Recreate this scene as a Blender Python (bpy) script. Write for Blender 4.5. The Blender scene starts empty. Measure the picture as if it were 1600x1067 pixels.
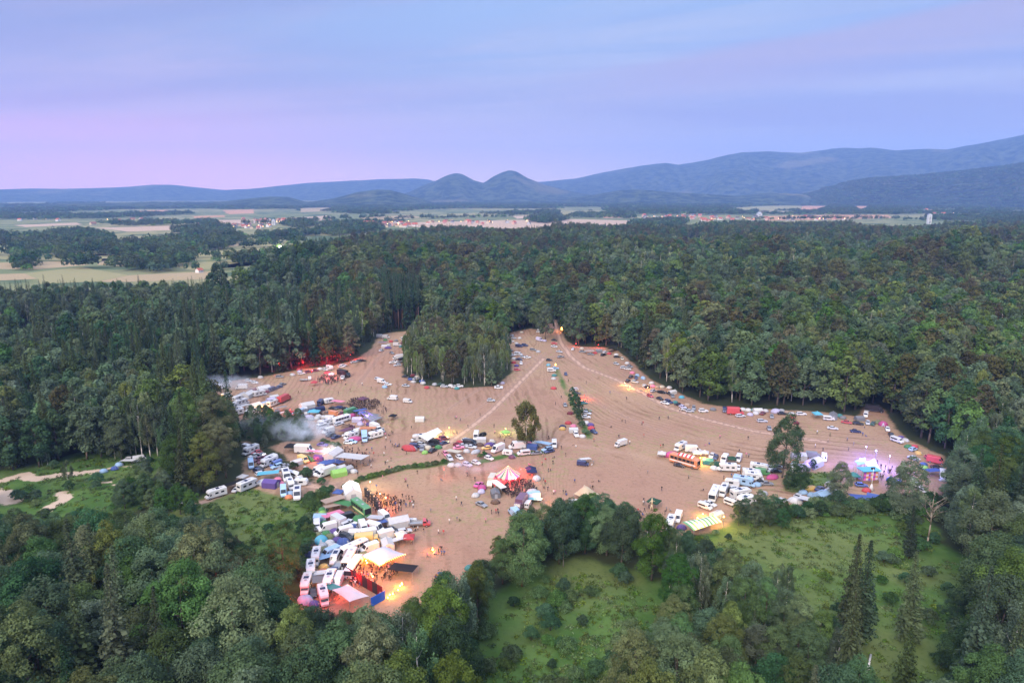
import bpy, math, random
import numpy as np
from mathutils import Vector, noise as mnoise
R = math.radians
random.seed(7)
RNG = np.random.default_rng(11)
SC = bpy.context.scene
COL = SC.collection
# ---------------------------------------------------------------- camera maths (photo pixels 1600 x 1067 -> points on the land)
F, CX, CY, PITCH, CAMH = 1066.67, 800.0, 533.5, R(12.3), 95.0
CP, SP = math.cos(PITCH), math.sin(PITCH)
def G(px, py, z=0.0):
    a, b = (px-CX)/F, (CY-py)/F
    dx, dy, dz = a, CP+b*SP, -SP+b*CP
    t = (z-CAMH)/dz
    return Vector((dx*t, dy*t, z))
def proj(x, y, z):
    zz = z-CAMH
    depth = y*CP-zz*SP
    up = y*SP+zz*CP
    return CX+F*x/depth, CY-F*up/depth
def GP(pts, z=0.0):
    return [tuple(G(a, b, z))[:2] for a, b in pts]
# ---------------------------------------------------------------- objects
def link(name, data, parent=None, loc=(0, 0, 0), rz=0.0, sc=None):
    o = bpy.data.objects.new(name, data)
    COL.objects.link(o)
    if parent is not None: o.parent = parent
    o.location = loc
    if rz: o.rotation_euler = (0, 0, rz)
    if sc is not None: o.scale = sc if not isinstance(sc, (int, float)) else (sc, sc, sc)
    return o
def structure(o): o['kind'] = 'structure'; return o
def stuff(o): o['kind'] = 'stuff'; return o
def tag(o, label, cat, group=None):
    o['label'] = label; o['category'] = cat
    if group: o['group'] = group
    return o
# ---------------------------------------------------------------- materials
def nt(name):
    m = bpy.data.materials.new(name); m.use_nodes = True
    t = m.node_tree; b = t.nodes['Principled BSDF']
    return m, t, b
def N(t, typ, **kw):
    n = t.nodes.new(typ)
    for k, v in kw.items(): setattr(n, k, v)
    return n
def math_node(t, op, a, b=None, clamp=False):
    n = N(t, 'ShaderNodeMath', operation=op, use_clamp=clamp)
    for i, v in enumerate((a, b)):
        if v is None: continue
        if isinstance(v, (int, float)): n.inputs[i].default_value = v
        else: t.links.new(v, n.inputs[i])
    return n.outputs[0]
def mixc(t, fac, a, b, mode='MIX'):
    n = N(t, 'ShaderNodeMix', data_type='RGBA', blend_type=mode)
    for i, v in ((0, fac), (6, a), (7, b)):
        if isinstance(v, (int, float)): n.inputs[i].default_value = v
        elif isinstance(v, tuple): n.inputs[i].default_value = (*v[:3], 1)
        else: t.links.new(v, n.inputs[i])
    return n.outputs[2]
def noise(t, scale, detail=3, vec=None, rough=.55, dist=0):
    n = N(t, 'ShaderNodeTexNoise'); n.inputs['Scale'].default_value = scale
    n.inputs['Detail'].default_value = detail; n.inputs['Roughness'].default_value = rough
    n.inputs['Distortion'].default_value = dist
    if vec is not None: t.links.new(vec, n.inputs['Vector'])
    return n.outputs['Fac']
def smooth(t, v, a, b):
    n = N(t, 'ShaderNodeMapRange', interpolation_type='SMOOTHSTEP')
    n.inputs['From Min'].default_value = a; n.inputs['From Max'].default_value = b
    t.links.new(v, n.inputs['Value']); return n.outputs[0]
def attr(t, name):
    n = N(t, 'ShaderNodeAttribute'); n.attribute_name = name; return n
def basic(name, col, rough=.7, var=.18, scale=1.5, metal=0, spec=.3):
    m, t, b = nt(name)
    co = N(t, 'ShaderNodeTexCoord').outputs['Object']
    f = noise(t, scale, 3, co)
    c = mixc(t, f, tuple(x*(1-var) for x in col), tuple(min(1, x*(1+var)) for x in col))
    t.links.new(c, b.inputs['Base Color'])
    b.inputs['Roughness'].default_value = rough; b.inputs['Metallic'].default_value = metal
    b.inputs['Specular IOR Level'].default_value = spec
    return m
def objcol(name, rough, var=.12, scale=1.2, spec=.4, coat=0.0, trans=0.0):
    m, t, b = nt(name)
    oi = N(t, 'ShaderNodeObjectInfo')
    co = N(t, 'ShaderNodeTexCoord').outputs['Object']
    f = noise(t, scale, 3, co)
    k = N(t, 'ShaderNodeMapRange'); k.inputs['To Min'].default_value = 1-var*1.6; k.inputs['To Max'].default_value = 1+var*.6
    t.links.new(f, k.inputs['Value'])
    hs = N(t, 'ShaderNodeHueSaturation'); t.links.new(oi.outputs['Color'], hs.inputs['Color']); t.links.new(k.outputs[0], hs.inputs['Value'])
    t.links.new(hs.outputs[0], b.inputs['Base Color'])
    b.inputs['Roughness'].default_value = rough; b.inputs['Specular IOR Level'].default_value = spec
    b.inputs['Coat Weight'].default_value = coat
    if trans:
        tr = N(t, 'ShaderNodeBsdfTranslucent'); t.links.new(hs.outputs[0], tr.inputs['Color'])
        mx = N(t, 'ShaderNodeMixShader'); mx.inputs[0].default_value = trans
        out = t.nodes['Material Output']
        t.links.new(b.outputs[0], mx.inputs[1]); t.links.new(tr.outputs[0], mx.inputs[2]); t.links.new(mx.outputs[0], out.inputs['Surface'])
    return m
def glow(name, col, strength):
    m, t, b = nt(name)
    b.inputs['Base Color'].default_value = (*col, 1); b.inputs['Emission Color'].default_value = (*col, 1)
    b.inputs['Emission Strength'].default_value = strength
    return m
def leafmat(name, col, dhue=.03, dval=.35):
    m, t, b = nt(name)
    oi = N(t, 'ShaderNodeObjectInfo'); at = attr(t, 'leaf')
    hs = N(t, 'ShaderNodeHueSaturation'); hs.inputs['Color'].default_value = (*col, 1)
    h = N(t, 'ShaderNodeMapRange'); h.inputs['To Min'].default_value = .5-dhue; h.inputs['To Max'].default_value = .5+dhue
    t.links.new(oi.outputs['Random'], h.inputs['Value']); t.links.new(h.outputs[0], hs.inputs['Hue'])
    r2 = math_node(t, 'FRACT', math_node(t, 'MULTIPLY', oi.outputs['Random'], 7.31))
    v = math_node(t, 'ADD', math_node(t, 'MULTIPLY', r2, dval*2), 1-dval)
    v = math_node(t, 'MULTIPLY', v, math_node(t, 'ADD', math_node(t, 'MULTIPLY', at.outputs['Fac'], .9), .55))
    t.links.new(v, hs.inputs['Value'])
    r3 = math_node(t, 'FRACT', math_node(t, 'MULTIPLY', oi.outputs['Random'], 23.7))
    t.links.new(math_node(t, 'ADD', math_node(t, 'MULTIPLY', r3, .4), .7), hs.inputs['Saturation'])
    d = N(t, 'ShaderNodeBsdfDiffuse'); tr = N(t, 'ShaderNodeBsdfTranslucent'); mx = N(t, 'ShaderNodeMixShader')
    mx.inputs[0].default_value = .3
    t.links.new(hs.outputs[0], d.inputs[0]); t.links.new(hs.outputs[0], tr.inputs[0])
    t.links.new(d.outputs[0], mx.inputs[1]); t.links.new(tr.outputs[0], mx.inputs[2])
    t.links.new(mx.outputs[0], t.nodes['Material Output'].inputs['Surface'])
    t.nodes.remove(b)
    return m
# ---------------------------------------------------------------- mesh builder
class MB:
    def __init__(s): s.v = []; s.f = []; s.m = []; s.sm = []
    def face(s, pts, mi=0, sm=False):
        i = len(s.v); s.v += [tuple(p) for p in pts]; s.f.append(tuple(range(i, i+len(pts)))); s.m.append(mi); s.sm.append(sm)
    def box(s, c, d, mi=0, rz=0, taper=1.0):
        cx, cy, cz = c; hx, hy, hz = d[0]/2, d[1]/2, d[2]/2
        cr, sr = math.cos(rz), math.sin(rz); i = len(s.v)
        for dz, k in ((-hz, 1), (hz, taper)):
            for ax, ay in ((-hx, -hy), (hx, -hy), (hx, hy), (-hx, hy)):
                ax *= k; ay *= k
                s.v.append((cx+ax*cr-ay*sr, cy+ax*sr+ay*cr, cz+dz))
        for q in ((3, 2, 1, 0), (4, 5, 6, 7), (0, 1, 5, 4), (1, 2, 6, 5), (2, 3, 7, 6), (3, 0, 4, 7)):
            s.f.append(tuple(i+k for k in q)); s.m.append(mi); s.sm.append(False)
    def rings(s, rs, mi=0, closed=True, cap=True, sm=False):
        n = len(rs[0]); i = len(s.v)
        for r in rs: s.v += [tuple(p) for p in r]
        for a in range(len(rs)-1):
            for k in range(n if closed else n-1):
                k2 = (k+1) % n
                s.f.append((i+a*n+k, i+a*n+k2, i+(a+1)*n+k2, i+(a+1)*n+k)); s.m.append(mi if not callable(mi) else mi(a, k)); s.sm.append(sm)
        if cap:
            c = mi if not callable(mi) else mi(-1, 0)
            s.f.append(tuple(i+k for k in reversed(range(n)))); s.m.append(c); s.sm.append(False)
            s.f.append(tuple(i+(len(rs)-1)*n+k for k in range(n))); s.m.append(c); s.sm.append(False)
    def tube(s, p0, p1, r0, r1=None, n=6, mi=0, sm=True):
        r1 = r0 if r1 is None else r1
        p0, p1 = Vector(p0), Vector(p1); d = (p1-p0).normalized()
        a = d.orthogonal().normalized(); b = d.cross(a)
        rs = []
        for p, r in ((p0, r0), (p1, r1)):
            rs.append([p+(a*math.cos(k*2*math.pi/n)+b*math.sin(k*2*math.pi/n))*r for k in range(n)])
        s.rings(rs, mi, sm=sm)
    def add(s, o, mi_map=None):
        i = len(s.v); s.v += o.v; s.f += [tuple(k+i for k in f) for f in o.f]
        s.m += [mi_map[k] if mi_map else k for k in o.m]; s.sm += o.sm
    def mesh(s, name, mats):
        me = bpy.data.meshes.new(name); me.from_pydata(s.v, [], s.f)
        for m in mats: me.materials.append(m)
        me.polygons.foreach_set('material_index', s.m); me.polygons.foreach_set('use_smooth', s.sm)
        me.update(); return me
def inpoly(X, Y, poly):
    X = np.asarray(X, float); Y = np.asarray(Y, float); c = np.zeros(X.shape, bool); n = len(poly)
    for i in range(n):
        x1, y1 = poly[i]; x2, y2 = poly[(i+1) % n]
        if y1 == y2: continue
        k = ((y1 > Y) != (y2 > Y)) & (X < (x2-x1)*(Y-y1)/(y2-y1)+x1)
        c ^= k
    return c
def segdist(X, Y, line, closed=False):
    d = np.full(np.shape(X), 1e9); n = len(line)
    for i in range(n if closed else n-1):
        x1, y1 = line[i]; x2, y2 = line[(i+1) % n]
        vx, vy = x2-x1, y2-y1; L = vx*vx+vy*vy+1e-9
        t = np.clip(((X-x1)*vx+(Y-y1)*vy)/L, 0, 1)
        d = np.minimum(d, np.hypot(X-x1-t*vx, Y-y1-t*vy))
    return d
def sdist(X, Y, poly):
    d = segdist(X, Y, poly, True); return np.where(inpoly(X, Y, poly), d, -d)
# ---------------------------------------------------------------- the land, traced in the photo and put on the ground
P_FIELD = [(300, 630), (312, 612), (345, 598), (400, 590), (440, 583), (470, 577), (520, 572), (555, 562), (580, 545), (588, 530), (600, 521), (630, 518), (652, 514), (645, 528), (628, 555), (630, 588), (660, 602), (720, 607), (775, 603), (800, 582), (800, 556), (786, 532), (800, 519), (830, 513), (848, 518), (856, 500), (868, 500), (885, 533), (900, 541), (945, 543), (965, 548), (990, 568), (1012, 590), (1042, 605), (1070, 618), (1100, 631), (1150, 637), (1200, 639), (1260, 642), (1300, 645), (1340, 651), (1352, 636), (1374, 632), (1386, 650), (1397, 665), (1412, 683), (1442, 698), (1474, 712), (1486, 735), (1484, 762), (1440, 782), (1390, 783), (1300, 786), (1240, 796), (1195, 798), (1160, 800), (1140, 816), (1120, 832), (1060, 838), (1000, 835), (930, 822), (880, 822), (830, 838), (790, 862), (755, 890), (728, 910), (700, 932), (640, 958), (600, 968), (555, 960), (500, 955), (478, 948), (480, 900), (488, 850), (490, 812), (500, 792), (515, 775), (520, 762), (500, 752), (470, 735), (440, 710), (422, 698), (445, 690), (482, 690), (494, 684), (486, 668), (466, 655), (440, 651), (400, 654), (372, 662), (355, 668), (345, 656), (320, 650)]
P_STRIP = [(376, 688), (394, 690), (440, 722), (480, 750), (512, 756), (505, 768), (478, 776), (462, 786), (440, 778), (400, 766), (384, 762), (332, 785), (284, 800), (284, 788), (325, 776), (372, 745), (382, 715)]
P_MEADOW_L = [(300, 800), (332, 787), (384, 764), (440, 779), (478, 778), (498, 782), (490, 805), (487, 850), (478, 905), (440, 895), (400, 865), (360, 850), (310, 830)]
P_MEADOW_P = [(-60, 760), (0, 745), (60, 735), (140, 712), (215, 708), (240, 720), (232, 762), (195, 786), (150, 806), (80, 808), (30, 785), (-60, 780)]
P_MEADOW_R = [(1085, 868), (1130, 845), (1165, 818), (1200, 806), (1300, 803), (1400, 800), (1425, 820), (1415, 868), (1380, 920), (1330, 950), (1230, 950), (1160, 935), (1105, 905)]
P_MEADOW_C = [(745, 1100), (735, 1045), (765, 985), (815, 935), (855, 903), (900, 893), (955, 905), (1000, 925), (1038, 955), (1048, 1005), (1015, 1040), (965, 1060), (950, 1100)]
P_CLEAR_R = [(1400, 868), (1450, 858), (1490, 880), (1545, 895), (1560, 955), (1490, 1000), (1450, 1100), (1330, 1100), (1290, 1010), (1310, 965), (1395, 915)]
P_PALE_L = [(-80, 523), (0, 518), (60, 513), (172, 508), (165, 522), (110, 536), (60, 548), (30, 552), (-80, 548)]
P_ISLE = [(1228, 768), (1222, 750), (1240, 738), (1300, 738), (1312, 745), (1290, 758), (1255, 770)]
OPEN = [P_FIELD, P_STRIP, P_MEADOW_L, P_MEADOW_P, P_MEADOW_R, P_MEADOW_C, P_CLEAR_R, P_PALE_L]
P_FARCLEAR = [[(1318, 402), (1365, 402), (1400, 408), (1372, 430), (1322, 432)], [(1065, 374), (1098, 374), (1090, 392), (1060, 390)], [(826, 462), (846, 462), (846, 500), (832, 500)]]
TRACKS = [([(862, 480), (866, 505), (876, 535), (892, 557), (912, 574), (960, 592), (1000, 612), (1042, 636), (1100, 655), (1180, 674), (1290, 690)], 1.8, .78),
          ([(850, 560), (822, 588), (796, 614), (768, 642), (735, 668), (690, 700)], 1.4, .8),
          ([(800, 552), (850, 558), (876, 556)], 1.3, .6),
          ([(520, 762), (560, 735), (640, 715), (740, 700), (860, 690), (980, 708), (1100, 740)], 2.6, .35),
          ([(700, 640), (760, 600), (812, 572), (852, 552)], 1.0, .6), ([(640, 690), (700, 668), (790, 610), (846, 556)], .9, .5), ([(900, 600), (950, 640), (1040, 676), (1180, 700), (1300, 712)], 1.1, .55), ([(920, 590), (1000, 632), (1100, 664), (1230, 690)], .9, .5), ([(560, 600), (590, 560), (622, 540), (650, 515)], 2.0, .5),
          ([(395, 700), (440, 738), (478, 758), (520, 762)], 2.4, .8), ([(284, 796), (330, 780), (375, 755), (430, 755)], 2.0, .8)]
PATHS = [([(-60, 762), (0, 752), (38, 741), (46, 747), (62, 748), (90, 742), (140, 738), (146, 737)], 1.7, 1), ([(150, 738), (175, 730), (215, 728)], .9, .6), ([(-20, 768), (5, 772), (20, 782)], 2.6, 1), ([(70, 800), (76, 792), (92, 786), (104, 778), (95, 770)], 1.4, 1), ([(160, 752), (190, 758), (220, 752)], .8, .7)]
FAR_EDGE = [(-400, 452), (0, 446), (170, 440), (330, 432), (430, 408), (455, 398), (480, 372), (600, 362), (700, 352), (800, 356), (870, 350), (960, 350), (1075, 350), (1100, 347), (1250, 343), (1400, 352), (1600, 346), (2000, 346)]
# ================================================================ GROUND
def ground_material():
    m, t, b = nt('land')
    co = N(t, 'ShaderNodeTexCoord').outputs['Object']
    fl, me_, tr, row, pth = (attr(t, n).outputs['Fac'] for n in ('field', 'meadow', 'track', 'row', 'path'))
    big, mid, fine = noise(t, .018, 4, co), noise(t, .11, 4, co), noise(t, .9, 3, co)
    vfine = noise(t, 3.2, 2, co)
    soil = mixc(t, smooth(t, big, .38, .64), (.285, .172, .118), (.300, .200, .126))
    soil = mixc(t, math_node(t, 'MULTIPLY', smooth(t, mid, .5, .72), .75), soil, (.25, .145, .10))
    soil = mixc(t, math_node(t, 'MULTIPLY', smooth(t, fine, .52, .68), .7), soil, (.20, .125, .08))
    soil = mixc(t, math_node(t, 'MULTIPLY', smooth(t, vfine, .58, .72), .5), soil, (.46, .33, .22))
    # mowing rows
    sx_ = N(t, 'ShaderNodeSeparateXYZ'); t.links.new(co, sx_.inputs[0]); ysep = sx_.outputs[1]
    rw = math_node(t, 'ADD', row, math_node(t, 'MULTIPLY', mid, 5.0))
    w1 = math_node(t, 'SINE', math_node(t, 'MULTIPLY', rw, 2*math.pi/4.6))
    rowmask = math_node(t, 'MULTIPLY', smooth(t, w1, .2, .98), smooth(t, noise(t, .03, 4, co), .47, .66))
    soil = mixc(t, math_node(t, 'MULTIPLY', math_node(t, 'MULTIPLY', rowmask, smooth(t, fine, .25, .5)), .9), soil, (.17, .10, .062))
    w2 = math_node(t, 'SINE', math_node(t, 'MULTIPLY', rw, 2*math.pi/2.5))
    soil = mixc(t, math_node(t, 'MULTIPLY', math_node(t, 'MULTIPLY', smooth(t, w2, .1, .9), math_node(t, 'MULTIPLY', smooth(t, noise(t, .02, 4, co), .38, .6), math_node(t, 'ADD', math_node(t, 'MULTIPLY', smooth(t, ysep, 205, 290), .8), .2))), .6), soil, (.205, .125, .082))
    # dry tufts
    tuft = math_node(t, 'MULTIPLY', smooth(t, noise(t, .035, 4, co), .44, .60), smooth(t, noise(t, .45, 3, co), .5, .62))
    soil = mixc(t, math_node(t, 'MULTIPLY', tuft, .6), soil, (.22, .20, .085))
    # tracks : pale wheel ruts
    e = math_node(t, 'ADD', tr, math_node(t, 'MULTIPLY', math_node(t, 'SUBTRACT', fine, .5), .5))
    soil = mixc(t, math_node(t, 'MULTIPLY', smooth(t, e, .15, .6), .7), soil, (.46, .31, .235))
    rut = math_node(t, 'MULTIPLY', smooth(t, e, .28, .4), math_node(t, 'SUBTRACT', 1.0, smooth(t, e, .5, .62)))
    soil = mixc(t, math_node(t, 'MULTIPLY', rut, .6), soil, (.18, .115, .08))
    grass = mixc(t, smooth(t, mid, .35, .65), (.042, .092, .019), (.072, .128, .030))
    grass = mixc(t, math_node(t, 'MULTIPLY', smooth(t, big, .47, .6), .6), grass, (.125, .140, .050))
    grass = mixc(t, math_node(t, 'MULTIPLY', smooth(t, fine, .5, .7), .5), grass, (.045, .075, .02))
    floor = mixc(t, mid, (.022, .034, .014), (.042, .046, .022))
    wob = math_node(t, 'MULTIPLY', math_node(t, 'SUBTRACT', mid, .5), 9.0)
    wob2 = math_node(t, 'MULTIPLY', math_node(t, 'SUBTRACT', fine, .5), 3.0)
    c = mixc(t, smooth(t, math_node(t, 'ADD', me_, wob), -9, -5), floor, grass)
    ff = math_node(t, 'ADD', math_node(t, 'ADD', fl, math_node(t, 'MULTIPLY', wob, .5)), wob2)
    c = mixc(t, smooth(t, ff, -1.2, 1.0), c, soil)
    pe = math_node(t, 'ADD', pth, math_node(t, 'MULTIPLY', math_node(t, 'SUBTRACT', fine, .5), .6))
    c = mixc(t, smooth(t, pe, .25, .5), c, mixc(t, vfine, (.36, .27, .19), (.5, .39, .29)))
    t.links.new(c, b.inputs['Base Color']); b.inputs['Roughness'].default_value = .95; b.inputs['Specular IOR Level'].default_value = .1
    bp = N(t, 'ShaderNodeBump'); bp.inputs['Strength'].default_value = .5; bp.inputs['Distance'].default_value = .25
    t.links.new(math_node(t, 'ADD', fine, math_node(t, 'MULTIPLY', rowmask, .6)), bp.inputs['Height']); t.links.new(bp.outputs[0], b.inputs['Normal'])
    return m
M_LAND = ground_material()
def build_land():
    x0, x1, y0, y1, s = -420, 430, 62, 580, 2.0
    xs = np.arange(x0, x1+s, s); ys = np.arange(y0, y1+s, s)
    X, Y = np.meshgrid(xs, ys)
    W = {k: GP(p) for k, p in (('f', P_FIELD), ('s', P_STRIP), ('l', P_MEADOW_L), ('p', P_MEADOW_P), ('r', P_MEADOW_R), ('c', P_MEADOW_C), ('q', P_CLEAR_R), ('w', P_PALE_L), ('i', P_ISLE))}
    isle = sdist(X, Y, W['i'])
    fld = np.maximum(sdist(X, Y, W['f']), sdist(X, Y, W['s'])-1.0); fld = np.maximum(fld, sdist(X, Y, W['w']))
    fld = np.where(isle > 0, -isle, np.where(fld > 0, np.minimum(fld, -isle), fld))
    hedge = GP([(565, 749), (600, 741), (637, 731), (665, 729), (700, 723)]); fld = np.minimum(fld, segdist(X, Y, hedge)-1.6)
    hedge2 = GP([(868, 575), (880, 600), (897, 635), (912, 665), (922, 685)]); fld = np.minimum(fld, segdist(X, Y, hedge2)-1.2)
    hedge3 = GP([(745, 722), (790, 712), (850, 706)]); fld = np.minimum(fld, segdist(X, Y, hedge3)-2.0)
    mdw = np.maximum.reduce([sdist(X, Y, W[k]) for k in 'lprcq']+[isle, 4-segdist(X, Y, hedge), 2.4-segdist(X, Y, hedge2), 2.6-segdist(X, Y, hedge3)])
    trk = np.maximum.reduce([np.clip(1-segdist(X, Y, GP(l))/(w*2), 0, 1)*a for l, w, a in TRACKS])
    pth = np.maximum.reduce([np.clip(1-segdist(X, Y, GP(l))/(w*2), 0, 1)*a for l, w, a in PATHS])
    edge = GP([(876, 520), (905, 560), (960, 592), (1042, 636), (1180, 674), (1350, 690), (1500, 700)])
    rr = segdist(X, Y, edge)
    tilt = X*.95+Y*.12
    kx = np.clip((X-(10+(Y-200)*.02))/14, 0, 1)
    row = tilt*(1-kx)+rr*kx
    Z = np.zeros_like(X)
    verts = np.stack([X.ravel(), Y.ravel(), Z.ravel()], 1)
    ny, nx = X.shape
    idx = np.arange(nx*ny).reshape(ny, nx)
    quads = np.stack([idx[:-1, :-1], idx[:-1, 1:], idx[1:, 1:], idx[1:, :-1]], -1).reshape(-1, 4)
    cen = lambda A: ((A[:-1, :-1]+A[1:, 1:])/2).ravel()
    cf, cm, cp, ct = cen(fld), cen(mdw), cen(pth), cen(trk)
    rt = ((1-segdist(X, Y, GP(TRACKS[0][0]))/4.6))
    cls = np.zeros(len(quads), int)
    cls[cm > 0] = 2; cls[cf > 0] = 1; cls[cp > .35] = 3; cls[(cen(rt) > .5) & (cf > 0)] = 4
    for k, nm in ((0, 'forest_floor'), (1, 'field'), (2, 'meadow'), (3, 'footpath'), (4, 'dirt_track')):
        q = quads[cls == k]; used, inv = np.unique(q, return_inverse=True)
        me = bpy.data.meshes.new(nm); me.from_pydata(verts[used].tolist(), [], inv.reshape(-1, 4).tolist())
        for an, A in (('field', fld), ('meadow', mdw), ('track', trk), ('row', row), ('path', pth)):
            a = me.attributes.new(an, 'FLOAT', 'POINT'); a.data.foreach_set('value', A.ravel()[used].astype(np.float32))
        me.materials.append(M_LAND); structure(link(nm, me))
build_land()
# far land : one great sheet to the horizon
def plain_material():
    m, t, b = nt('plain')
    co = N(t, 'ShaderNodeTexCoord').outputs['Object']
    a, c2, c3 = noise(t, .0016, 4, co), noise(t, .009, 4, co), noise(t, .05, 3, co)
    c = mixc(t, smooth(t, a, .4, .6), (.16, .185, .095), (.27, .25, .135))
    c = mixc(t, smooth(t, c2, .5, .6), c, (.085, .12, .068))
    c = mixc(t, math_node(t, 'MULTIPLY', c3, .35), c, (.045, .065, .035))
    t.links.new(c, b.inputs['Base Color']); b.inputs['Roughness'].default_value = 1; b.inputs['Specular IOR Level'].default_value = 0
    return m
def build_plain():
    rs = [4, 60, 200, 500, 900, 1500, 2500, 4000, 6500, 10000, 14400]; n = 96; mb = MB()
    vs = []; fs = []
    for r in rs: vs += [(r*math.sin(k*2*math.pi/n), r*math.cos(k*2*math.pi/n), -.15) for k in range(n)]
    for a in range(len(rs)-1):
        for k in range(n): fs.append((a*n+k, (a+1)*n+k, (a+1)*n+(k+1) % n, a*n+(k+1) % n))
    me = bpy.data.meshes.new('plain'); me.from_pydata(vs, [], fs); me.materials.append(plain_material()); structure(link('plain', me))
build_plain()
def field_mat(name, a, b_):
    m, t, b = nt(name); co = N(t, 'ShaderNodeTexCoord').outputs['Object']
    w = N(t, 'ShaderNodeTexWave'); w.inputs['Scale'].default_value = .03; w.inputs['Distortion'].default_value = 2; w.inputs['Detail'].default_value = 3
    t.links.new(co, w.inputs['Vector'])
    c = mixc(t, math_node(t, 'MULTIPLY', w.outputs['Fac'], .5), mixc(t, noise(t, .012, 4, co), a, b_), b_)
    t.links.new(c, b.inputs['Base Color']); b.inputs['Roughness'].default_value = 1; b.inputs['Specular IOR Level'].default_value = 0
    return m
FM = {'t': field_mat('stubble', (.34, .26, .16), (.27, .22, .13)), 'g': field_mat('pasture', (.20, .21, .10), (.26, .23, .125)), 'p': field_mat('pale_stubble', (.42, .32, .23), (.35, .26, .19)), 'o': field_mat('ripe_crop', (.42, .25, .15), (.36, .21, .13))}
FAR_FIELDS = [('t', [(-60, 430), (40, 427), (60, 436), (-60, 441)]), ('g', [(40, 427), (130, 417), (200, 430), (150, 440), (62, 444), (60, 436)]), ('t', [(200, 430), (330, 424), (325, 436), (180, 441), (152, 440)]), ('g', [(255, 412), (350, 408), (420, 396), (452, 400), (380, 417), (300, 423)]), ('t', [(160, 404), (230, 404), (250, 410), (200, 416), (150, 414)]), ('g', [(-60, 386), (60, 390), (150, 395), (200, 401), (160, 408), (60, 406), (-60, 404)]), ('g', [(285, 396), (380, 390), (462, 380), (445, 392), (352, 405), (280, 408)]), ('t', [(-60, 412), (100, 408), (140, 414), (60, 421), (-60, 420)]), ('g', [(372, 374), (440, 371), (470, 374), (430, 385), (370, 388)]), ('p', [(338, 344), (420, 343), (515, 337), (518, 345), (440, 348.5), (340, 350)]), ('p', [(600, 352), (650, 347.5), (760, 345), (880, 342.5), (1000, 345), (975, 352), (800, 358), (690, 357)]), ('g', [(1138, 326), (1190, 322.5), (1252, 320.5), (1250, 327), (1165, 332)]), ('o', [(1254, 322), (1300, 320), (1362, 319.5), (1352, 328), (1295, 332), (1248, 331)]), ('o', [(1398, 320.5), (1492, 319.5), (1492, 324), (1410, 325.5)]), ('o', [(1195, 338), (1300, 336), (1388, 336), (1392, 341), (1200, 345)]), ('o', [(218, 329.5), (262, 328), (262, 333), (222, 335)]), ('o', [(348, 328.5), (396, 327.5), (397, 333.5), (356, 335)]), ('p', [(150, 356), (300, 352), (322, 358), (200, 362)]), ('g', [(432, 358), (520, 352), (545, 355), (470, 362)]), ('t', [(470, 326), (520, 324), (515, 330), (470, 332)]), ('g', [(870, 331), (940, 330), (955, 334), (880, 337)]), ('t', [(1190, 329), (1240, 331), (1240, 334), (1180, 334)]), ('t', [(0, 366), (30, 365), (30, 370), (0, 371)]), ('g', [(1318, 402), (1365, 402), (1400, 408), (1372, 430), (1322, 432)]), ('t', [(1065, 376), (1096, 376), (1090, 388), (1062, 388)]), ('t', [(560, 340), (640, 336), (660, 340), (580, 345)]), ('p', [(20, 352), (120, 348), (130, 351), (40, 355)]), ('g', [(-40, 372), (70, 368), (80, 371), (-40, 376)]), ('t', [(330, 384), (395, 378), (410, 381), (340, 388)]), ('p', [(90, 400), (170, 396), (180, 398), (110, 403)]), ('g', [(230, 388), (300, 384), (300, 388), (240, 392)]), ('t', [(-40, 335), (60, 332), (70, 334.5), (-40, 338)]), ('g', [(100, 334), (200, 331), (210, 334), (120, 338)]), ('o', [(300, 338), (350, 336.5), (352, 339), (305, 341)]), ('p', [(390, 405), (440, 400), (446, 403), (400, 409)]), ('g', [(330, 416), (420, 406), (425, 411), (340, 421)]), ('g', [(700, 334), (780, 332), (790, 335), (710, 337)]), ('o', [(940, 338), (990, 337), (992, 340), (945, 341)]), ('t', [(1060, 332), (1120, 331), (1122, 334), (1065, 335)]), ('g', [(1400, 329), (1490, 327), (1495, 331), (1410, 333)]), ('p', [(800, 338), (860, 336), (880, 339), (810, 342)])]
for k, pl in FAR_FIELDS:
    w = GP(pl); out = []
    for i in range(len(w)):
        a, b = Vector(w[i]), Vector(w[(i+1) % len(w)]); L = (b-a).length; n = max(1, int(L/40))
        for j in range(n):
            p = a.lerp(b, j/n); q = mnoise.noise_vector((p.x*.01, p.y*.01, 3))*min(L*.05, 12); out.append((p.x+q.x, p.y+q.y, 0.0))
    me = bpy.data.meshes.new('stubble_field'); me.from_pydata(out, [], [tuple(range(len(out)))]); me.materials.append(FM[k])
    structure(link('farm_field', me))
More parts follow.
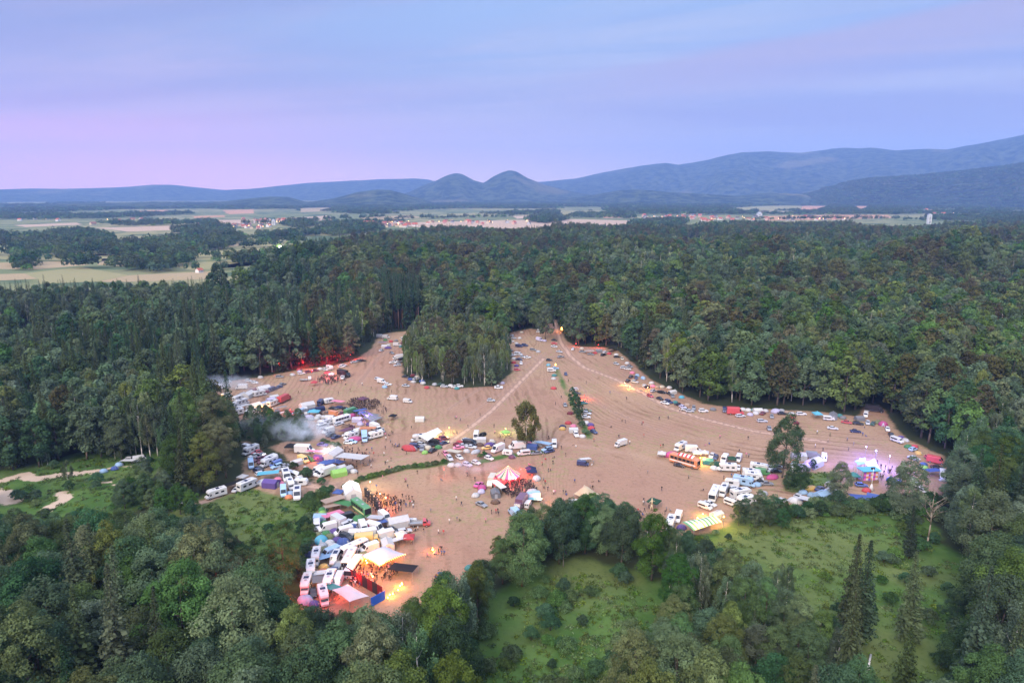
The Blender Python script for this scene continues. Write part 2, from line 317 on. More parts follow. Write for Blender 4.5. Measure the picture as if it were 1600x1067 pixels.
# ================================================================ HILLS
def hill_material():
    m, t, b = nt('wooded_hill'); co = N(t, 'ShaderNodeTexCoord').outputs['Object']
    a, c2 = noise(t, .0011, 4, co), noise(t, .012, 5, co, .7)
    c = mixc(t, smooth(t, c2, .40, .60), (.012, .026, .018), (.070, .092, .050))
    c = mixc(t, math_node(t, 'MULTIPLY', smooth(t, a, .56, .64), .6), c, (.15, .14, .075))
    t.links.new(c, b.inputs['Base Color']); b.inputs['Roughness'].default_value = 1; b.inputs['Specular IOR Level'].default_value = 0
    bp = N(t, 'ShaderNodeBump'); bp.inputs['Distance'].default_value = 30; t.links.new(c2, bp.inputs['Height']); t.links.new(bp.outputs[0], b.inputs['Normal'])
    return m
M_HILL = hill_material()
def ridge(sil, r, depth, rough, seed, freq):
    pxs = [p[0] for p in sil]; n = int((pxs[-1]-pxs[0])/5); rows = 34
    vs = []; fs = []
    for i in range(n+1):
        px = pxs[0]+(pxs[-1]-pxs[0])*i/n
        py = np.interp(px, pxs, [p[1] for p in sil])
        a, b = (px-CX)/F, (CY-py)/F
        hx, hy, hz = a, CP+b*SP, -SP+b*CP
        k = math.hypot(hx, hy); top = max(0.0, CAMH+hz/k*r)
        ux, uy = hx/k, hy/k
        for j in range(rows):
            s = j/(rows-1)*2-1
            q = r+s*depth
            x, y = ux*q, uy*q
            sh = (math.cos(s*math.pi)*.5+.5)
            nz = mnoise.fractal(Vector((x*freq, y*freq, seed)), 1.0, 2.0, 5)
            fine = mnoise.fractal(Vector((x*freq*7, y*freq*7, seed+5)), 1.0, 2.0, 3)
            z = top*(sh**(.9+.0))*(1+rough*nz*(1-sh)*1.4)+sh*fine*top*.012*(1 if s < 0 else .4)
            spur = math.sin(px*.05+seed)*.5+math.sin(px*.021+seed*2)*.5
            z += top*.16*sh*(1-sh)*4*spur*rough
            vs.append((x, y, z-2.0))
    for i in range(n):
        for j in range(rows-1):
            fs.append((i*rows+j, (i+1)*rows+j, (i+1)*rows+j+1, i*rows+j+1))
    me = bpy.data.meshes.new('hills'); me.from_pydata(vs, [], fs); me.materials.append(M_HILL)
    me.polygons.foreach_set('use_smooth', [True]*len(fs))
    return structure(link('hills', me))
ridge([(600, 316), (700, 300), (760, 292), (850, 284), (870, 282), (900, 279), (940, 270), (1000, 260), (1040, 255), (1060, 258), (1100, 252), (1130, 246), (1160, 239), (1200, 237), (1250, 240), (1300, 233), (1360, 231.5), (1400, 236), (1450, 233), (1480, 235), (1520, 228), (1560, 219), (1600, 211), (1700, 196), (1900, 200)], 10800, 3400, .5, 1.3, .00055)
ridge([(540, 318), (600, 312), (640, 300), (660, 290), (680, 283), (698, 274), (712, 270.5), (722, 272), (740, 281.5), (756, 286), (770, 276), (786, 268.5), (797, 265.5), (808, 268.5), (825, 279), (850, 288), (880, 296), (920, 304), (1000, 313)], 7600, 1500, .45, 4.1, .0009)
ridge([(-300, 296), (-100, 297), (0, 296), (50, 294.5), (100, 295), (150, 294), (200, 292), (240, 288.5), (270, 289), (310, 293), (350, 297), (400, 294.5), (440, 290), (480, 286), (540, 283), (600, 280), (650, 279), (670, 281), (700, 288), (760, 302), (800, 311)], 11200, 2600, .5, 7.7, .0006)
ridge([(-300, 318), (-100, 322), (0, 324), (60, 321), (120, 317), (200, 316.5), (240, 315), (300, 320), (340, 316), (380, 311), (420, 307), (450, 307.5), (480, 316), (520, 310), (560, 300), (590, 296), (610, 297), (640, 305), (690, 320)], 5600, 1100, .4, 2.9, .0012)
ridge([(1150, 322), (1240, 309), (1280, 299), (1300, 292), (1330, 284), (1360, 279), (1400, 276), (1450, 273), (1500, 268), (1550, 262), (1600, 256), (1700, 248), (1900, 245)], 6500, 950, .4, 9.2, .0012)
ridge([(650, 318), (700, 316), (800, 319), (860, 316), (900, 309), (940, 302), (970, 297), (1000, 296), (1040, 300), (1100, 303), (1150, 306), (1200, 301), (1250, 303), (1320, 316)], 6300, 900, .4, 5.5, .0012)
# ================================================================ FOLIAGE
LEAF = {'mid': leafmat('leaves_mid_green', (0.0846, 0.1512, 0.0437)), 'dark': leafmat('leaves_dark_green', (0.0483, 0.1011, 0.0426)), 'olive': leafmat('leaves_olive', (0.1073, 0.1422, 0.0452)), 'bright': leafmat('leaves_bright_green', (0.0858, 0.1462, 0.0337)), 'birch': leafmat('leaves_pale_birch', (0.1576, 0.2054, 0.0691)), 'needle': leafmat('needles_dark', (0.0455, 0.0893, 0.0442), .02), 'needle2': leafmat('needles_olive', (0.0779, 0.1090, 0.0455), .02), 'brown': leafmat('leaves_brownish', (0.1157, 0.1107, 0.0481)), 'bush': leafmat('leaves_bush', (0.0875, 0.1548, 0.0446)), 'grey': leafmat('leaves_grey_green', (0.1004, 0.1537, 0.0755)), 'lone': leafmat('leaves_lone_birch', (0.1342, 0.1490, 0.0439)), 'grass': leafmat('grass_blades', (0.0987, 0.1561, 0.0320))}
BARK = basic('bark_brown', (.11, .085, .065), .95, .4, 2.0); BARK_W = basic('bark_white', (.52, .49, .43), .9, .5, 1.2); BARK_R = basic('bark_pine', (.20, .12, .085), .95, .35, 1.0); BARK_D = basic('dead_wood', (.24, .20, .15), .9, .3, 1.0)
def cards(rng, P, Nn, size, asp=1.0, upv=None):
    """many small leaf-clump faces: P centres, Nn normals -> verts, quads"""
    n = len(P); Nn = Nn/(np.linalg.norm(Nn, axis=1, keepdims=True)+1e-9)
    if upv is None:
        a = rng.normal(size=(n, 3))
    else: a = upv
    a = a-Nn*(a*Nn).sum(1, keepdims=True); a /= np.linalg.norm(a, axis=1, keepdims=True)+1e-9
    b = np.cross(Nn, a)
    s = (size*rng.uniform(.45, 1.45, n))[:, None]*.5
    j = lambda: rng.uniform(.6, 1.2, (n, 1))
    V = np.stack([P-a*s*asp*j()-b*s*.5*j(), P-a*s*.1+b*s*j()*-1.0, P+a*s*asp*j()+b*s*.1, P+b*s*j()], 1)
    return V.reshape(-1, 3)
def card_mesh(name, V, mats, leaf, extra=None, mi_leaf=0):
    """V: quads of 4 verts; extra: MB with bark, its material index offset 1"""
    nq = len(V)//4
    vs = V; loops = np.arange(nq*4)
    ev = np.array(extra.v, float).reshape(-1, 3) if extra and extra.v else np.zeros((0, 3))
    allv = np.concatenate([vs, ev]); me = bpy.data.meshes.new(name)
    me.vertices.add(len(allv)); me.vertices.foreach_set('co', allv.astype(np.float32).ravel())
    ef = extra.f if extra else []
    nl = nq*4+sum(len(f) for f in ef)
    me.loops.add(nl); me.polygons.add(nq+len(ef))
    li = list(loops); st = list(range(0, nq*4, 4)); k = nq*4
    for f in ef:
        st.append(k); li += [i+nq*4 for i in f]; k += len(f)
    me.loops.foreach_set('vertex_index', np.array(li, np.int32)); me.polygons.foreach_set('loop_start', np.array(st, np.int32))
    for m in mats: me.materials.append(m)
    me.polygons.foreach_set('material_index', np.array([mi_leaf]*nq+[1]*len(ef), np.int32))
    a = me.attributes.new('leaf', 'FLOAT', 'POINT'); a.data.foreach_set('value', np.concatenate([np.repeat(leaf, 4), np.zeros(len(ev))]).astype(np.float32))
    me.update(calc_edges=True); me.validate(); return me
def trunk_mb(rng, Ht, r, top=.85, lean=.3, limbs=5, l0=.35, lr=2.5, n=7):
    mb = MB(); p = Vector((0, 0, -.3)); pts = [p.copy()]; seg = 5
    for i in range(seg):
        p = Vector((rng.normal()*lean*.5*(i+1)/seg, rng.normal()*lean*.5*(i+1)/seg, Ht*top*(i+1)/seg)); pts.append(p)
    for i in range(seg): mb.tube(pts[i], pts[i+1], r*(1-.8*i/seg), r*(1-.8*(i+1)/seg), n)
    for i in range(limbs):
        t = l0+(top-l0-.1)*i/max(1, limbs); base = pts[0].lerp(pts[-1], t/top)
        a = rng.uniform(0, 6.28); d = Vector((math.cos(a), math.sin(a), rng.uniform(.5, 1.1)))*lr*(1.2-t)
        mb.tube(base, base+d*.55, r*.34, r*.2, 5); mb.tube(base+d*.55, base+d+Vector((0, 0, lr*.25)), r*.2, r*.06, 4)
    return mb
def broadleaf(seed, Ht=21, W=9.6, z0=.22, nl=46, per=95, size=.62, shape=.7):
    rng = np.random.default_rng(seed); cz0 = Ht*z0; ch = Ht-cz0; P = []; Nn = []; Lf = []
    i = 0
    lobes = []
    for k in range(nl):
        t = (k+.5)/nl; t = t**.8
        rad = W/2*max(.12, math.sin(math.pi*min(1, t**shape*.97+.02))**.55)
        a = k*2.39996+rng.normal()*.3; lr = rng.uniform(.07, .19)*W*(1.15-.45*t)
        q = (rad-lr*.6)*rng.uniform(.6, 1.16) if rng.random() > .16 else rad*.3
        lobes.append((np.array([math.cos(a)*q, math.sin(a)*q, cz0+ch*t*.95+rng.normal()*.035*ch]), lr))
    for c, lr in lobes:
        n = int(per*(lr/(.16*W))**2)
        d = rng.normal(size=(n*2, 3)); d /= np.linalg.norm(d, axis=1, keepdims=True)
        out = np.array([c[0], c[1], 0.0]); out = out/(np.linalg.norm(out)+1e-6)
        sc = d@out*.7+d[:, 2]*.6
        d = d[np.argsort(-sc)[:n]]
        rr = lr*rng.uniform(.72, 1.12, (len(d), 1)); rr[rng.random(len(d)) < .16] *= 1.35
        P.append(c+d*rr*np.array([1, 1, .82])); Nn.append(d+rng.normal(size=d.shape)*.42+np.array([0, 0, .25]))
        Lf.append(np.clip(rng.uniform(.15, .85)+rng.normal(size=len(d))*.09, 0, 1))
    P = np.concatenate(P); Nn = np.concatenate(Nn); Lf = np.concatenate(Lf)
    return cards(rng, P, Nn, size), Lf, trunk_mb(rng, Ht, .017*Ht, .8, .5, 7, .22, W*.34)
def birch(seed, Ht=21, W=5.6, z0=.34, nl=40, per=70, size=.5):
    rng = np.random.default_rng(seed); P = []; Nn = []; Lf = []; cz0 = Ht*z0
    for k in range(nl):
        t = rng.random()**.9; rad = W/2*(math.sin(math.pi*min(.98, .1+t*.86))**.7)
        a = rng.uniform(0, 6.28); q = rad*math.sqrt(rng.uniform(.25, 1)); c = np.array([math.cos(a)*q, math.sin(a)*q, cz0+(Ht-cz0)*t])
        n = int(per*rng.uniform(.6, 1.4)); lr = rng.uniform(.55, 1.15)
        d = rng.normal(size=(n, 3)); d /= np.linalg.norm(d, axis=1, keepdims=True)
        pp = c+d*lr*rng.uniform(.4, 1.1, (n, 1))*np.array([1, 1, 1.5]); pp[:, 2] -= rng.random(n)*1.2
        P.append(pp); nn = d+rng.normal(size=d.shape)*.5; nn[:, 2] *= .6; Nn.append(nn); Lf.append(np.clip(rng.uniform(.2, .9)+rng.normal(size=n)*.09, 0, 1))
    P = np.concatenate(P)
    return cards(rng, P, np.concatenate(Nn), size), np.concatenate(Lf), trunk_mb(rng, Ht, .0105*Ht, .95, .6, 8, .4, W*.34, 6)
def spruce(seed, Ht=25, W=6.4, z0=.08, nw=46, br=8, size=.5, k=4, droop=.35):
    rng = np.random.default_rng(seed); P = []; Nn = []; U = []; Lf = []; S = []
    for w in range(nw):
        t = w/(nw-1); z = Ht*(z0+(1-z0)*t**.93); Rr = W/2*((1-t)**.8)*(1 if t > .12 else .75+2*t)+.12
        n = max(4, int(br*(1-.4*t))); a0 = rng.uniform(0, 6.28)
        for b in range(n):
            a = a0+b*6.283/n+rng.normal()*.22; L = Rr*rng.uniform(.62, 1.16); lv = np.clip(rng.uniform(.1, .8), 0, 1)
            dirv = np.array([math.cos(a), math.sin(a), 0])
            for j in range(k):
                s = (j+.6)/k; p = dirv*L*s+np.array([0, 0, z-droop*L*s*s+(.12*L*max(0, s-.75))])
                side = rng.normal()*.16*L; p = p+np.array([-dirv[1], dirv[0], 0])*side
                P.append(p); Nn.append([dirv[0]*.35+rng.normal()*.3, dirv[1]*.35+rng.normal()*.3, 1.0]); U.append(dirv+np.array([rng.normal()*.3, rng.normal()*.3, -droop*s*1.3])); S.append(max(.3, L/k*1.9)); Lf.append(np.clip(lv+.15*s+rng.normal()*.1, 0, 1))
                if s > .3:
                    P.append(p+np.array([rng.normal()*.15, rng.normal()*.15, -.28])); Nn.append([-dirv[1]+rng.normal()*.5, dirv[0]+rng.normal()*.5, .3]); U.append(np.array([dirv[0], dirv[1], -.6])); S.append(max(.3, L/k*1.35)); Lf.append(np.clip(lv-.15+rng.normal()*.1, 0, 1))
    P = np.array(P); mb = MB(); mb.tube((0, 0, -.3), (0, 0, Ht*.6), .0135*Ht, .006*Ht, 7); mb.tube((0, 0, Ht*.6), (0, 0, Ht*1.01), .006*Ht, .01, 5)
    return cards(rng, P, np.array(Nn), np.array(S), 1.0, np.array(U)), np.array(Lf), mb
def bush(seed, Ht=3.2, W=4.4, nl=14, per=75, size=.4):
    rng = np.random.default_rng(seed); P = []; Nn = []; Lf = []
    for k in range(nl):
        a = k*2.4; q = W/2*math.sqrt((k+.3)/nl)*.85; lr = rng.uniform(.2, .32)*W*.7; c = np.array([math.cos(a)*q, math.sin(a)*q, max(.3, Ht*(1-(q/(W*.5))**2*.75)*.72)*rng.uniform(.75, 1.1)])
        d = rng.normal(size=(per, 3)); d /= np.linalg.norm(d, axis=1, keepdims=True); d[:, 2] = np.abs(d[:, 2])*.9+d[:, 2]*.1
        P.append(c+d*lr*rng.uniform(.75, 1.12, (per, 1))); Nn.append(d+rng.normal(size=d.shape)*.4); Lf.append(np.clip(rng.uniform(.15, .85)+rng.normal(size=per)*.18, 0, 1))
    mb = MB()
    for k in range(4): mb.tube((0, 0, -.1), (math.cos(k*1.6)*W*.2, math.sin(k*1.6)*W*.2, Ht*.55), .06, .02, 4)
    return cards(rng, np.concatenate(P), np.concatenate(Nn), size), np.concatenate(Lf), mb
# prototypes: kind -> list of (crown mesh, trunk mesh, joined mesh); joined are only for the distant forest
PROTO = {}
def proto(key, gen, leaf, bark):
    V, Lf, mb = gen
    crown = card_mesh('crown', V, [LEAF[leaf]], Lf); trunk = mb.mesh('trunk', [bark])
    PROTO[key] = (crown, trunk)
FARP = []
def farproto(gen, leaf, bark):
    V, Lf, mb = gen
    FARP.append(card_mesh('forest_tree', V, [LEAF[leaf], bark], Lf, mb))
proto('broadA', broadleaf(1, 22, 12.2, .16, 56, 560, .31), 'mid', BARK); proto('broadB', broadleaf(2, 20.5, 13.2, .15, 60, 520, .31, .62), 'dark', BARK); proto('broadC', broadleaf(3, 23.5, 10.8, .16, 54, 550, .30, .75), 'olive', BARK)
proto('broadD', broadleaf(4, 19.5, 11.6, .18, 56, 500, .31), 'grey', BARK); proto('broadE', broadleaf(5, 21, 11.4, .16, 52, 550, .31), 'bright', BARK)
proto('birchA', birch(6, per=190, size=.29), 'birch', BARK_W); proto('birchB', birch(7, 19, 6.6, .28, 44, 190, .29), 'grey', BARK_W)
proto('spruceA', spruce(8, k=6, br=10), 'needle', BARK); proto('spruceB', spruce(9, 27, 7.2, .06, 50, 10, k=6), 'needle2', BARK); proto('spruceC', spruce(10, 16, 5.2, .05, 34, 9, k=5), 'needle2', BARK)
proto('lone', birch(16, 17.8, 10.2, .24, 100, 130, .42), 'lone', BARK_W); proto('bushA', bush(12, per=190, size=.24), 'bush', BARK); proto('bushB', bush(13, 2.6, 5.2, 16, 190, .25), 'mid', BARK); proto('bushC', bush(14, 4.6, 4.4, 18, 190, .25), 'dark', BARK)
for s_, lf in ((21, 'mid'), (22, 'dark'), (23, 'olive'), (24, 'grey'), (25, 'brown'), (26, 'bright')):
    farproto(broadleaf(s_, 21+s_ % 3*1.5, 12+s_ % 2, .18, 46, 96, .82, .62+.05*(s_ % 3)), lf, BARK)
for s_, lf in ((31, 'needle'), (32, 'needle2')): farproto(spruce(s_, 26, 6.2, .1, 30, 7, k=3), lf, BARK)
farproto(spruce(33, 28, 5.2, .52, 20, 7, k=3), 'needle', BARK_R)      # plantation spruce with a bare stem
farproto(birch(34, 21, 5.8, .34, 34, 40, .7), 'birch', BARK_W)
farproto(birch(35, 19, 6.4, .3, 34, 40, .7), 'grey', BARK_W)
NB = len(FARP)
# clumps of trees for the far woods
def clump(seed, n, spread, leaf):
    rng = np.random.default_rng(seed); P = []; Nn = []; Lf = []
    for k in range(n):
        cx, cy = rng.uniform(-spread, spread, 2); H_ = rng.uniform(12, 19); w = rng.uniform(7, 11)
        m = 60; d = rng.normal(size=(m, 3)); d /= np.linalg.norm(d, axis=1, keepdims=True); d[:, 2] = np.abs(d[:, 2])
        P.append(np.array([cx, cy, H_*.42])+d*np.array([w/2, w/2, H_*.58])); Nn.append(d+rng.normal(size=d.shape)*.35); Lf.append(np.clip(np.full(m, rng.uniform(.2, .8))+rng.normal(size=m)*.15, 0, 1))
    return card_mesh('woodland_clump', cards(rng, np.concatenate(P), np.concatenate(Nn), 2.6), [LEAF[leaf], BARK], np.concatenate(Lf), MB())
CL = [clump(41, 6, 11, 'dark'), clump(42, 6, 11, 'needle2'), clump(43, 5, 10, 'mid')]
def tuft(seed):
    rng = np.random.default_rng(seed); n = 46; P = rng.normal(size=(n, 3))*np.array([.75, .75, 0]); P[:, 2] = rng.uniform(.1, .55, n)
    Nn = rng.normal(size=(n, 3)); Nn[:, 2] = np.abs(Nn[:, 2])*.6
    return card_mesh('grass_tuft', cards(rng, P, Nn, .42, 1.6), [LEAF['grass'], BARK], rng.random(n), MB())
TF = [tuft(51), tuft(52), card_mesh('weed', *(lambda g: (g[0]*.45, [LEAF['bush'], BARK], g[1], MB()))(bush(53, 3, 4, 8, 40, .5)))]
def scatter(name, meshes, P, K, S, Rz):
    """one stuff object: geometry nodes put a tree of kind K at every point"""
    coll = bpy.data.collections.new(name+'_kinds')
    for i, me in enumerate(meshes):
        o = bpy.data.objects.new(f'{name}_kind_{i:02d}', me); coll.objects.link(o)
    me = bpy.data.meshes.new(name); me.from_pydata([tuple(p) for p in P], [], [])
    a = me.attributes.new('k', 'INT', 'POINT'); a.data.foreach_set('value', np.asarray(K, np.int32))
    a = me.attributes.new('s', 'FLOAT_VECTOR', 'POINT'); a.data.foreach_set('vector', np.asarray(S, np.float32).ravel())
    a = me.attributes.new('r', 'FLOAT_VECTOR', 'POINT'); rv = np.zeros((len(P), 3), np.float32); rv[:, 2] = Rz; rv[:, :2] = RNG.normal(size=(len(P), 2))*.03
    a.data.foreach_set('vector', rv.ravel())
    g = bpy.data.node_groups.new(name+'_scatter', 'GeometryNodeTree')
    g.interface.new_socket('Geometry', in_out='INPUT', socket_type='NodeSocketGeometry'); g.interface.new_socket('Geometry', in_out='OUTPUT', socket_type='NodeSocketGeometry')
    gi, go = g.nodes.new('NodeGroupInput'), g.nodes.new('NodeGroupOutput')
    ip = g.nodes.new('GeometryNodeInstanceOnPoints'); ci = g.nodes.new('GeometryNodeCollectionInfo'); ci.inputs['Collection'].default_value = coll
    ci.inputs['Separate Children'].default_value = True; ci.inputs['Reset Children'].default_value = True
    def na(n_, ty):
        x = g.nodes.new('GeometryNodeInputNamedAttribute'); x.data_type = ty; x.inputs['Name'].default_value = n_; return x.outputs['Attribute']
    L = g.links.new
    L(gi.outputs[0], ip.inputs['Points']); L(ci.outputs[0], ip.inputs['Instance']); ip.inputs['Pick Instance'].default_value = True
    L(na('k', 'INT'), ip.inputs['Instance Index'])
    e2r = g.nodes.new('FunctionNodeEulerToRotation'); L(na('r', 'FLOAT_VECTOR'), e2r.inputs[0]); L(e2r.outputs[0], ip.inputs['Rotation'])
    L(na('s', 'FLOAT_VECTOR'), ip.inputs['Scale']); L(ip.outputs[0], go.inputs[0])
    o = link(name, me); md = o.modifiers.new('scatter', 'NODES'); md.node_group = g
    return stuff(o)
# ================================================================ TREES
WOPEN = [GP(p) for p in OPEN]; WFARC = [GP(p) for p in P_FARCLEAR]; WPATH = [GP(l) for l, w, a in PATHS]
# low or special growth: (photo outline, kinds, height factor, spacing, keep)
ZONES = [
 ([(350, 664), (376, 655), (402, 648), (468, 655), (494, 685), (446, 693), (420, 702), (385, 692), (376, 705)], ['broadD', 'bushC', 'broadA'], .34, 4.0, .95),
 ([(420, 698), (445, 706), (480, 730), (512, 752), (500, 760), (470, 744), (438, 720)], ['bushA', 'bushC'], .8, 2.6, .9),
 ([(484, 772), (512, 768), (500, 792), (492, 815), (490, 850), (482, 905), (455, 905), (470, 860), (476, 815)], ['bushA', 'bushB', 'bushC'], 1.0, 3.2, .9),
 ([(1168, 792), (1196, 784), (1240, 800), (1240, 828), (1180, 832), (1150, 824)], ['broadB', 'broadD', 'bushC'], .4, 4.0, .95),
 ([(1230, 796), (1300, 784), (1395, 786), (1395, 802), (1300, 806), (1236, 812)], ['bushC', 'bushA', 'bushB'], 1.15, 3.0, .9),
 ([(1385, 784), (1480, 770), (1500, 800), (1470, 850), (1415, 872), (1405, 830), (1380, 815)], ['bushC', 'bushA', 'bushC'], .9, 4.2, .7),
 ([(205, 768), (240, 740), (300, 800), (330, 835), (310, 860), (240, 850), (170, 826), (190, 800)], ['broadA', 'bushC', 'broadD'], .42, 4.4, .9),
 ([(120, 660), (235, 650), (238, 716), (130, 724)], ['birchA', 'birchB', 'broadD'], .95, 4.6, .95),
 ([(628, 535), (645, 522), (700, 515), (786, 528), (800, 560), (786, 598), (720, 605), (655, 600), (632, 588)], ['birchA', 'birchA', 'birchB', 'broadC', 'birchA', 'birchB'], .66, 5.4, .92),
 ([(1040, 830), (1130, 832), (1150, 860), (1110, 890), (1060, 870)], ['bushC', 'bushB', 'bushA'], .62, 3.4, .8),
 ([(1040, 880), (1100, 905), (1160, 935), (1235, 955), (1300, 955), (1300, 1010), (1340, 1110), (950, 1110), (1020, 1045), (1052, 1000)], ['broadD', 'broadA', 'birchB', 'broadE', 'spruceC', 'broadB', 'broadC'], .68, 5.2, .97),
 ([(480, 930), (505, 955), (560, 962), (600, 970), (640, 962), (620, 985), (540, 985), (470, 975)], ['broadA', 'bushC', 'broadB'], .42, 4.4, .95),
 ([(840, 828), (1000, 838), (1030, 842), (1030, 870), (960, 880), (850, 868)], ['broadA', 'broadB', 'broadE', 'broadD'], .66, 5.4, 1),
 ([(600, 470), (660, 470), (655, 512), (600, 517)], ['plant'], 1, 4.6, 1),
]
WZ = [(GP(p), k, s, d, q) for p, k, s, d, q in ZONES]
SPEC = []          # x, y, kind, scale
def near_species(px, py, u, v):
    n = mnoise.noise(Vector((px*.012, py*.02, 2.2)))
    if px < 480 and py < 640: p = ('spruceA', 'spruceB', 'spruceA', 'broadB', 'broadD', 'spruceB', 'birchB') if n > -.15 else ('broadA', 'broadD', 'broadB', 'spruceB', 'birchB')
    elif 480 <= px < 660 and py < 585: p = ('spruceA', 'spruceB', 'birchA', 'spruceA', 'broadC')
    elif px < 420 and 640 < py < 800 and px > 225: p = ('spruceB', 'spruceA', 'broadA', 'birchB', 'spruceB', 'broadC')
    elif px < 480: p = ('broadA', 'broadB', 'spruceB', 'broadD', 'broadC', 'spruceA', 'broadB', 'broadA')
    elif px > 860 and py < 660: p = ('broadA', 'broadB', 'broadC', 'broadE', 'broadA', 'broadD', 'birchA') if n > -.2 else ('broadB', 'broadC', 'broadD', 'spruceB')
    elif px > 1240 and py > 830: p = ('broadB', 'spruceB', 'broadD', 'broadA', 'spruceA', 'birchB')
    else: p = ('broadA', 'broadB', 'broadC', 'broadD', 'broadE', 'broadB', 'birchB')
    return p[int(u*len(p)) % len(p)]
def jitter_grid(x0, x1, y0, y1, s):
    xs = np.arange(x0, x1, s); ys = np.arange(y0, y1, s*.92); X, Y = np.meshgrid(xs, ys); X = X+(np.arange(len(ys)) % 2)[:, None]*s/2
    return (X+RNG.uniform(-.36, .36, X.shape)*s).ravel(), (Y+RNG.uniform(-.36, .36, X.shape)*s).ravel()
def pxy(X, Y, Z=0.0):
    zz = Z-CAMH; d = Y*CP-zz*SP; return CX+F*X/d, CY-F*(Y*SP+zz*CP)/d
def allowed(X, Y, m=1.5):
    ok = np.ones(X.shape, bool)
    for w in WOPEN: ok &= sdist(X, Y, w) < -m
    for w in WFARC: ok &= ~inpoly(X, Y, w)
    for w in WPATH: ok &= segdist(X, Y, w) > 3
    return ok
# near and middle forest, 85 .. 560 m
X, Y = jitter_grid(-440, 440, 84, 600, 7.5)
k = (np.abs(X) < Y*.80+12); X, Y = X[k], Y[k]
ok = allowed(X, Y, 2.2)
for w, *_ in WZ: ok &= ~inpoly(X, Y, w)
BX, BY = pxy(X, Y); _, TY = pxy(X, Y, 21.0)
ok &= (TY >= np.interp(BX, [p[0] for p in FAR_EDGE], [p[1] for p in FAR_EDGE])) & (TY < 1100) & (RNG.random(X.shape) < .97)
X, Y, BX, BY = X[ok], Y[ok], BX[ok], BY[ok]
for x, y, bx, by in zip(X, Y, BX, BY):
    h = 1+.22*mnoise.noise(Vector((x*.013, y*.013, 8.1)))
    SPEC.append((x, y, near_species(bx, by, random.random(), 0), h*random.uniform(.8, 1.14)*(1.14 if bx > 840 and by < 660 else 1.0)))
for w, kinds, sc, d, keep in WZ:
    xs = [p[0] for p in w]; ys = [p[1] for p in w]
    X, Y = jitter_grid(min(xs), max(xs)+d, min(ys), max(ys)+d, d)
    k = inpoly(X, Y, w) & (RNG.random(X.shape) < keep)
    fs = sdist(X, Y, WOPEN[0]); k &= (fs < -.8) & (sdist(X, Y, WOPEN[1]) < -.5)
    for x, y in zip(X[k], Y[k]): SPEC.append((x, y, random.choice(kinds), sc*random.uniform(.75, 1.2)))
NHERO0 = len(SPEC)
def hero(kind, px, py, top=None, sc=1.0):
    p = G(px, py); s = sc
    if top is not None:
        d = p.y; dep = PITCH+math.atan((top-CY)/F); h = CAMH-math.hypot(p.x*0, p.y)*math.tan(dep)
        base = {'broadA': 21, 'broadB': 19, 'broadC': 22, 'broadD': 18, 'broadE': 20, 'birchA': 21, 'birchB': 19, 'spruceA': 25, 'spruceB': 27, 'spruceC': 16, 'bushA': 3.2, 'bushB': 2.6, 'bushC': 4.6}[kind]; s = h/base
    SPEC.append((p.x, p.y, kind, s))
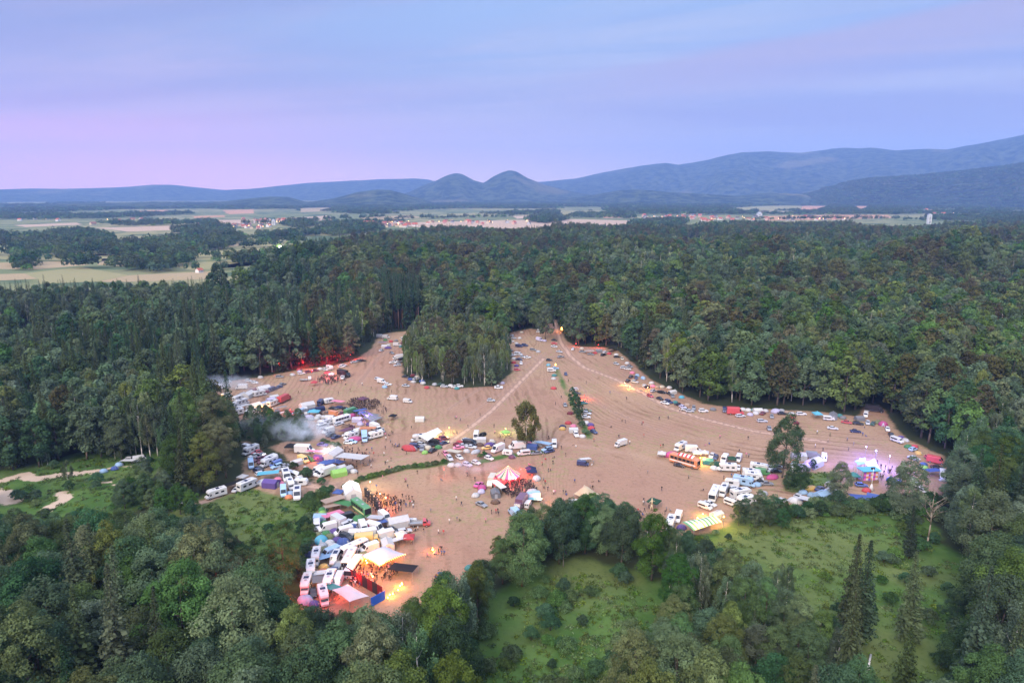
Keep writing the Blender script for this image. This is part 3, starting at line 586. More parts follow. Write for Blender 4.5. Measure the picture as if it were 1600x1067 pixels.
for a in (('spruceB', 1322, 1012, 836), ('spruceA', 1343, 1006, 846), ('spruceB', 1418, 1002, 862), ('spruceC', 1412, 1076, 980), ('spruceC', 1574, 1072, 985), ('spruceA', 1420, 872, 790), ('broadD', 1540, 902, 782), ('broadD', 1414, 812, 724), ('broadD', 1222, 746, 655), ('bushC', 861, 548, 536), ('broadD', 852, 530, 484), ('broadC', 843, 518, 470), ('broadB', 880, 520, 452), ('broadA', 900, 538, 470), ('birchB', 1222, 905, 880, ), ('birchB', 1228, 950, 885), ('birchB', 1210, 950, 890), ('broadB', 1250, 770, 728), ('broadD', 1232, 765, 736), ('broadD', 1310, 782, 727), ('broadB', 1270, 735, 718), ('broadB', 1390, 768, 745),
          ('bushC', 614, 595, 582), ('bushC', 620, 592, 581), ('bushC', 608, 594, 584), ('broadB', 778, 600, 572), ('broadB', 768, 604, 578), ('bushC', 868, 560, 545), ('bushC', 872, 552, 538), ('bushC', 757, 714, 703), ('bushA', 750, 716, 708), ('bushC', 502, 757, 743), ('bushC', 518, 768, 755), ('bushC', 480, 742, 728),
          ('bushA', 880, 588, 580), ('bushC', 886, 612, 602), ('bushC', 892, 622, 603), ('broadB', 895, 632, 608), ('broadB', 899, 642, 618), ('broadB', 903, 652, 628), ('broadB', 905, 660, 640), ('bushC', 909, 668, 655), ('bushA', 915, 678, 670),
          ('broadA', 345, 838, 792), ('broadB', 300, 812, 782), ('spruceA', 320, 830, 792), ('bushC', 420, 830, 815), ('bushA', 400, 850, 838), ('bushC', 445, 800, 790), ('bushA', 380, 800, 792), ('bushC', 468, 835, 820), ('bushC', 440, 860, 845), ('birchB', 108, 760, 720), ('bushC', 108, 766, 748), ('bushC', 55, 782, 762), ('birchB', 66, 728, 700), ('birchB', 75, 728, 702), ('bushC', 150, 765, 748), ('bushC', 152, 755, 735),
          ('bushC', 830, 1000, 975), ('bushC', 860, 985, 955), ('bushA', 800, 1030, 1008), ('bushA', 870, 945, 922), ('bushC', 880, 925, 900), ('bushC', 960, 1040, 1010), ('bushC', 930, 1055, 1025), ('bushA', 900, 1062, 1040), ('bushA', 920, 930, 915), ('bushC', 850, 965, 940), ('bushA', 760, 1050, 1028), ('bushC', 875, 1010, 992), ('bushA', 990, 1000, 985), ('bushC', 1450, 900, 880), ('bushC', 1480, 930, 905), ('bushA', 1520, 960, 935), ('bushC', 1500, 1000, 975), ('bushA', 1450, 970, 950), ('bushC', 1470, 1040, 1015), ('bushC', 1520, 905, 885), ('bushA', 1390, 940, 925), ('bushC', 1360, 960, 940), ('bushC', 1530, 1020, 990), ('bushA', 1290, 905, 893), ('bushA', 1380, 875, 862), ('bushC', 1340, 860, 850), ('broadB', 1490, 985, 925), ('broadD', 1550, 1040, 955), ('broadB', 1515, 1068, 975)):
    hero(*a)
for px, py in [(565, 750), (572, 748), (580, 746), (589, 744), (597, 742), (606, 739), (614, 737), (622, 734), (630, 732), (637, 731), (648, 730), (658, 729), (668, 728), (680, 726), (694, 723), (540, 762), (548, 758), (556, 756), (505, 690), (512, 693), (520, 695), (527, 698)]:
    hero('bushB', px, py, None, .55*random.uniform(.8, 1.2))
for q_ in (P_MEADOW_C, P_MEADOW_R, P_CLEAR_R, P_MEADOW_P):
    w_ = GP(q_)
    for i in range(len(w_)):
        a_, b_ = Vector(w_[i]), Vector(w_[(i+1) % len(w_)]); n_ = int((b_-a_).length/3.2)
        for j in range(n_):
            c_ = a_.lerp(b_, j/max(1, n_))
            if random.random() < .34 and 88 < c_.y < 330: SPEC.append((c_.x+random.gauss(0, 1.6), c_.y+random.gauss(0, 1.6), random.choice(('bushA', 'bushC', 'bushB', 'bushC')), random.uniform(.45, 1.0)))
for _ in range(20):
    SPEC.append((*G(random.gauss(880, 70), random.uniform(925, 1090))[:2], random.choice(('bushA', 'bushC', 'bushB')), random.uniform(.4, 1.0)))
lone = G(822, 700); SPEC.append((lone.x, lone.y, 'lone', 1.0))
# in the photo the near woods end at this line : trees in front of it stay below it
NEAR_LINE = [(-200, 806), (0, 804), (60, 806), (120, 806), (200, 800), (250, 800), (300, 806), (330, 812), (380, 850), (420, 880), (450, 925), (480, 950), (520, 946), (560, 950), (600, 962), (640, 955), (665, 930), (700, 893), (735, 888), (760, 855), (800, 820), (830, 796), (860, 786), (900, 768), (945, 764), (975, 778), (1000, 796), (1040, 822), (1060, 832), (1100, 842), (1130, 850), (1150, 862), (1180, 885), (1230, 930), (1290, 965), (1310, 960), (1700, 960)]
def fit_line():
    out = []
    for x, y, kind, s in SPEC[:NHERO0]:
        bx, by = proj(x, y, 0); ln = np.interp(bx, [p[0] for p in NEAR_LINE], [p[1] for p in NEAR_LINE])
        if by > 1040 and (735 < bx < 965 or 1345 < bx < 1500): ln = 1082
        if by > ln and (bx < 1300 or ln > 1080) and 'bush' not in kind:
            h0 = {'broadA': 21, 'broadB': 19, 'broadC': 22, 'broadD': 18, 'broadE': 20, 'birchA': 21, 'birchB': 19, 'spruceA': 25, 'spruceB': 27, 'spruceC': 16}.get(kind, 20)
            py = ln+random.uniform(-4, 12); dep = PITCH+math.atan((py-CY)/F); h = CAMH-y*math.tan(dep)
            if h < h0*.3:
                if h > 2.2: out.append((x, y, random.choice(('bushA', 'bushC', 'bushC')), h/4.2))
                continue
            s = min(s, h/h0)
        out.append((x, y, kind, s))
    return out+SPEC[NHERO0:]
SPEC = fit_line()
# ---- names and words
LOOK = {'lone': ('birch_tree', 'tall lone birch with a loose olive crown', ''), 'broadA': ('broadleaf_tree', 'mid green rounded broadleaf tree', 'broad_mid'), 'broadB': ('broadleaf_tree', 'dark green wide broadleaf tree', ''), 'broadC': ('broadleaf_tree', 'olive green broadleaf tree', ''), 'broadD': ('broadleaf_tree', 'grey green loose broadleaf tree', ''), 'broadE': ('broadleaf_tree', 'bright green broadleaf tree', ''), 'birchA': ('birch_tree', 'pale birch with a slim white trunk', ''), 'birchB': ('birch_tree', 'grey green birch with a white trunk', ''), 'spruceA': ('spruce_tree', 'dark pointed spruce', ''), 'spruceB': ('spruce_tree', 'olive pointed spruce', ''), 'spruceC': ('spruce_tree', 'young pointed spruce', ''), 'bushA': ('bush', 'light green low bush', ''), 'bushB': ('bush', 'flat spreading green bush', ''), 'bushC': ('bush', 'dark green upright bush', '')}
CATS = {'broadleaf_tree': 'tree', 'birch_tree': 'birch', 'spruce_tree': 'spruce', 'bush': 'bush'}
AREAS = [('in the central grove standing in the field', [(620, 505), (800, 505), (815, 610), (620, 615)]), ('in the hedge across the middle of the field', [(860, 540), (930, 540), (935, 690), (870, 690)]), ('in the grass strip left across the field', [(535, 715), (710, 715), (710, 765), (535, 765)]), ('in the smoky thicket beside the crowded camp', [(345, 640), (535, 640), (535, 700), (345, 706)]), ('beside the double row of cars', [(410, 695), (530, 695), (530, 772), (470, 768)]), ('beside the stretch tent camp', [(430, 765), (520, 765), (500, 910), (430, 910)]), ('on the meadow below the motorhomes', [(330, 765), (440, 765), (440, 900), (330, 900)]), ('in the clump behind the parked motorhomes', [(225, 640), (400, 640), (385, 765), (330, 800), (225, 760)]), ('among the scrub round the winding footpath', [(-90, 700), (340, 690), (340, 870), (-90, 830)]), ('in the forest beyond the winding footpath', [(-200, 540), (330, 540), (330, 700), (-200, 710)]), ('at the red-lit forest edge', [(330, 480), (600, 480), (600, 600), (330, 600)]), ('at the far corner of the field', [(560, 440), (860, 440), (860, 530), (560, 530)]), ('behind the long curved row of cars', [(860, 440), (1400, 440), (1400, 660), (860, 660)]), ('on the wooded edge beside the floodlit stage', [(1380, 560), (1800, 560), (1800, 830), (1380, 830)]), ('beside the green patch in the caravan camp', [(1160, 640), (1380, 640), (1380, 845), (1140, 845)]), ('in the overgrown clearing with tall spruces', [(1240, 830), (1800, 830), (1800, 1300), (1240, 1300)]), ('in the thicket between the two near meadows', [(1040, 840), (1260, 840), (1340, 1300), (940, 1300), (1040, 1000)]), ('in the belt before the carousel tent', [(760, 800), (1080, 800), (1060, 900), (760, 905)]), ('in the sunken near meadow', [(740, 900), (1060, 900), (1000, 1300), (720, 1300)]), ('in the wood in front of the stretch tent', [(430, 900), (780, 860), (760, 1300), (430, 1300)]), ('in the wood below the footpath meadow', [(-300, 800), (470, 800), (440, 1300), (-300, 1300)])]
def area_of(px, py):
    for nm, pl in AREAS:
        if inpoly(np.array([px]), np.array([py]), pl)[0]: return nm
    return 'in the forest round the field'
SPEC = [s for s in SPEC]
vis = []
for s in SPEC:
    bx, by = proj(s[0], s[1], 0); tx, ty = proj(s[0], s[1], 23*s[3] if 'bush' not in s[2] else 3)
    vis.append((math.hypot(s[0], s[1]), bx, by, -70 < bx < 1670 and ty < 1085))
order = sorted(range(len(SPEC)), key=lambda i: vis[i][0])
count = {}; STUFFTREES = []
SAYS = {}
FARK = {'broadA': (0, 3), 'broadB': (1, 3), 'broadC': (2, 4), 'broadD': (3,), 'broadE': (5, 0), 'birchA': (NB-2,), 'birchB': (NB-1,), 'spruceA': (6,), 'spruceB': (7,), 'spruceC': (7,), 'plant': (8,)}
for i in order:
    x, y, kind, s = SPEC[i]; d, bx, by, v = vis[i]
    if kind in LOOK:
        nm = LOOK[kind][0]
        if v and count.get(nm, 0) < {'bush': 280}.get(nm, 295):
            count[nm] = count.get(nm, 0)+1
            rz = random.uniform(0, 6.28); e = link(nm, None, None, (x, y, 0), rz, (s*random.uniform(.8, 1.16), s*random.uniform(.8, 1.16), s))
            e.rotation_euler = (random.gauss(0, .02), random.gauss(0, .02), rz)
            sz = '' if .8 <= s <= 1.12 else ('tall ' if s > 1.12 else 'small ')
            lab = sz+LOOK[kind][1]+' '+(area_of(bx, by) if kind != 'lone' else 'standing among parked vans in mid field')
            if len(lab.replace('-', ' ').split()) > 16: lab = lab.replace(' with a slim white trunk', '').replace(' with a white trunk', '')
            tag(e, lab, CATS[nm], lab)
            link('crown', PROTO[kind][0], e); link('trunk', PROTO[kind][1], e)
            continue
    if kind.startswith('bush'): continue
    STUFFTREES.append((x, y, random.choice(FARK[kind]), s))
# the rest of the forest out to the plain, on gently rolling land
def rise(x, y):
    a = max(0.0, min(1.0, (y-600)/160))
    n = mnoise.noise(Vector((x*.0042, y*.0036, 12.3)))+.45*mnoise.noise(Vector((x*.009, y*.008, 4.3)))
    bx, by = proj(x, y, 0); e = max(0.0, min(1.0, (by-np.interp(bx, [p[0] for p in FAR_EDGE], [p[1] for p in FAR_EDGE])-20)/45))
    for w in WFARC[:2]: e = min(e, max(0.0, min(1.0, (-sdist(np.array([x]), np.array([y]), w)[0]-10)/80)))
    return a*e*max(0.0, 14+40*n)
def build_rise():
    xs = np.arange(-1500, 1501, 25.0); ys = np.arange(590, 1900, 25.0); v = [(x, y, rise(x, y)-.12 if abs(x) < y*.95 else -.12) for y in ys for x in xs]; n = len(xs)
    f = [(j*n+i, j*n+i+1, (j+1)*n+i+1, (j+1)*n+i) for j in range(len(ys)-1) for i in range(n-1)]
    me = bpy.data.meshes.new('rolling_land'); me.from_pydata(v, [], f); me.materials.append(bpy.data.materials['plain']); structure(link('rolling_land', me))
build_rise()
X, Y = jitter_grid(-1350, 1400, 560, 1800, 11.2)
k = (np.abs(X) < Y*.80+12); X, Y = X[k], Y[k]
BX, BY = pxy(X, Y); _, TY = pxy(X, Y, 23.0)
wob = np.array([mnoise.noise(Vector((x*.006, y*.006, 1.7)))*5 for x, y in zip(X, Y)])
ok = allowed(X, Y, 2) & (TY+wob*.7 >= np.interp(BX, [p[0] for p in FAR_EDGE], [p[1] for p in FAR_EDGE]))
ok &= Y > 585
for x, y, bx, by in zip(X[ok], Y[ok], BX[ok], BY[ok]):
    h = 1+.3*mnoise.noise(Vector((x*.006, y*.006, 8.1)))
    n = mnoise.noise(Vector((x*.005, y*.005, 3.3))); n2 = mnoise.noise(Vector((x*.011, y*.011, 6.3))); u = random.random()
    if bx < 520: kk = random.choice((6, 7, 1, 3, 6, 1, 0) if n > -.1 else (0, 1, 3, 10, 2))
    elif n > .18: kk = random.choice((6, 7, 4, 1, 6, 2))
    elif n2 > .15: kk = random.choice((3, 10, 0, 3, 9))
    elif n2 < -.2: kk = random.choice((4, 2, 1, 4, 7))
    else: kk = random.choice((0, 1, 2, 3, 5, 0, 1, 10))
    STUFFTREES.append((x, y, kk, h*random.uniform(.88, 1.5 if y < 900 else 1.22)))
P = [(a, b, rise(a, b)-.3 if b > 590 else 0) for a, b, *_ in STUFFTREES]
scatter('forest', FARP, P, [c for *_, c, d in STUFFTREES], [(d*random.uniform(.9, 1.1),)*2+(d,) for *_, d in STUFFTREES], RNG.uniform(0, 6.28, len(P)))
# woods, hedges and single trees on the plain
WOODS = [[(15, 391), (40, 374), (120, 364), (168, 371), (180, 386), (130, 396), (60, 397)], [(120, 392), (180, 386), (250, 378), (330, 374), (372, 370), (378, 378), (345, 390), (260, 399), (180, 402)], [(270, 362), (340, 356), (370, 362), (350, 368), (290, 370)], [(200, 424), (225, 410), (290, 404), (300, 412), (255, 424)], [(345, 410), (440, 402), (448, 406), (380, 416)], [(20, 422), (30, 408), (48, 410), (52, 424)], [(490, 364), (520, 352), (590, 356), (600, 362), (520, 370)], [(440, 352), (470, 348), (500, 352), (470, 357)], [(390, 372), (480, 364), (500, 368), (440, 373)], [(980, 352), (1040, 345), (1075, 346), (1060, 356), (1000, 357)], [(-60, 378), (0, 372), (30, 376), (10, 384), (-60, 386)], [(1280, 331), (1300, 322), (1330, 322), (1340, 332)], [(1360, 331), (1400, 321), (1420, 325), (1400, 336)], [(820, 346), (850, 338), (890, 344), (850, 350)], [(1530, 350), (1560, 338), (1600, 335), (1700, 335), (1700, 352)]]
X, Y = jitter_grid(-5200, 5200, 1200, 6200, 27); k = np.abs(X) < Y*.8+30; X, Y = X[k], Y[k]
dens = np.array([mnoise.fractal(Vector((x*.0011, y*.0016, 4.4)), 1.0, 2.0, 4) for x, y in zip(X, Y)])
keep = dens > np.interp(Y, [1200, 1900, 2600, 3600, 6200], [.6, .42, .2, -.02, -.25])
for kk, pl in FAR_FIELDS: keep &= sdist(X, Y, GP(pl)) < -8
BX, BY = pxy(X, Y); _, TY = pxy(X, Y, 23.0)
keep &= TY < np.interp(BX, [p[0] for p in FAR_EDGE], [p[1] for p in FAR_EDGE])-1
keep &= ~((BX > 340) & (BX < 520) & (BY > 341) & (BY < 360)) & ~((BX > 520) & (BX < 830) & (BY > 350) & (BY < 360)) & ~((BX > 990) & (BX < 1400) & (BY > 336) & (BY < 350))
pts = list(zip(X[keep], Y[keep]))
for pl in WOODS:
    w = GP(pl); xs = [p[0] for p in w]; ys = [p[1] for p in w]
    a, b = jitter_grid(min(xs), max(xs), min(ys), max(ys), 15); q = inpoly(a, b, w); pts += list(zip(a[q], b[q]))
for a, b in [((345, 408), (455, 396)), ((250, 425), (370, 421)), ((60, 392), (130, 412)), ((180, 412), (330, 402)), ((390, 374), (470, 380)), ((470, 346), (600, 340)), ((620, 343), (800, 340)), ((380, 352), (520, 348)), ((0, 404), (160, 410)), ((100, 420), (240, 416)), ((330, 392), (460, 377)), ((400, 387), (450, 382)), ((-20, 398), (80, 402)), ((1250, 331), (1420, 330)), ((1180, 344), (1400, 343))]:
    p, q = G(*a), G(*b); n = max(2, int((q-p).length/16))
    for i in range(n+1):
        if random.random() < .8: r = p.lerp(q, i/n); pts.append((r.x+random.gauss(0, 5), r.y+random.gauss(0, 5)))
scatter('far_woods', CL, [(a, b, -1) for a, b in pts], RNG.integers(0, 3, len(pts)), [((lambda z: (z, z, z*random.uniform(.8, 1.15)))(random.uniform(.6, 1.15))) for _ in pts], RNG.uniform(0, 6.28, len(pts)))
# trees on the near right hill
pts = []
dg0 = bpy.context.evaluated_depsgraph_get()
for o in [o for o in COL.objects if o.name.startswith('hills')]:
    if o.name != 'hills.004': continue
    vs = o.data.vertices
    for v in vs:
        if v.co.z > 4 and math.hypot(v.co.x, v.co.y) < 6750 and v.co.x < v.co.y*.85:
            for _ in range(6): pts.append((v.co.x+random.uniform(-22, 22), v.co.y+random.uniform(-62, 62), v.co.z-9))
scatter('hillside_woods', CL, pts, RNG.integers(0, 3, len(pts)), [(s_, s_, s_) for s_ in RNG.uniform(.7, 1.15, len(pts))], RNG.uniform(0, 6.28, len(pts)))
# meadow growth
mpts = []
for w, s in ((WOPEN[2], 1.9), (WOPEN[3], 2.3), (WOPEN[4], 1.9), (WOPEN[5], 1.7), (WOPEN[6], 2.0), (GP(P_ISLE), 1.8)):
    xs = [p[0] for p in w]; ys = [p[1] for p in w]; a, b = jitter_grid(min(xs), max(xs), max(80, min(ys)), max(ys), s); q = inpoly(a, b, w)
    for l in WPATH: q &= segdist(a, b, l) > 1.6
    for x, y in zip(a[q], b[q]):
        n = mnoise.noise(Vector((x*.05, y*.05, 5))); u = random.random()
        if u < .6+.3*n: mpts.append((x, y, 0 if u < .25 else 1, random.uniform(.4, .95)))
scatter('meadow_grass', TF, [(a, b, 0) for a, b, c, d in mpts], [c for *_, c, d in mpts], [(d, d, d*random.uniform(.7, 1.1)) for *_, d in mpts], RNG.uniform(0, 6.28, len(mpts)))
print('trees', count, len(STUFFTREES), len(pts), len(mpts))
# ================================================================ VEHICLES, TENTS, PEOPLE : one of each kind, with parts
PAINT = objcol('vehicle_paint', .32, .10, .8, .5, .35); GLASS = basic('dark_glass', (.018, .022, .028), .08, .1, 1, 0, .6); TYRE = basic('tyre_rubber', (.02, .02, .02), .85); RIM = basic('wheel_rim', (.42, .42, .44), .35, .1, 1, .8)
LAMPW = basic('lamp_glass', (.75, .75, .72), .15, .05); LAMPR = basic('tail_lamp', (.38, .02, .02), .2, .1); PLAST = basic('black_plastic', (.035, .035, .04), .55); WHITE = basic('white_panel', (.6, .6, .585), .45, .06, .6); GREY = basic('grey_panel', (.30, .31, .33), .5, .1); STEEL = basic('steel', (.38, .39, .40), .4, .15, 2, .7); SOLAR = basic('solar_cells', (.015, .02, .06), .15, .2, 2, 0, .6)
FABRIC = objcol('tent_fabric', .75, .12, 1.0, .2, 0, .25); FABW = basic('white_fabric', (.58, .57, .56), .8, .08, .7); POLE = basic('tent_pole', (.30, .30, .30), .45, .1, 1, .6); WOOD = basic('planks', (.22, .14, .08), .8, .35, 2.0); DARKF = basic('dark_fabric', (.025, .025, .03), .85, .3)
class Kind:
    def __init__(s, name, cat): s.name, s.cat, s.parts = name, cat, []
    def part(s, nm, mb, mats, loc=(0, 0, 0)): s.parts.append((nm, mb, mats, loc)); return s
    def build(s):
        cache = {}; s.full = []
        for nm, mb, mats, loc in s.parts:
            if id(mb) not in cache: cache[id(mb)] = mb.mesh(nm, mats)
            s.full.append((nm, cache[id(mb)], loc))
        J = MB(); allm = []
        for nm, mb, mats, loc in s.parts:
            mp = []
            for m in mats:
                if m not in allm: allm.append(m)
                mp.append(allm.index(m))
            i = len(J.v); J.v += [(a+loc[0], b+loc[1], c+loc[2]) for a, b, c in mb.v]; J.f += [tuple(k+i for k in f) for f in mb.f]; J.m += [mp[k] for k in mb.m]; J.sm += mb.sm
        s.joined = J.mesh(s.name, allm)
        return s
KINDS = {}
def wheel_mb(r, w, n=12):
    mb = MB(); a = []
    for x, rr in ((-w/2, r*.62), (-w/2, r), (w/2, r), (w/2, r*.62)):
        a.append([(rr*math.cos(k*2*math.pi/n), x, rr*math.sin(k*2*math.pi/n)) for k in range(n)])
    mb.rings(a, 0, True, False)
    for sgn, x in ((1, w/2-.02), (-1, -w/2+.02)):
        p = [(r*.62*math.cos(k*2*math.pi/n), x, r*.62*math.sin(k*2*math.pi/n)) for k in range(n)]; mb.face(p if sgn < 0 else p[::-1], 1)
    return mb
def ring8(x, hw, zb, zt, rb=.14, rt=.12, k=.9):
    return [(x, -hw*k, zb), (x, -hw, zb+rb), (x, -hw, zt-rt), (x, -hw*k, zt), (x, hw*k, zt), (x, hw, zt-rt), (x, hw, zb+rb), (x, hw*k, zb)]
def pane(mb, pts, n, mi=0, th=.02):
    """a window pane with thickness th, standing proud along n"""
    n = Vector(n).normalized()*th; p = [Vector(q) for q in pts]
    a = [q-n*.6 for q in p]; b = [q+n for q in p]
    mb.rings([a, b], mi)
def one(pts, n, th=.02):
    m = MB(); pane(m, pts, n, 0, th); return m
def wheels(k, xs, hw, r, w=.22, nm='wheel'):
    wm = wheel_mb(r, w)
    for x in xs:
        for s in (-1, 1): k.part(nm, wm, [TYRE, RIM], (x, s*(hw-w*.4), r))
def lights(k, xf, xr, hw, z, zr=None):
    h = MB(); h.box((0, 0, 0), (.08, .34, .16)); t = MB(); t.box((0, 0, 0), (.06, .2, .22))
    for s in (-1, 1): k.part('headlight', h, [LAMPW], (xf, s*hw*.68, z)); k.part('tail_light', t, [LAMPR], (xr, s*hw*.8, zr or z+.1))
def car(name, L, W, H, style):
    k = Kind('car', 'car'); hw = W/2; belt = H*.61; b = MB()
    tail = -L/2+(.1 if style != 'sedan' else .1)
    b.rings([ring8(-L/2, hw*.84, .4, belt*.86), ring8(-L/2+.14, hw*.97, .26, belt*(.98 if style != 'sedan' else .95)), ring8(-L*.2, hw, .22, belt), ring8(L*.18, hw, .22, belt), ring8(L*.34, hw*.98, .22, belt*.93), ring8(L/2-.12, hw*.92, .26, belt*.78), ring8(L/2, hw*.8, .34, belt*.66)], 0, sm=False)
    fb, ft = L*.21, L*.06
    rb, rt = {'hatch': (-L*.47, -L*.36), 'estate': (-L*.48, -L*.42), 'sedan': (-L*.35, -L*.2), 'suv': (-L*.48, -L*.43)}[style]
    w0, w1 = hw*.92, hw*.74
    lo = [(rb, -w0, belt-.03), (fb, -w0, belt-.03), (fb, w0, belt-.03), (rb, w0, belt-.03)]; up = [(rt, -w1, H-.05), (ft, -w1, H-.05), (ft, w1, H-.05), (rt, w1, H-.05)]; tp = [(rt+.12, -w1*.9, H), (ft-.1, -w1*.9, H), (ft-.1, w1*.9, H), (rt+.12, w1*.9, H)]
    b.rings([lo, up, tp], 0)
    k.part('body', b, [PAINT])
    V = [Vector(p) for p in lo]; U = [Vector(p) for p in up]
    def face(i, j, m0=.08, z0=.12, z1=.92):
        a, c = V[i].lerp(V[j], m0), V[i].lerp(V[j], 1-m0); d, e = U[i].lerp(U[j], m0), U[i].lerp(U[j], 1-m0)
        pts = [a.lerp(d, z0), c.lerp(e, z0), c.lerp(e, z1), a.lerp(d, z1)]; n = (pts[1]-pts[0]).cross(pts[3]-pts[0])
        return one(pts, n)
    k.part('windscreen', face(1, 2, .05), [GLASS]); k.part('rear_window', face(3, 0, .08, .2), [GLASS]); k.part('side_window', face(0, 1, .06), [GLASS]); k.part('side_window', face(2, 3, .06), [GLASS])
    wheels(k, (-L*.31, L*.31), hw, .31 if style != 'suv' else .37); lights(k, L/2-.06, -L/2+.02, hw, belt*.62)
    KINDS[name] = k.build()
car('hatchback', 4.0, 1.74, 1.48, 'hatch'); car('estate', 4.6, 1.8, 1.48, 'estate'); car('saloon', 4.5, 1.78, 1.44, 'sedan'); car('suv', 4.6, 1.88, 1.78, 'suv')
def van(name, L, W, H, glazed=False, logo=False, cat='van', solar=False):
    k = Kind(cat, cat); hw = W/2; b = MB()
    b.rings([ring8(-L/2, hw*.95, .42, H-.06), ring8(-L/2+.1, hw, .34, H), ring8(L/2-1.75, hw, .34, H), ring8(L/2-1.45, hw*.98, .34, H-.16), ring8(L/2-.72, hw*.97, .34, 1.32), ring8(L/2-.08, hw*.92, .38, 1.0), ring8(L/2, hw*.8, .42, .8)], 0)
    k.part('body', b, [PAINT])
    k.part('windscreen', one([(L/2-1.41, -hw*.78, H-.24), (L/2-1.41, hw*.78, H-.24), (L/2-.76, hw*.82, 1.4), (L/2-.76, -hw*.82, 1.4)][::-1], (.75, 0, .6)), [GLASS])
    for s in (-1, 1):
        k.part('side_window', one([(L/2-1.75, s*hw, 1.42), (L/2-1.0, s*hw, 1.36), (L/2-1.36, s*hw, H-.42), (L/2-1.75, s*hw, H-.42)][::s], (0, s, 0)), [GLASS])
        if glazed: k.part('side_window', one([(-L/2+.3, s*hw, H*.56), (L/2-1.95, s*hw, H*.56), (L/2-1.95, s*hw, H-.3), (-L/2+.3, s*hw, H-.3)][::s], (0, s, 0)), [GLASS])
    r = MB()
    for s in (-1, 1): pane(r, [(-L/2+.0, s*hw*.12, H*.58), (-L/2+.0, s*hw*.78, H*.58), (-L/2+.02, s*hw*.72, H-.35), (-L/2+.02, s*hw*.12, H-.35)][::s], (-1, 0, 0))
    k.part('rear_window', r, [GLASS])
    if solar:
        m = MB(); m.box((-L*.12, 0, H+.04), (1.7, 1.2, .06)); k.part('solar_panel', m, [SOLAR])
    if logo:
        txt = bpy.data.curves.new('t', 'FONT'); txt.body = 'dpd'; txt.size = 1.15; o = bpy.data.objects.new('t', txt); COL.objects.link(o)
        tm = bpy.data.meshes.new_from_object(o.evaluated_get(bpy.context.evaluated_depsgraph_get())); bpy.data.objects.remove(o)
        for s in (-1, 1):
            m = MB(); cx = -L*.30*(1) if s < 0 else L*.0
            hexa = [(cx+.52*math.cos(a), s*(hw+.012), H*.60+.52*math.sin(a)) for a in [R(30+60*i) for i in range(6)]]
            pane(m, hexa[::-s], (0, s, 0), 0, .012)
            cx2 = cx+(.75 if s < 0 else -.75)
            for f in tm.polygons:
                m.face([(cx2-s*tm.vertices[i].co.x, s*(hw+.02), H*.47+tm.vertices[i].co.y) for i in f.vertices], 1)
            yy = s*(hw+.03)
            for a in (90, 210, 330): m.face([(cx, yy, H*.60), (cx+.40*math.cos(R(a-7)), yy, H*.60+.40*math.sin(R(a-7))), (cx+.40*math.cos(R(a+7)), yy, H*.60+.40*math.sin(R(a+7)))], 2)
            k.part('logo', m, [basic('logo_red', (.55, .02, .07), .5), GREY, WHITE])
    wheels(k, (-L*.29, L*.33), hw, .36, .24); lights(k, L/2-.04, -L/2+.02, hw, .86, 1.1)
    KINDS[name] = k.build()
van('van', 5.4, 2.0, 2.4); van('high_van', 6.2, 2.05, 2.75); van('minibus', 5.0, 1.92, 2.05, True, cat='minibus'); van('campervan', 5.6, 2.0, 2.5, True, cat='camper van', solar=True); van('courier_van', 6.2, 2.05, 2.75, logo=True)
for n_ in ('campervan',): KINDS[n_].name = 'camper_van'
def motorhome():
    k = Kind('motorhome', 'motorhome'); L, W, H = 6.8, 2.26, 3.0; hw = W/2; b = MB()
    b.rings([ring8(-L/2, hw*.96, .55, H-.12), ring8(-L/2+.12, hw, .48, H), ring8(L/2-1.75, hw, .48, H)], 0)
    b.rings([ring8(L/2-1.75, hw*.995, 1.95, H-.005), ring8(L/2-1.0, hw*.97, 1.98, H-.12), ring8(L/2-.66, hw*.9, 2.06, H-.5)], 0)
    k.part('body', b, [PAINT])
    c = MB(); c.rings([ring8(L/2-1.76, hw*.9, .4, 1.98), ring8(L/2-1.25, hw*.9, .4, 1.98), ring8(L/2-.7, hw*.88, .4, 1.26), ring8(L/2-.05, hw*.84, .42, 1.0), ring8(L/2, hw*.74, .46, .8)], 0); k.part('cab', c, [PAINT])
    k.part('windscreen', one([(L/2-1.22, -hw*.74, 1.93), (L/2-.73, -hw*.78, 1.32), (L/2-.73, hw*.78, 1.32), (L/2-1.22, hw*.74, 1.93)], (.75, 0, .6)), [GLASS])
    for s in (-1, 1):
        k.part('cab_window', one([(L/2-1.72, s*hw*.9, 1.3), (L/2-.98, s*hw*.9, 1.28), (L/2-1.28, s*hw*.9, 1.85), (L/2-1.72, s*hw*.9, 1.85)][::s], (0, s, 0)), [GLASS])
        for x in (-L*.36, -L*.08): k.part('side_window', one([(x, s*hw, 1.55), (x+1.05, s*hw, 1.55), (x+1.05, s*hw, 2.15), (x, s*hw, 2.15)][::s], (0, s, 0)), [GLASS])
    k.part('rear_window', one([(-L/2, .7, 1.6), (-L/2, -.7, 1.6), (-L/2, -.7, 2.2), (-L/2, .7, 2.2)], (-1, 0, 0)), [GLASS])
    h = MB(); h.box((0, 0, 0), (.7, .7, .12), 0, 0, .85)
    for x in (-1.9, .6): k.part('roof_hatch', h, [GREY], (x, 0, H+.05))
    m = MB(); m.box((-.7, 0, H+.04), (1.1, 1.3, .05)); k.part('solar_panel', m, [SOLAR])
    m = MB(); m.box((-.6, -hw-.06, H-.28), (3.6, .14, .16)); k.part('rolled_awning', m, [GREY])
    wheels(k, (-L*.24, L*.33), hw, .36, .24); lights(k, L/2-.03, -L/2+.02, hw*.95, .84, 1.0)
    KINDS['motorhome'] = k.build()
motorhome()
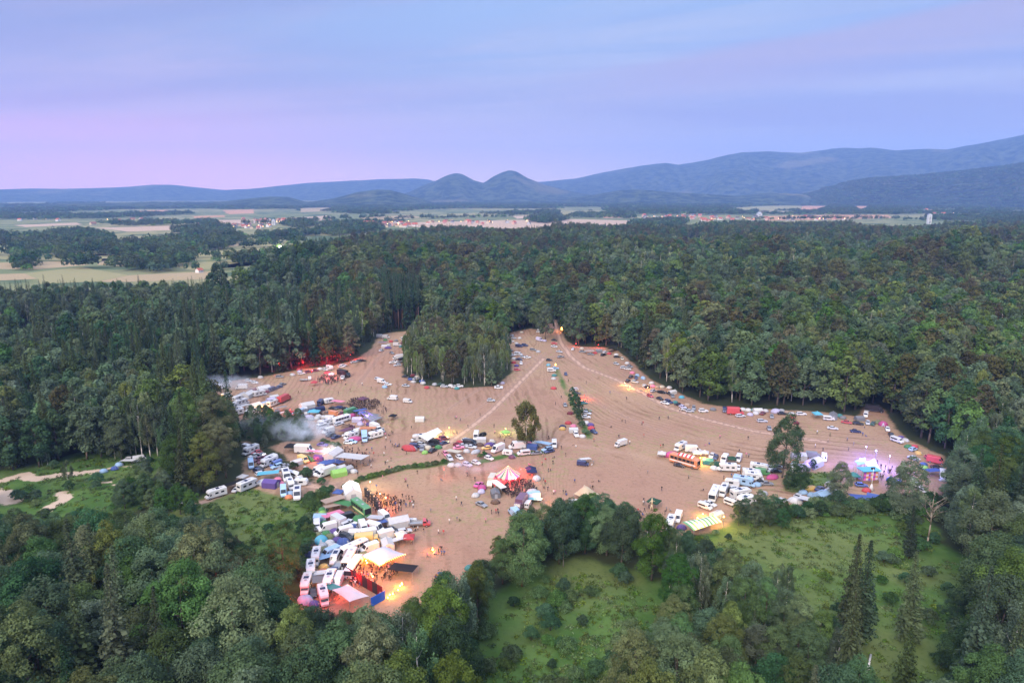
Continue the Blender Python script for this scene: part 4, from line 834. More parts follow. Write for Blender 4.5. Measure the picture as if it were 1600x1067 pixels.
def caravan():
    k = Kind('caravan', 'caravan'); L, W, H = 4.9, 2.2, 2.55; hw = W/2; b = MB()
    b.rings([ring8(-L/2, hw*.93, .75, 2.0), ring8(-L/2+.35, hw, .42, H-.06), ring8(-L*.1, hw, .4, H), ring8(L/2-.5, hw, .42, H-.1), ring8(L/2, hw*.93, .8, 1.9)], 0)
    k.part('body', b, [PAINT])
    k.part('front_window', one([(L/2-.17, -.75, 1.55), (L/2-.17, .75, 1.55), (L/2-.4, .72, 2.15), (L/2-.4, -.72, 2.15)], (.9, 0, .4), .12), [GLASS])
    for s in (-1, 1): k.part('side_window', one([(-.4, s*hw, 1.35), (1.0, s*hw, 1.35), (1.0, s*hw, 2.0), (-.4, s*hw, 2.0)][::s], (0, s, 0)), [GLASS])
    k.part('door', one([(-1.5, -hw, .5), (-.85, -hw, .5), (-.85, -hw, 2.15), (-1.5, -hw, 2.15)][::-1], (0, -1, 0)), [GREY])
    h = MB(); h.box((0, 0, 0), (.6, .6, .12), 0, 0, .85); k.part('roof_hatch', h, [GREY], (-.2, 0, H+.04))
    d = MB(); d.tube((L/2-.1, -.5, .5), (L/2+1.0, 0, .48), .05); d.tube((L/2-.1, .5, .5), (L/2+1.0, 0, .48), .05); d.tube((L/2+.8, 0, 0), (L/2+.8, 0, .5), .05); k.part('drawbar', d, [STEEL])
    wheels(k, (-.2,), hw, .33, .2); KINDS['caravan'] = k.build()
caravan()
def truck(name, L, W, H, cabL=1.9, cabH=2.5, nm='box_truck', cat='truck', cargo=None):
    k = Kind(nm, cat); hw = W/2; b = MB()
    x0 = L/2-cabL
    b.rings([ring8(x0, hw*.93, .5, cabH), ring8(L/2-.75, hw*.93, .5, cabH-.05), ring8(L/2-.22, hw*.92, .5, 1.55), ring8(L/2, hw*.86, .5, 1.2)], 0)
    b.box(((x0-L/2)/2, 0, .62), (L-cabL, W*.5, .24), 1); k.part('cab', b, [PAINT if cargo is None else WHITE, PLAST])
    c = MB(); c.box(((x0-L/2)/2-.06, 0, (H+.85)/2), (x0+L/2-.14, W, H-.85)); c.box(((x0-L/2)/2-.06, 0, .83), (x0+L/2-.1, W*1.01, .08), 1); k.part('cargo_box', c, [cargo or PAINT, STEEL])
    k.part('windscreen', one([(L/2-.71, -hw*.8, cabH-.14), (L/2-.27, -hw*.82, 1.62), (L/2-.27, hw*.82, 1.62), (L/2-.71, hw*.8, cabH-.14)], (.85, 0, .45)), [GLASS])
    for s in (-1, 1): k.part('side_window', one([(x0+.35, s*hw*.93, 1.5), (L/2-.62, s*hw*.93, 1.5), (L/2-.85, s*hw*.93, 2.1), (x0+.35, s*hw*.93, 2.1)][::s], (0, s, 0)), [GLASS])
    wheels(k, (-L*.27, L/2-1.0), hw, .44, .28); lights(k, L/2-.02, -L/2+.02, hw, .85, .9); KINDS[name] = k.build()
truck('box_truck', 7.2, 2.3, 3.3); truck('container_truck', 8.6, 2.45, 3.5)
def coach(name, L, W, H, stripe=None, nm='coach', cat='bus'):
    k = Kind(nm, cat); hw = W/2; b = MB()
    b.rings([ring8(-L/2, hw*.97, .55, H-.1), ring8(-L/2+.12, hw, .42, H), ring8(L/2-.5, hw, .42, H), ring8(L/2-.1, hw*.97, .42, H-.35), ring8(L/2, hw*.93, .46, 1.3)], 0); k.part('body', b, [PAINT])
    k.part('windscreen', one([(L/2-.02, -hw*.85, 1.35), (L/2-.02, hw*.85, 1.35), (L/2-.12, hw*.85, H-.4), (L/2-.12, -hw*.85, H-.4)], (1, 0, .1), .05), [GLASS])
    for s in (-1, 1):
        n = max(3, int(L/1.6)); w = (L-1.4)/n
        for i in range(n): k.part('side_window', one([(-L/2+.4+i*w, s*hw, H*.54), (-L/2+.4+i*w+w-.16, s*hw, H*.54), (-L/2+.4+i*w+w-.16, s*hw, H*.84), (-L/2+.4+i*w, s*hw, H*.84)][::s], (0, s, 0)), [GLASS])
        if stripe: k.part('stripe', one([(-L/2+.2, s*hw, H*.34), (L/2-.6, s*hw, H*.34), (L/2-.6, s*hw, H*.46), (-L/2+.2, s*hw, H*.46)][::s], (0, s, 0), .015), [stripe])
    h = MB(); h.box((0, 0, 0), (.8, .8, .14), 0, 0, .85)
    for x in (-L*.25, L*.15): k.part('roof_hatch', h, [GREY], (x, 0, H+.05))
    wheels(k, (-L*.27, L*.33), hw, .46, .28); lights(k, L/2-.02, -L/2+.02, hw, .8, 1.0); KINDS[name] = k.build()
coach('coach', 8.6, 2.4, 3.0); coach('green_bus', 9.6, 2.5, 3.6, basic('cream_stripe', (.65, .6, .3), .5), 'bus'); coach('orange_bus', 10.2, 2.5, 3.2, basic('white_stripe', (.7, .66, .6), .5), 'bus')
def pickup():
    k = Kind('pickup_truck', 'truck'); L, W = 6.6, 2.05; hw = W/2; b = MB()
    b.rings([ring8(L/2-2.2, hw, .45, 2.15), ring8(L/2-1.3, hw, .45, 2.1), ring8(L/2-.75, hw*.98, .45, 1.35), ring8(L/2, hw*.86, .5, 1.05)], 0); k.part('cab', b, [PAINT])
    c = MB(); c.box((-1.15, 0, .95), (4.2, W*1.04, .14)); c.box((-1.15, 0, .72), (4.3, W*.4, .26))
    for s in (-1, 1): c.box((-1.15, s*(hw-.0), 1.2), (4.2, .07, .34))
    c.box((-3.24, 0, 1.2), (.07, W, .34)); k.part('flatbed', c, [STEEL])
    k.part('windscreen', one([(L/2-1.26, -hw*.8, 2.02), (L/2-.79, -hw*.82, 1.42), (L/2-.79, hw*.82, 1.42), (L/2-1.26, hw*.8, 2.02)], (.75, 0, .6)), [GLASS])
    for s in (-1, 1): k.part('side_window', one([(L/2-2.1, s*hw, 1.4), (L/2-1.0, s*hw, 1.38), (L/2-1.4, s*hw, 1.95), (L/2-2.1, s*hw, 1.95)][::s], (0, s, 0)), [GLASS])
    wheels(k, (-L*.27, L*.33), hw, .38, .26); lights(k, L/2-.04, -L/2, hw, .85); KINDS['pickup'] = k.build()
pickup()
def trailer():
    k = Kind('trailer', 'trailer'); b = MB(); b.box((0, 0, .7), (4.2, 1.9, .14)); b.tube((2.0, 0, .6), (3.2, 0, .5), .05)
    for s in (-1, 1): b.box((0, s*.93, .92), (4.2, .06, .32))
    k.part('flatbed', b, [STEEL]); wheels(k, (-.2,), .98, .32, .2); KINDS['trailer'] = k.build()
trailer()
# ---- tents
def dome(name, rx, ry, H, nm='dome_tent', cat='tent'):
    k = Kind(nm, cat); b = MB(); n = 16; rs = []
    for j in range(6):
        t = j/5*math.pi/2*.97; rs.append([(rx*math.cos(t)**.8*math.cos(a)*(1+.05*math.cos(4*a)), ry*math.cos(t)**.8*math.sin(a)*(1+.05*math.cos(4*a)), H*math.sin(t)) for a in [i*2*math.pi/n for i in range(n)]])
    b.rings(rs, 0, sm=True); k.part('flysheet', b, [FABRIC])
    d = MB(); pts = []
    for j in range(5):
        t = j/5*math.pi/2*.8; w = .34*(1-j/6)
        pts.append([(rx*math.cos(t)**.8*1.06*math.cos(s*w), ry*math.cos(t)**.8*1.06*math.sin(s*w), H*math.sin(t)*1.01+.02) for s in (-1, 1)])
    for j in range(4): d.face([pts[j][0], pts[j][1], pts[j+1][1], pts[j+1][0]])
    k.part('door_flap', d, [GREY])
    p = MB()
    for q in (0, 1):
        arc = [Vector((rx*1.05*math.cos(t)*math.cos(R(45+90*q)), ry*1.05*math.cos(t)*math.sin(R(45+90*q)), H*1.02*math.sin(t))) for t in [i*math.pi/8 for i in range(9)]]
        for i in range(8): p.tube(arc[i], arc[i+1], .025, None, 4)
    k.part('tent_pole', p, [POLE]); KINDS[name] = k.build()
dome('dome', 1.75, 1.5, 1.45); dome('bigdome', 2.7, 2.2, 2.1); dome('tunnel', 2.8, 1.55, 1.6, 'tunnel_tent')
def gazebo(name, w, d, h=2.0, rise=.85):
    k = Kind('gazebo', 'gazebo'); b = MB(); hw, hd = w/2, d/2
    e = [(-hw, -hd, h), (hw, -hd, h), (hw, hd, h), (-hw, hd, h)]; v = [(x, y, h-.28) for x, y, z in e]
    m = [(x*.5, y*.5, h+rise*.42) for x, y, z in e]; t = [(x*.04, y*.04, h+rise) for x, y, z in e]
    b.rings([v, e, m, t], 0); k.part('canopy', b, [FABRIC])
    l = MB(); l.tube((0, 0, 0), (0, 0, h-.05), .035, None, 5)
    for x, y, z in e: k.part('leg', l, [POLE], (x*.97, y*.97, 0))
    KINDS[name] = k.build()
gazebo('gazebo', 3.2, 3.2); gazebo('biggazebo', 5.8, 4.0, 2.3, 1.1)
def marquee(name, L, W, h=2.2, rise=1.3):
    k = Kind('marquee', 'marquee'); b = MB(); a = W/2
    prof = [(-a, 0), (-a*1.01, h), (0, h+rise), (a*1.01, h), (a, 0)]
    b.rings([[(x, y, z) for y, z in prof] for x in (-L/2, L/2)], 0, True, True); k.part('canopy', b, [FABRIC])
    d = MB(); d.face([(L/2+.03, -a*.35, 0), (L/2+.03, a*.35, 0), (L/2+.03, a*.3, h*.95), (L/2+.03, -a*.3, h*.95)]); k.part('door_flap', d, [GREY])
    r = MB(); r.tube((-L/2-.1, 0, h+rise), (L/2+.1, 0, h+rise), .05); k.part('ridge_pole', r, [POLE]); KINDS[name] = k.build()
marquee('marquee', 7, 4.6); marquee('frametent', 4.4, 3.2, 1.7, .7)
def awning(name, L, W, h0=2.2, h1=1.7):
    k = Kind('awning', 'awning'); b = MB(); n = 5; rs = []
    for z in (0, -.04):
        rs.append([])
    g = [[(-L/2+L*i/n, -W/2+W*j/4, h0+(h1-h0)*j/4-.16*math.sin(math.pi*i/n)*math.sin(math.pi*j/4)) for i in range(n+1)] for j in range(5)]
    for j in range(4):
        for i in range(n): b.face([g[j][i], g[j][i+1], g[j+1][i+1], g[j+1][i]], 0, True)
    for i in range(n): b.face([g[4][i], g[4][i+1], (g[4][i+1][0], g[4][i+1][1], g[4][i+1][2]-.25), (g[4][i][0], g[4][i][1], g[4][i][2]-.25)])
    k.part('canopy', b, [FABRIC])
    for x in (-1, 1):
        for y, h in ((-1, h0), (1, h1)):
            m = MB(); m.tube((x*L/2*.97, y*W/2*.97, 0), (x*L/2*.97, y*W/2*.97, h), .035, None, 5); k.part('pole', m, [POLE])
    KINDS[name] = k.build()
awning('awning', 4.2, 3.0); awning('tarp', 6.5, 4.4, 2.5, 1.9); awning('longawning', 9.0, 3.4, 2.6, 2.0)
def table():
    k = Kind('camp_table', 'table'); b = MB(); b.box((0, 0, .74), (1.6, .8, .05)); k.part('table_top', b, [WHITE]); l = MB(); l.tube((0, 0, 0), (0, 0, .72), .03, None, 4)
    for x in (-.7, .7):
        for y in (-.32, .32): k.part('leg', l, [POLE], (x, y, 0))
    KINDS['table'] = k.build()
table()
# ---- people : one continuous skin, grown over a posed skeleton
SKINM = basic('skin', (.42, .26, .19), .6); TOPM = objcol('clothing', .85, .1); LEGM = None
def trousers():
    m, t, b = nt('trousers'); oi = N(t, 'ShaderNodeObjectInfo'); r = N(t, 'ShaderNodeValToRGB'); r.color_ramp.interpolation = 'CONSTANT'; e = r.color_ramp.elements
    cs = [(.012, .012, .015), (.03, .04, .08), (.09, .075, .05), (.02, .02, .022), (.16, .14, .11)]
    while len(e) < 5: e.new(.5)
    for i, c in enumerate(cs): e[i].position = i/5; e[i].color = (*c, 1)
    t.links.new(oi.outputs['Random'], r.inputs[0]); t.links.new(r.outputs[0], b.inputs['Base Color']); b.inputs['Roughness'].default_value = .85; return m
LEGM = trousers(); HAIRM = basic('hair', (.05, .032, .02), .7, .4)
def person(name, J, E, root='pel'):
    """J joints {name: (x, y, z, radius)}, E bones"""
    me = bpy.data.meshes.new(name); ks = list(J); me.from_pydata([J[k][:3] for k in ks], [(ks.index(a), ks.index(b)) for a, b in E], [])
    o = bpy.data.objects.new(name, me); COL.objects.link(o); md = o.modifiers.new('skin', 'SKIN'); md.use_smooth_shade = True
    if not me.skin_vertices: 
        bpy.context.view_layer.objects.active = o
    sv = me.skin_vertices[0].data
    for i, k in enumerate(ks): sv[i].radius = (J[k][3], J[k][3]*(.72 if k in ('chest', 'belly', 'pel') else 1)); sv[i].use_root = (k == root)
    o.modifiers.new('sub', 'SUBSURF').levels = 1
    out = bpy.data.meshes.new_from_object(o.evaluated_get(bpy.context.evaluated_depsgraph_get())); bpy.data.objects.remove(o); out.name = 'person'
    for m in (SKINM, TOPM, LEGM, HAIRM): out.materials.append(m)
    hz = J['head'][2]; pz = J['pel'][2]; hands = [Vector(J[k][:3]) for k in ('hl', 'hr')]; elb = [Vector(J[k][:3]) for k in ('el', 'er')]
    hd = Vector(J['head'][:3]); mi = []
    for f in out.polygons:
        c = f.center
        if (c-hd).length < .2 and c.z > J['neck'][2]+.03: mi.append(3 if (c.z > hd.z+.045 or c.x < hd.x-.035) else 0)
        elif min((c-h).length for h in hands) < .19: mi.append(0)
        elif c.z < pz-.02 and min((c-h).length for h in elb) > .16: mi.append(2)
        else: mi.append(1)
    out.polygons.foreach_set('material_index', mi); return out
def body(arm='down', leg='stand'):
    J = {'pel': (0, 0, .95, .15), 'belly': (0, 0, 1.1, .14), 'chest': (.01, 0, 1.34, .165), 'neck': (.01, 0, 1.52, .06), 'head': (.03, 0, 1.66, .105), 'sl': (0, .2, 1.42, .065), 'sr': (0, -.2, 1.42, .065)}
    if arm == 'down': J |= {'el': (-.03, .26, 1.13, .047), 'er': (-.03, -.26, 1.13, .047), 'hl': (.1, .27, .88, .04), 'hr': (.1, -.27, .88, .04)}
    elif arm == 'up': J |= {'el': (.05, .36, 1.6, .047), 'er': (.05, -.34, 1.56, .047), 'hl': (.1, .3, 1.86, .04), 'hr': (.12, -.24, 1.82, .04)}
    else: J |= {'el': (.12, .27, 1.16, .047), 'er': (-.14, -.26, 1.15, .047), 'hl': (.34, .18, 1.14, .04), 'hr': (-.12, -.27, .9, .04)}
    if leg == 'stand': J |= {'hipl': (0, .1, .9, .1), 'hipr': (0, -.1, .9, .1), 'kl': (.02, .12, .5, .065), 'kr': (.02, -.12, .5, .065), 'al': (0, .13, .07, .045), 'ar': (0, -.13, .07, .045), 'tl': (.17, .15, .035, .035), 'tr': (.17, -.15, .035, .035)}
    elif leg == 'walk': J |= {'hipl': (0, .09, .9, .1), 'hipr': (0, -.09, .9, .1), 'kl': (.2, .1, .52, .065), 'kr': (-.06, -.1, .5, .065), 'al': (.26, .1, .08, .045), 'ar': (-.32, -.1, .15, .045), 'tl': (.42, .11, .05, .035), 'tr': (-.22, -.11, .04, .035)}
    else:
        J = {k: (x, y, z-.72, r) for k, (x, y, z, r) in J.items()}
        J |= {'hipl': (.02, .11, .17, .1), 'hipr': (.02, -.11, .17, .1), 'kl': (.42, .16, .4, .065), 'kr': (.4, -.18, .3, .065), 'al': (.6, .14, .07, .045), 'ar': (.62, -.16, .07, .045), 'tl': (.74, .15, .08, .035), 'tr': (.76, -.16, .08, .035)}
    E = [('pel', 'belly'), ('belly', 'chest'), ('chest', 'neck'), ('neck', 'head'), ('chest', 'sl'), ('chest', 'sr'), ('sl', 'el'), ('sr', 'er'), ('el', 'hl'), ('er', 'hr'), ('pel', 'hipl'), ('pel', 'hipr'), ('hipl', 'kl'), ('hipr', 'kr'), ('kl', 'al'), ('kr', 'ar'), ('al', 'tl'), ('ar', 'tr')]
    return J, E
PEOPLE = {'standing': person('p_stand', *body()), 'walking': person('p_walk', *body('swing', 'walk')), 'dancing': person('p_dance', *body('up', 'stand')), 'striding': person('p_stride', *body('down', 'walk')), 'sitting': person('p_sit', *body('swing', 'sit'))}
CLR = {'white': (.60, .60, .585), 'cream': (.58, .52, .38), 'silver': (.45, .47, .50), 'grey': (.20, .21, .23), 'black': (.018, .018, .022), 'blue': (.04, .11, .40), 'navy': (.02, .035, .13), 'lightblue': (.26, .48, .72), 'cyan': (.04, .46, .62), 'teal': (.03, .27, .26), 'green': (.05, .26, .07), 'darkgreen': (.02, .09, .05), 'lime': (.28, .62, .08), 'olive': (.20, .22, .08), 'yellow': (.72, .44, .05), 'orange': (.75, .22, .04), 'red': (.58, .025, .04), 'maroon': (.20, .02, .04), 'pink': (.80, .16, .32), 'magenta': (.60, .03, .25), 'purple': (.12, .06, .32), 'lavender': (.50, .46, .66), 'brown': (.18, .10, .06), 'tan': (.46, .31, .21), 'plum': (.16, .06, .12)}
WORD = {'lightblue': 'light blue', 'darkgreen': 'dark green'}
KW = {'hatchback': 'hatchback car', 'estate': 'estate car', 'saloon': 'saloon car', 'suv': 'off-road car', 'van': 'panel van', 'high_van': 'high-roof van', 'minibus': 'minibus with long side windows', 'campervan': 'camper van with roof panel', 'courier_van': 'courier van with red logo', 'motorhome': 'motorhome', 'caravan': 'caravan', 'box_truck': 'box truck', 'container_truck': 'big cargo truck', 'coach': 'coach', 'green_bus': 'bus with a cream stripe', 'orange_bus': 'bus with a white stripe', 'pickup': 'flatbed truck', 'trailer': 'flat trailer', 'dome': 'dome tent', 'bigdome': 'large dome tent', 'tunnel': 'tunnel tent', 'gazebo': 'gazebo', 'biggazebo': 'large gazebo', 'marquee': 'marquee', 'frametent': 'frame tent', 'awning': 'awning', 'tarp': 'wide tarp shelter', 'longawning': 'long awning', 'table': 'folding table'}
HGT = {'hatchback': 1.4, 'estate': 1.4, 'saloon': 1.4, 'suv': 1.7, 'van': 2.4, 'high_van': 2.7, 'minibus': 2, 'campervan': 2.5, 'courier_van': 2.7, 'motorhome': 3, 'caravan': 2.5, 'box_truck': 3.3, 'container_truck': 3.5, 'coach': 3, 'green_bus': 3.6, 'orange_bus': 3.2, 'pickup': 2, 'trailer': 1, 'dome': 1.3, 'bigdome': 2, 'tunnel': 1.5, 'gazebo': 3.2, 'biggazebo': 4.2, 'marquee': 3.4, 'frametent': 2.4, 'awning': 3.6, 'tarp': 4, 'longawning': 4, 'table': 1.2}
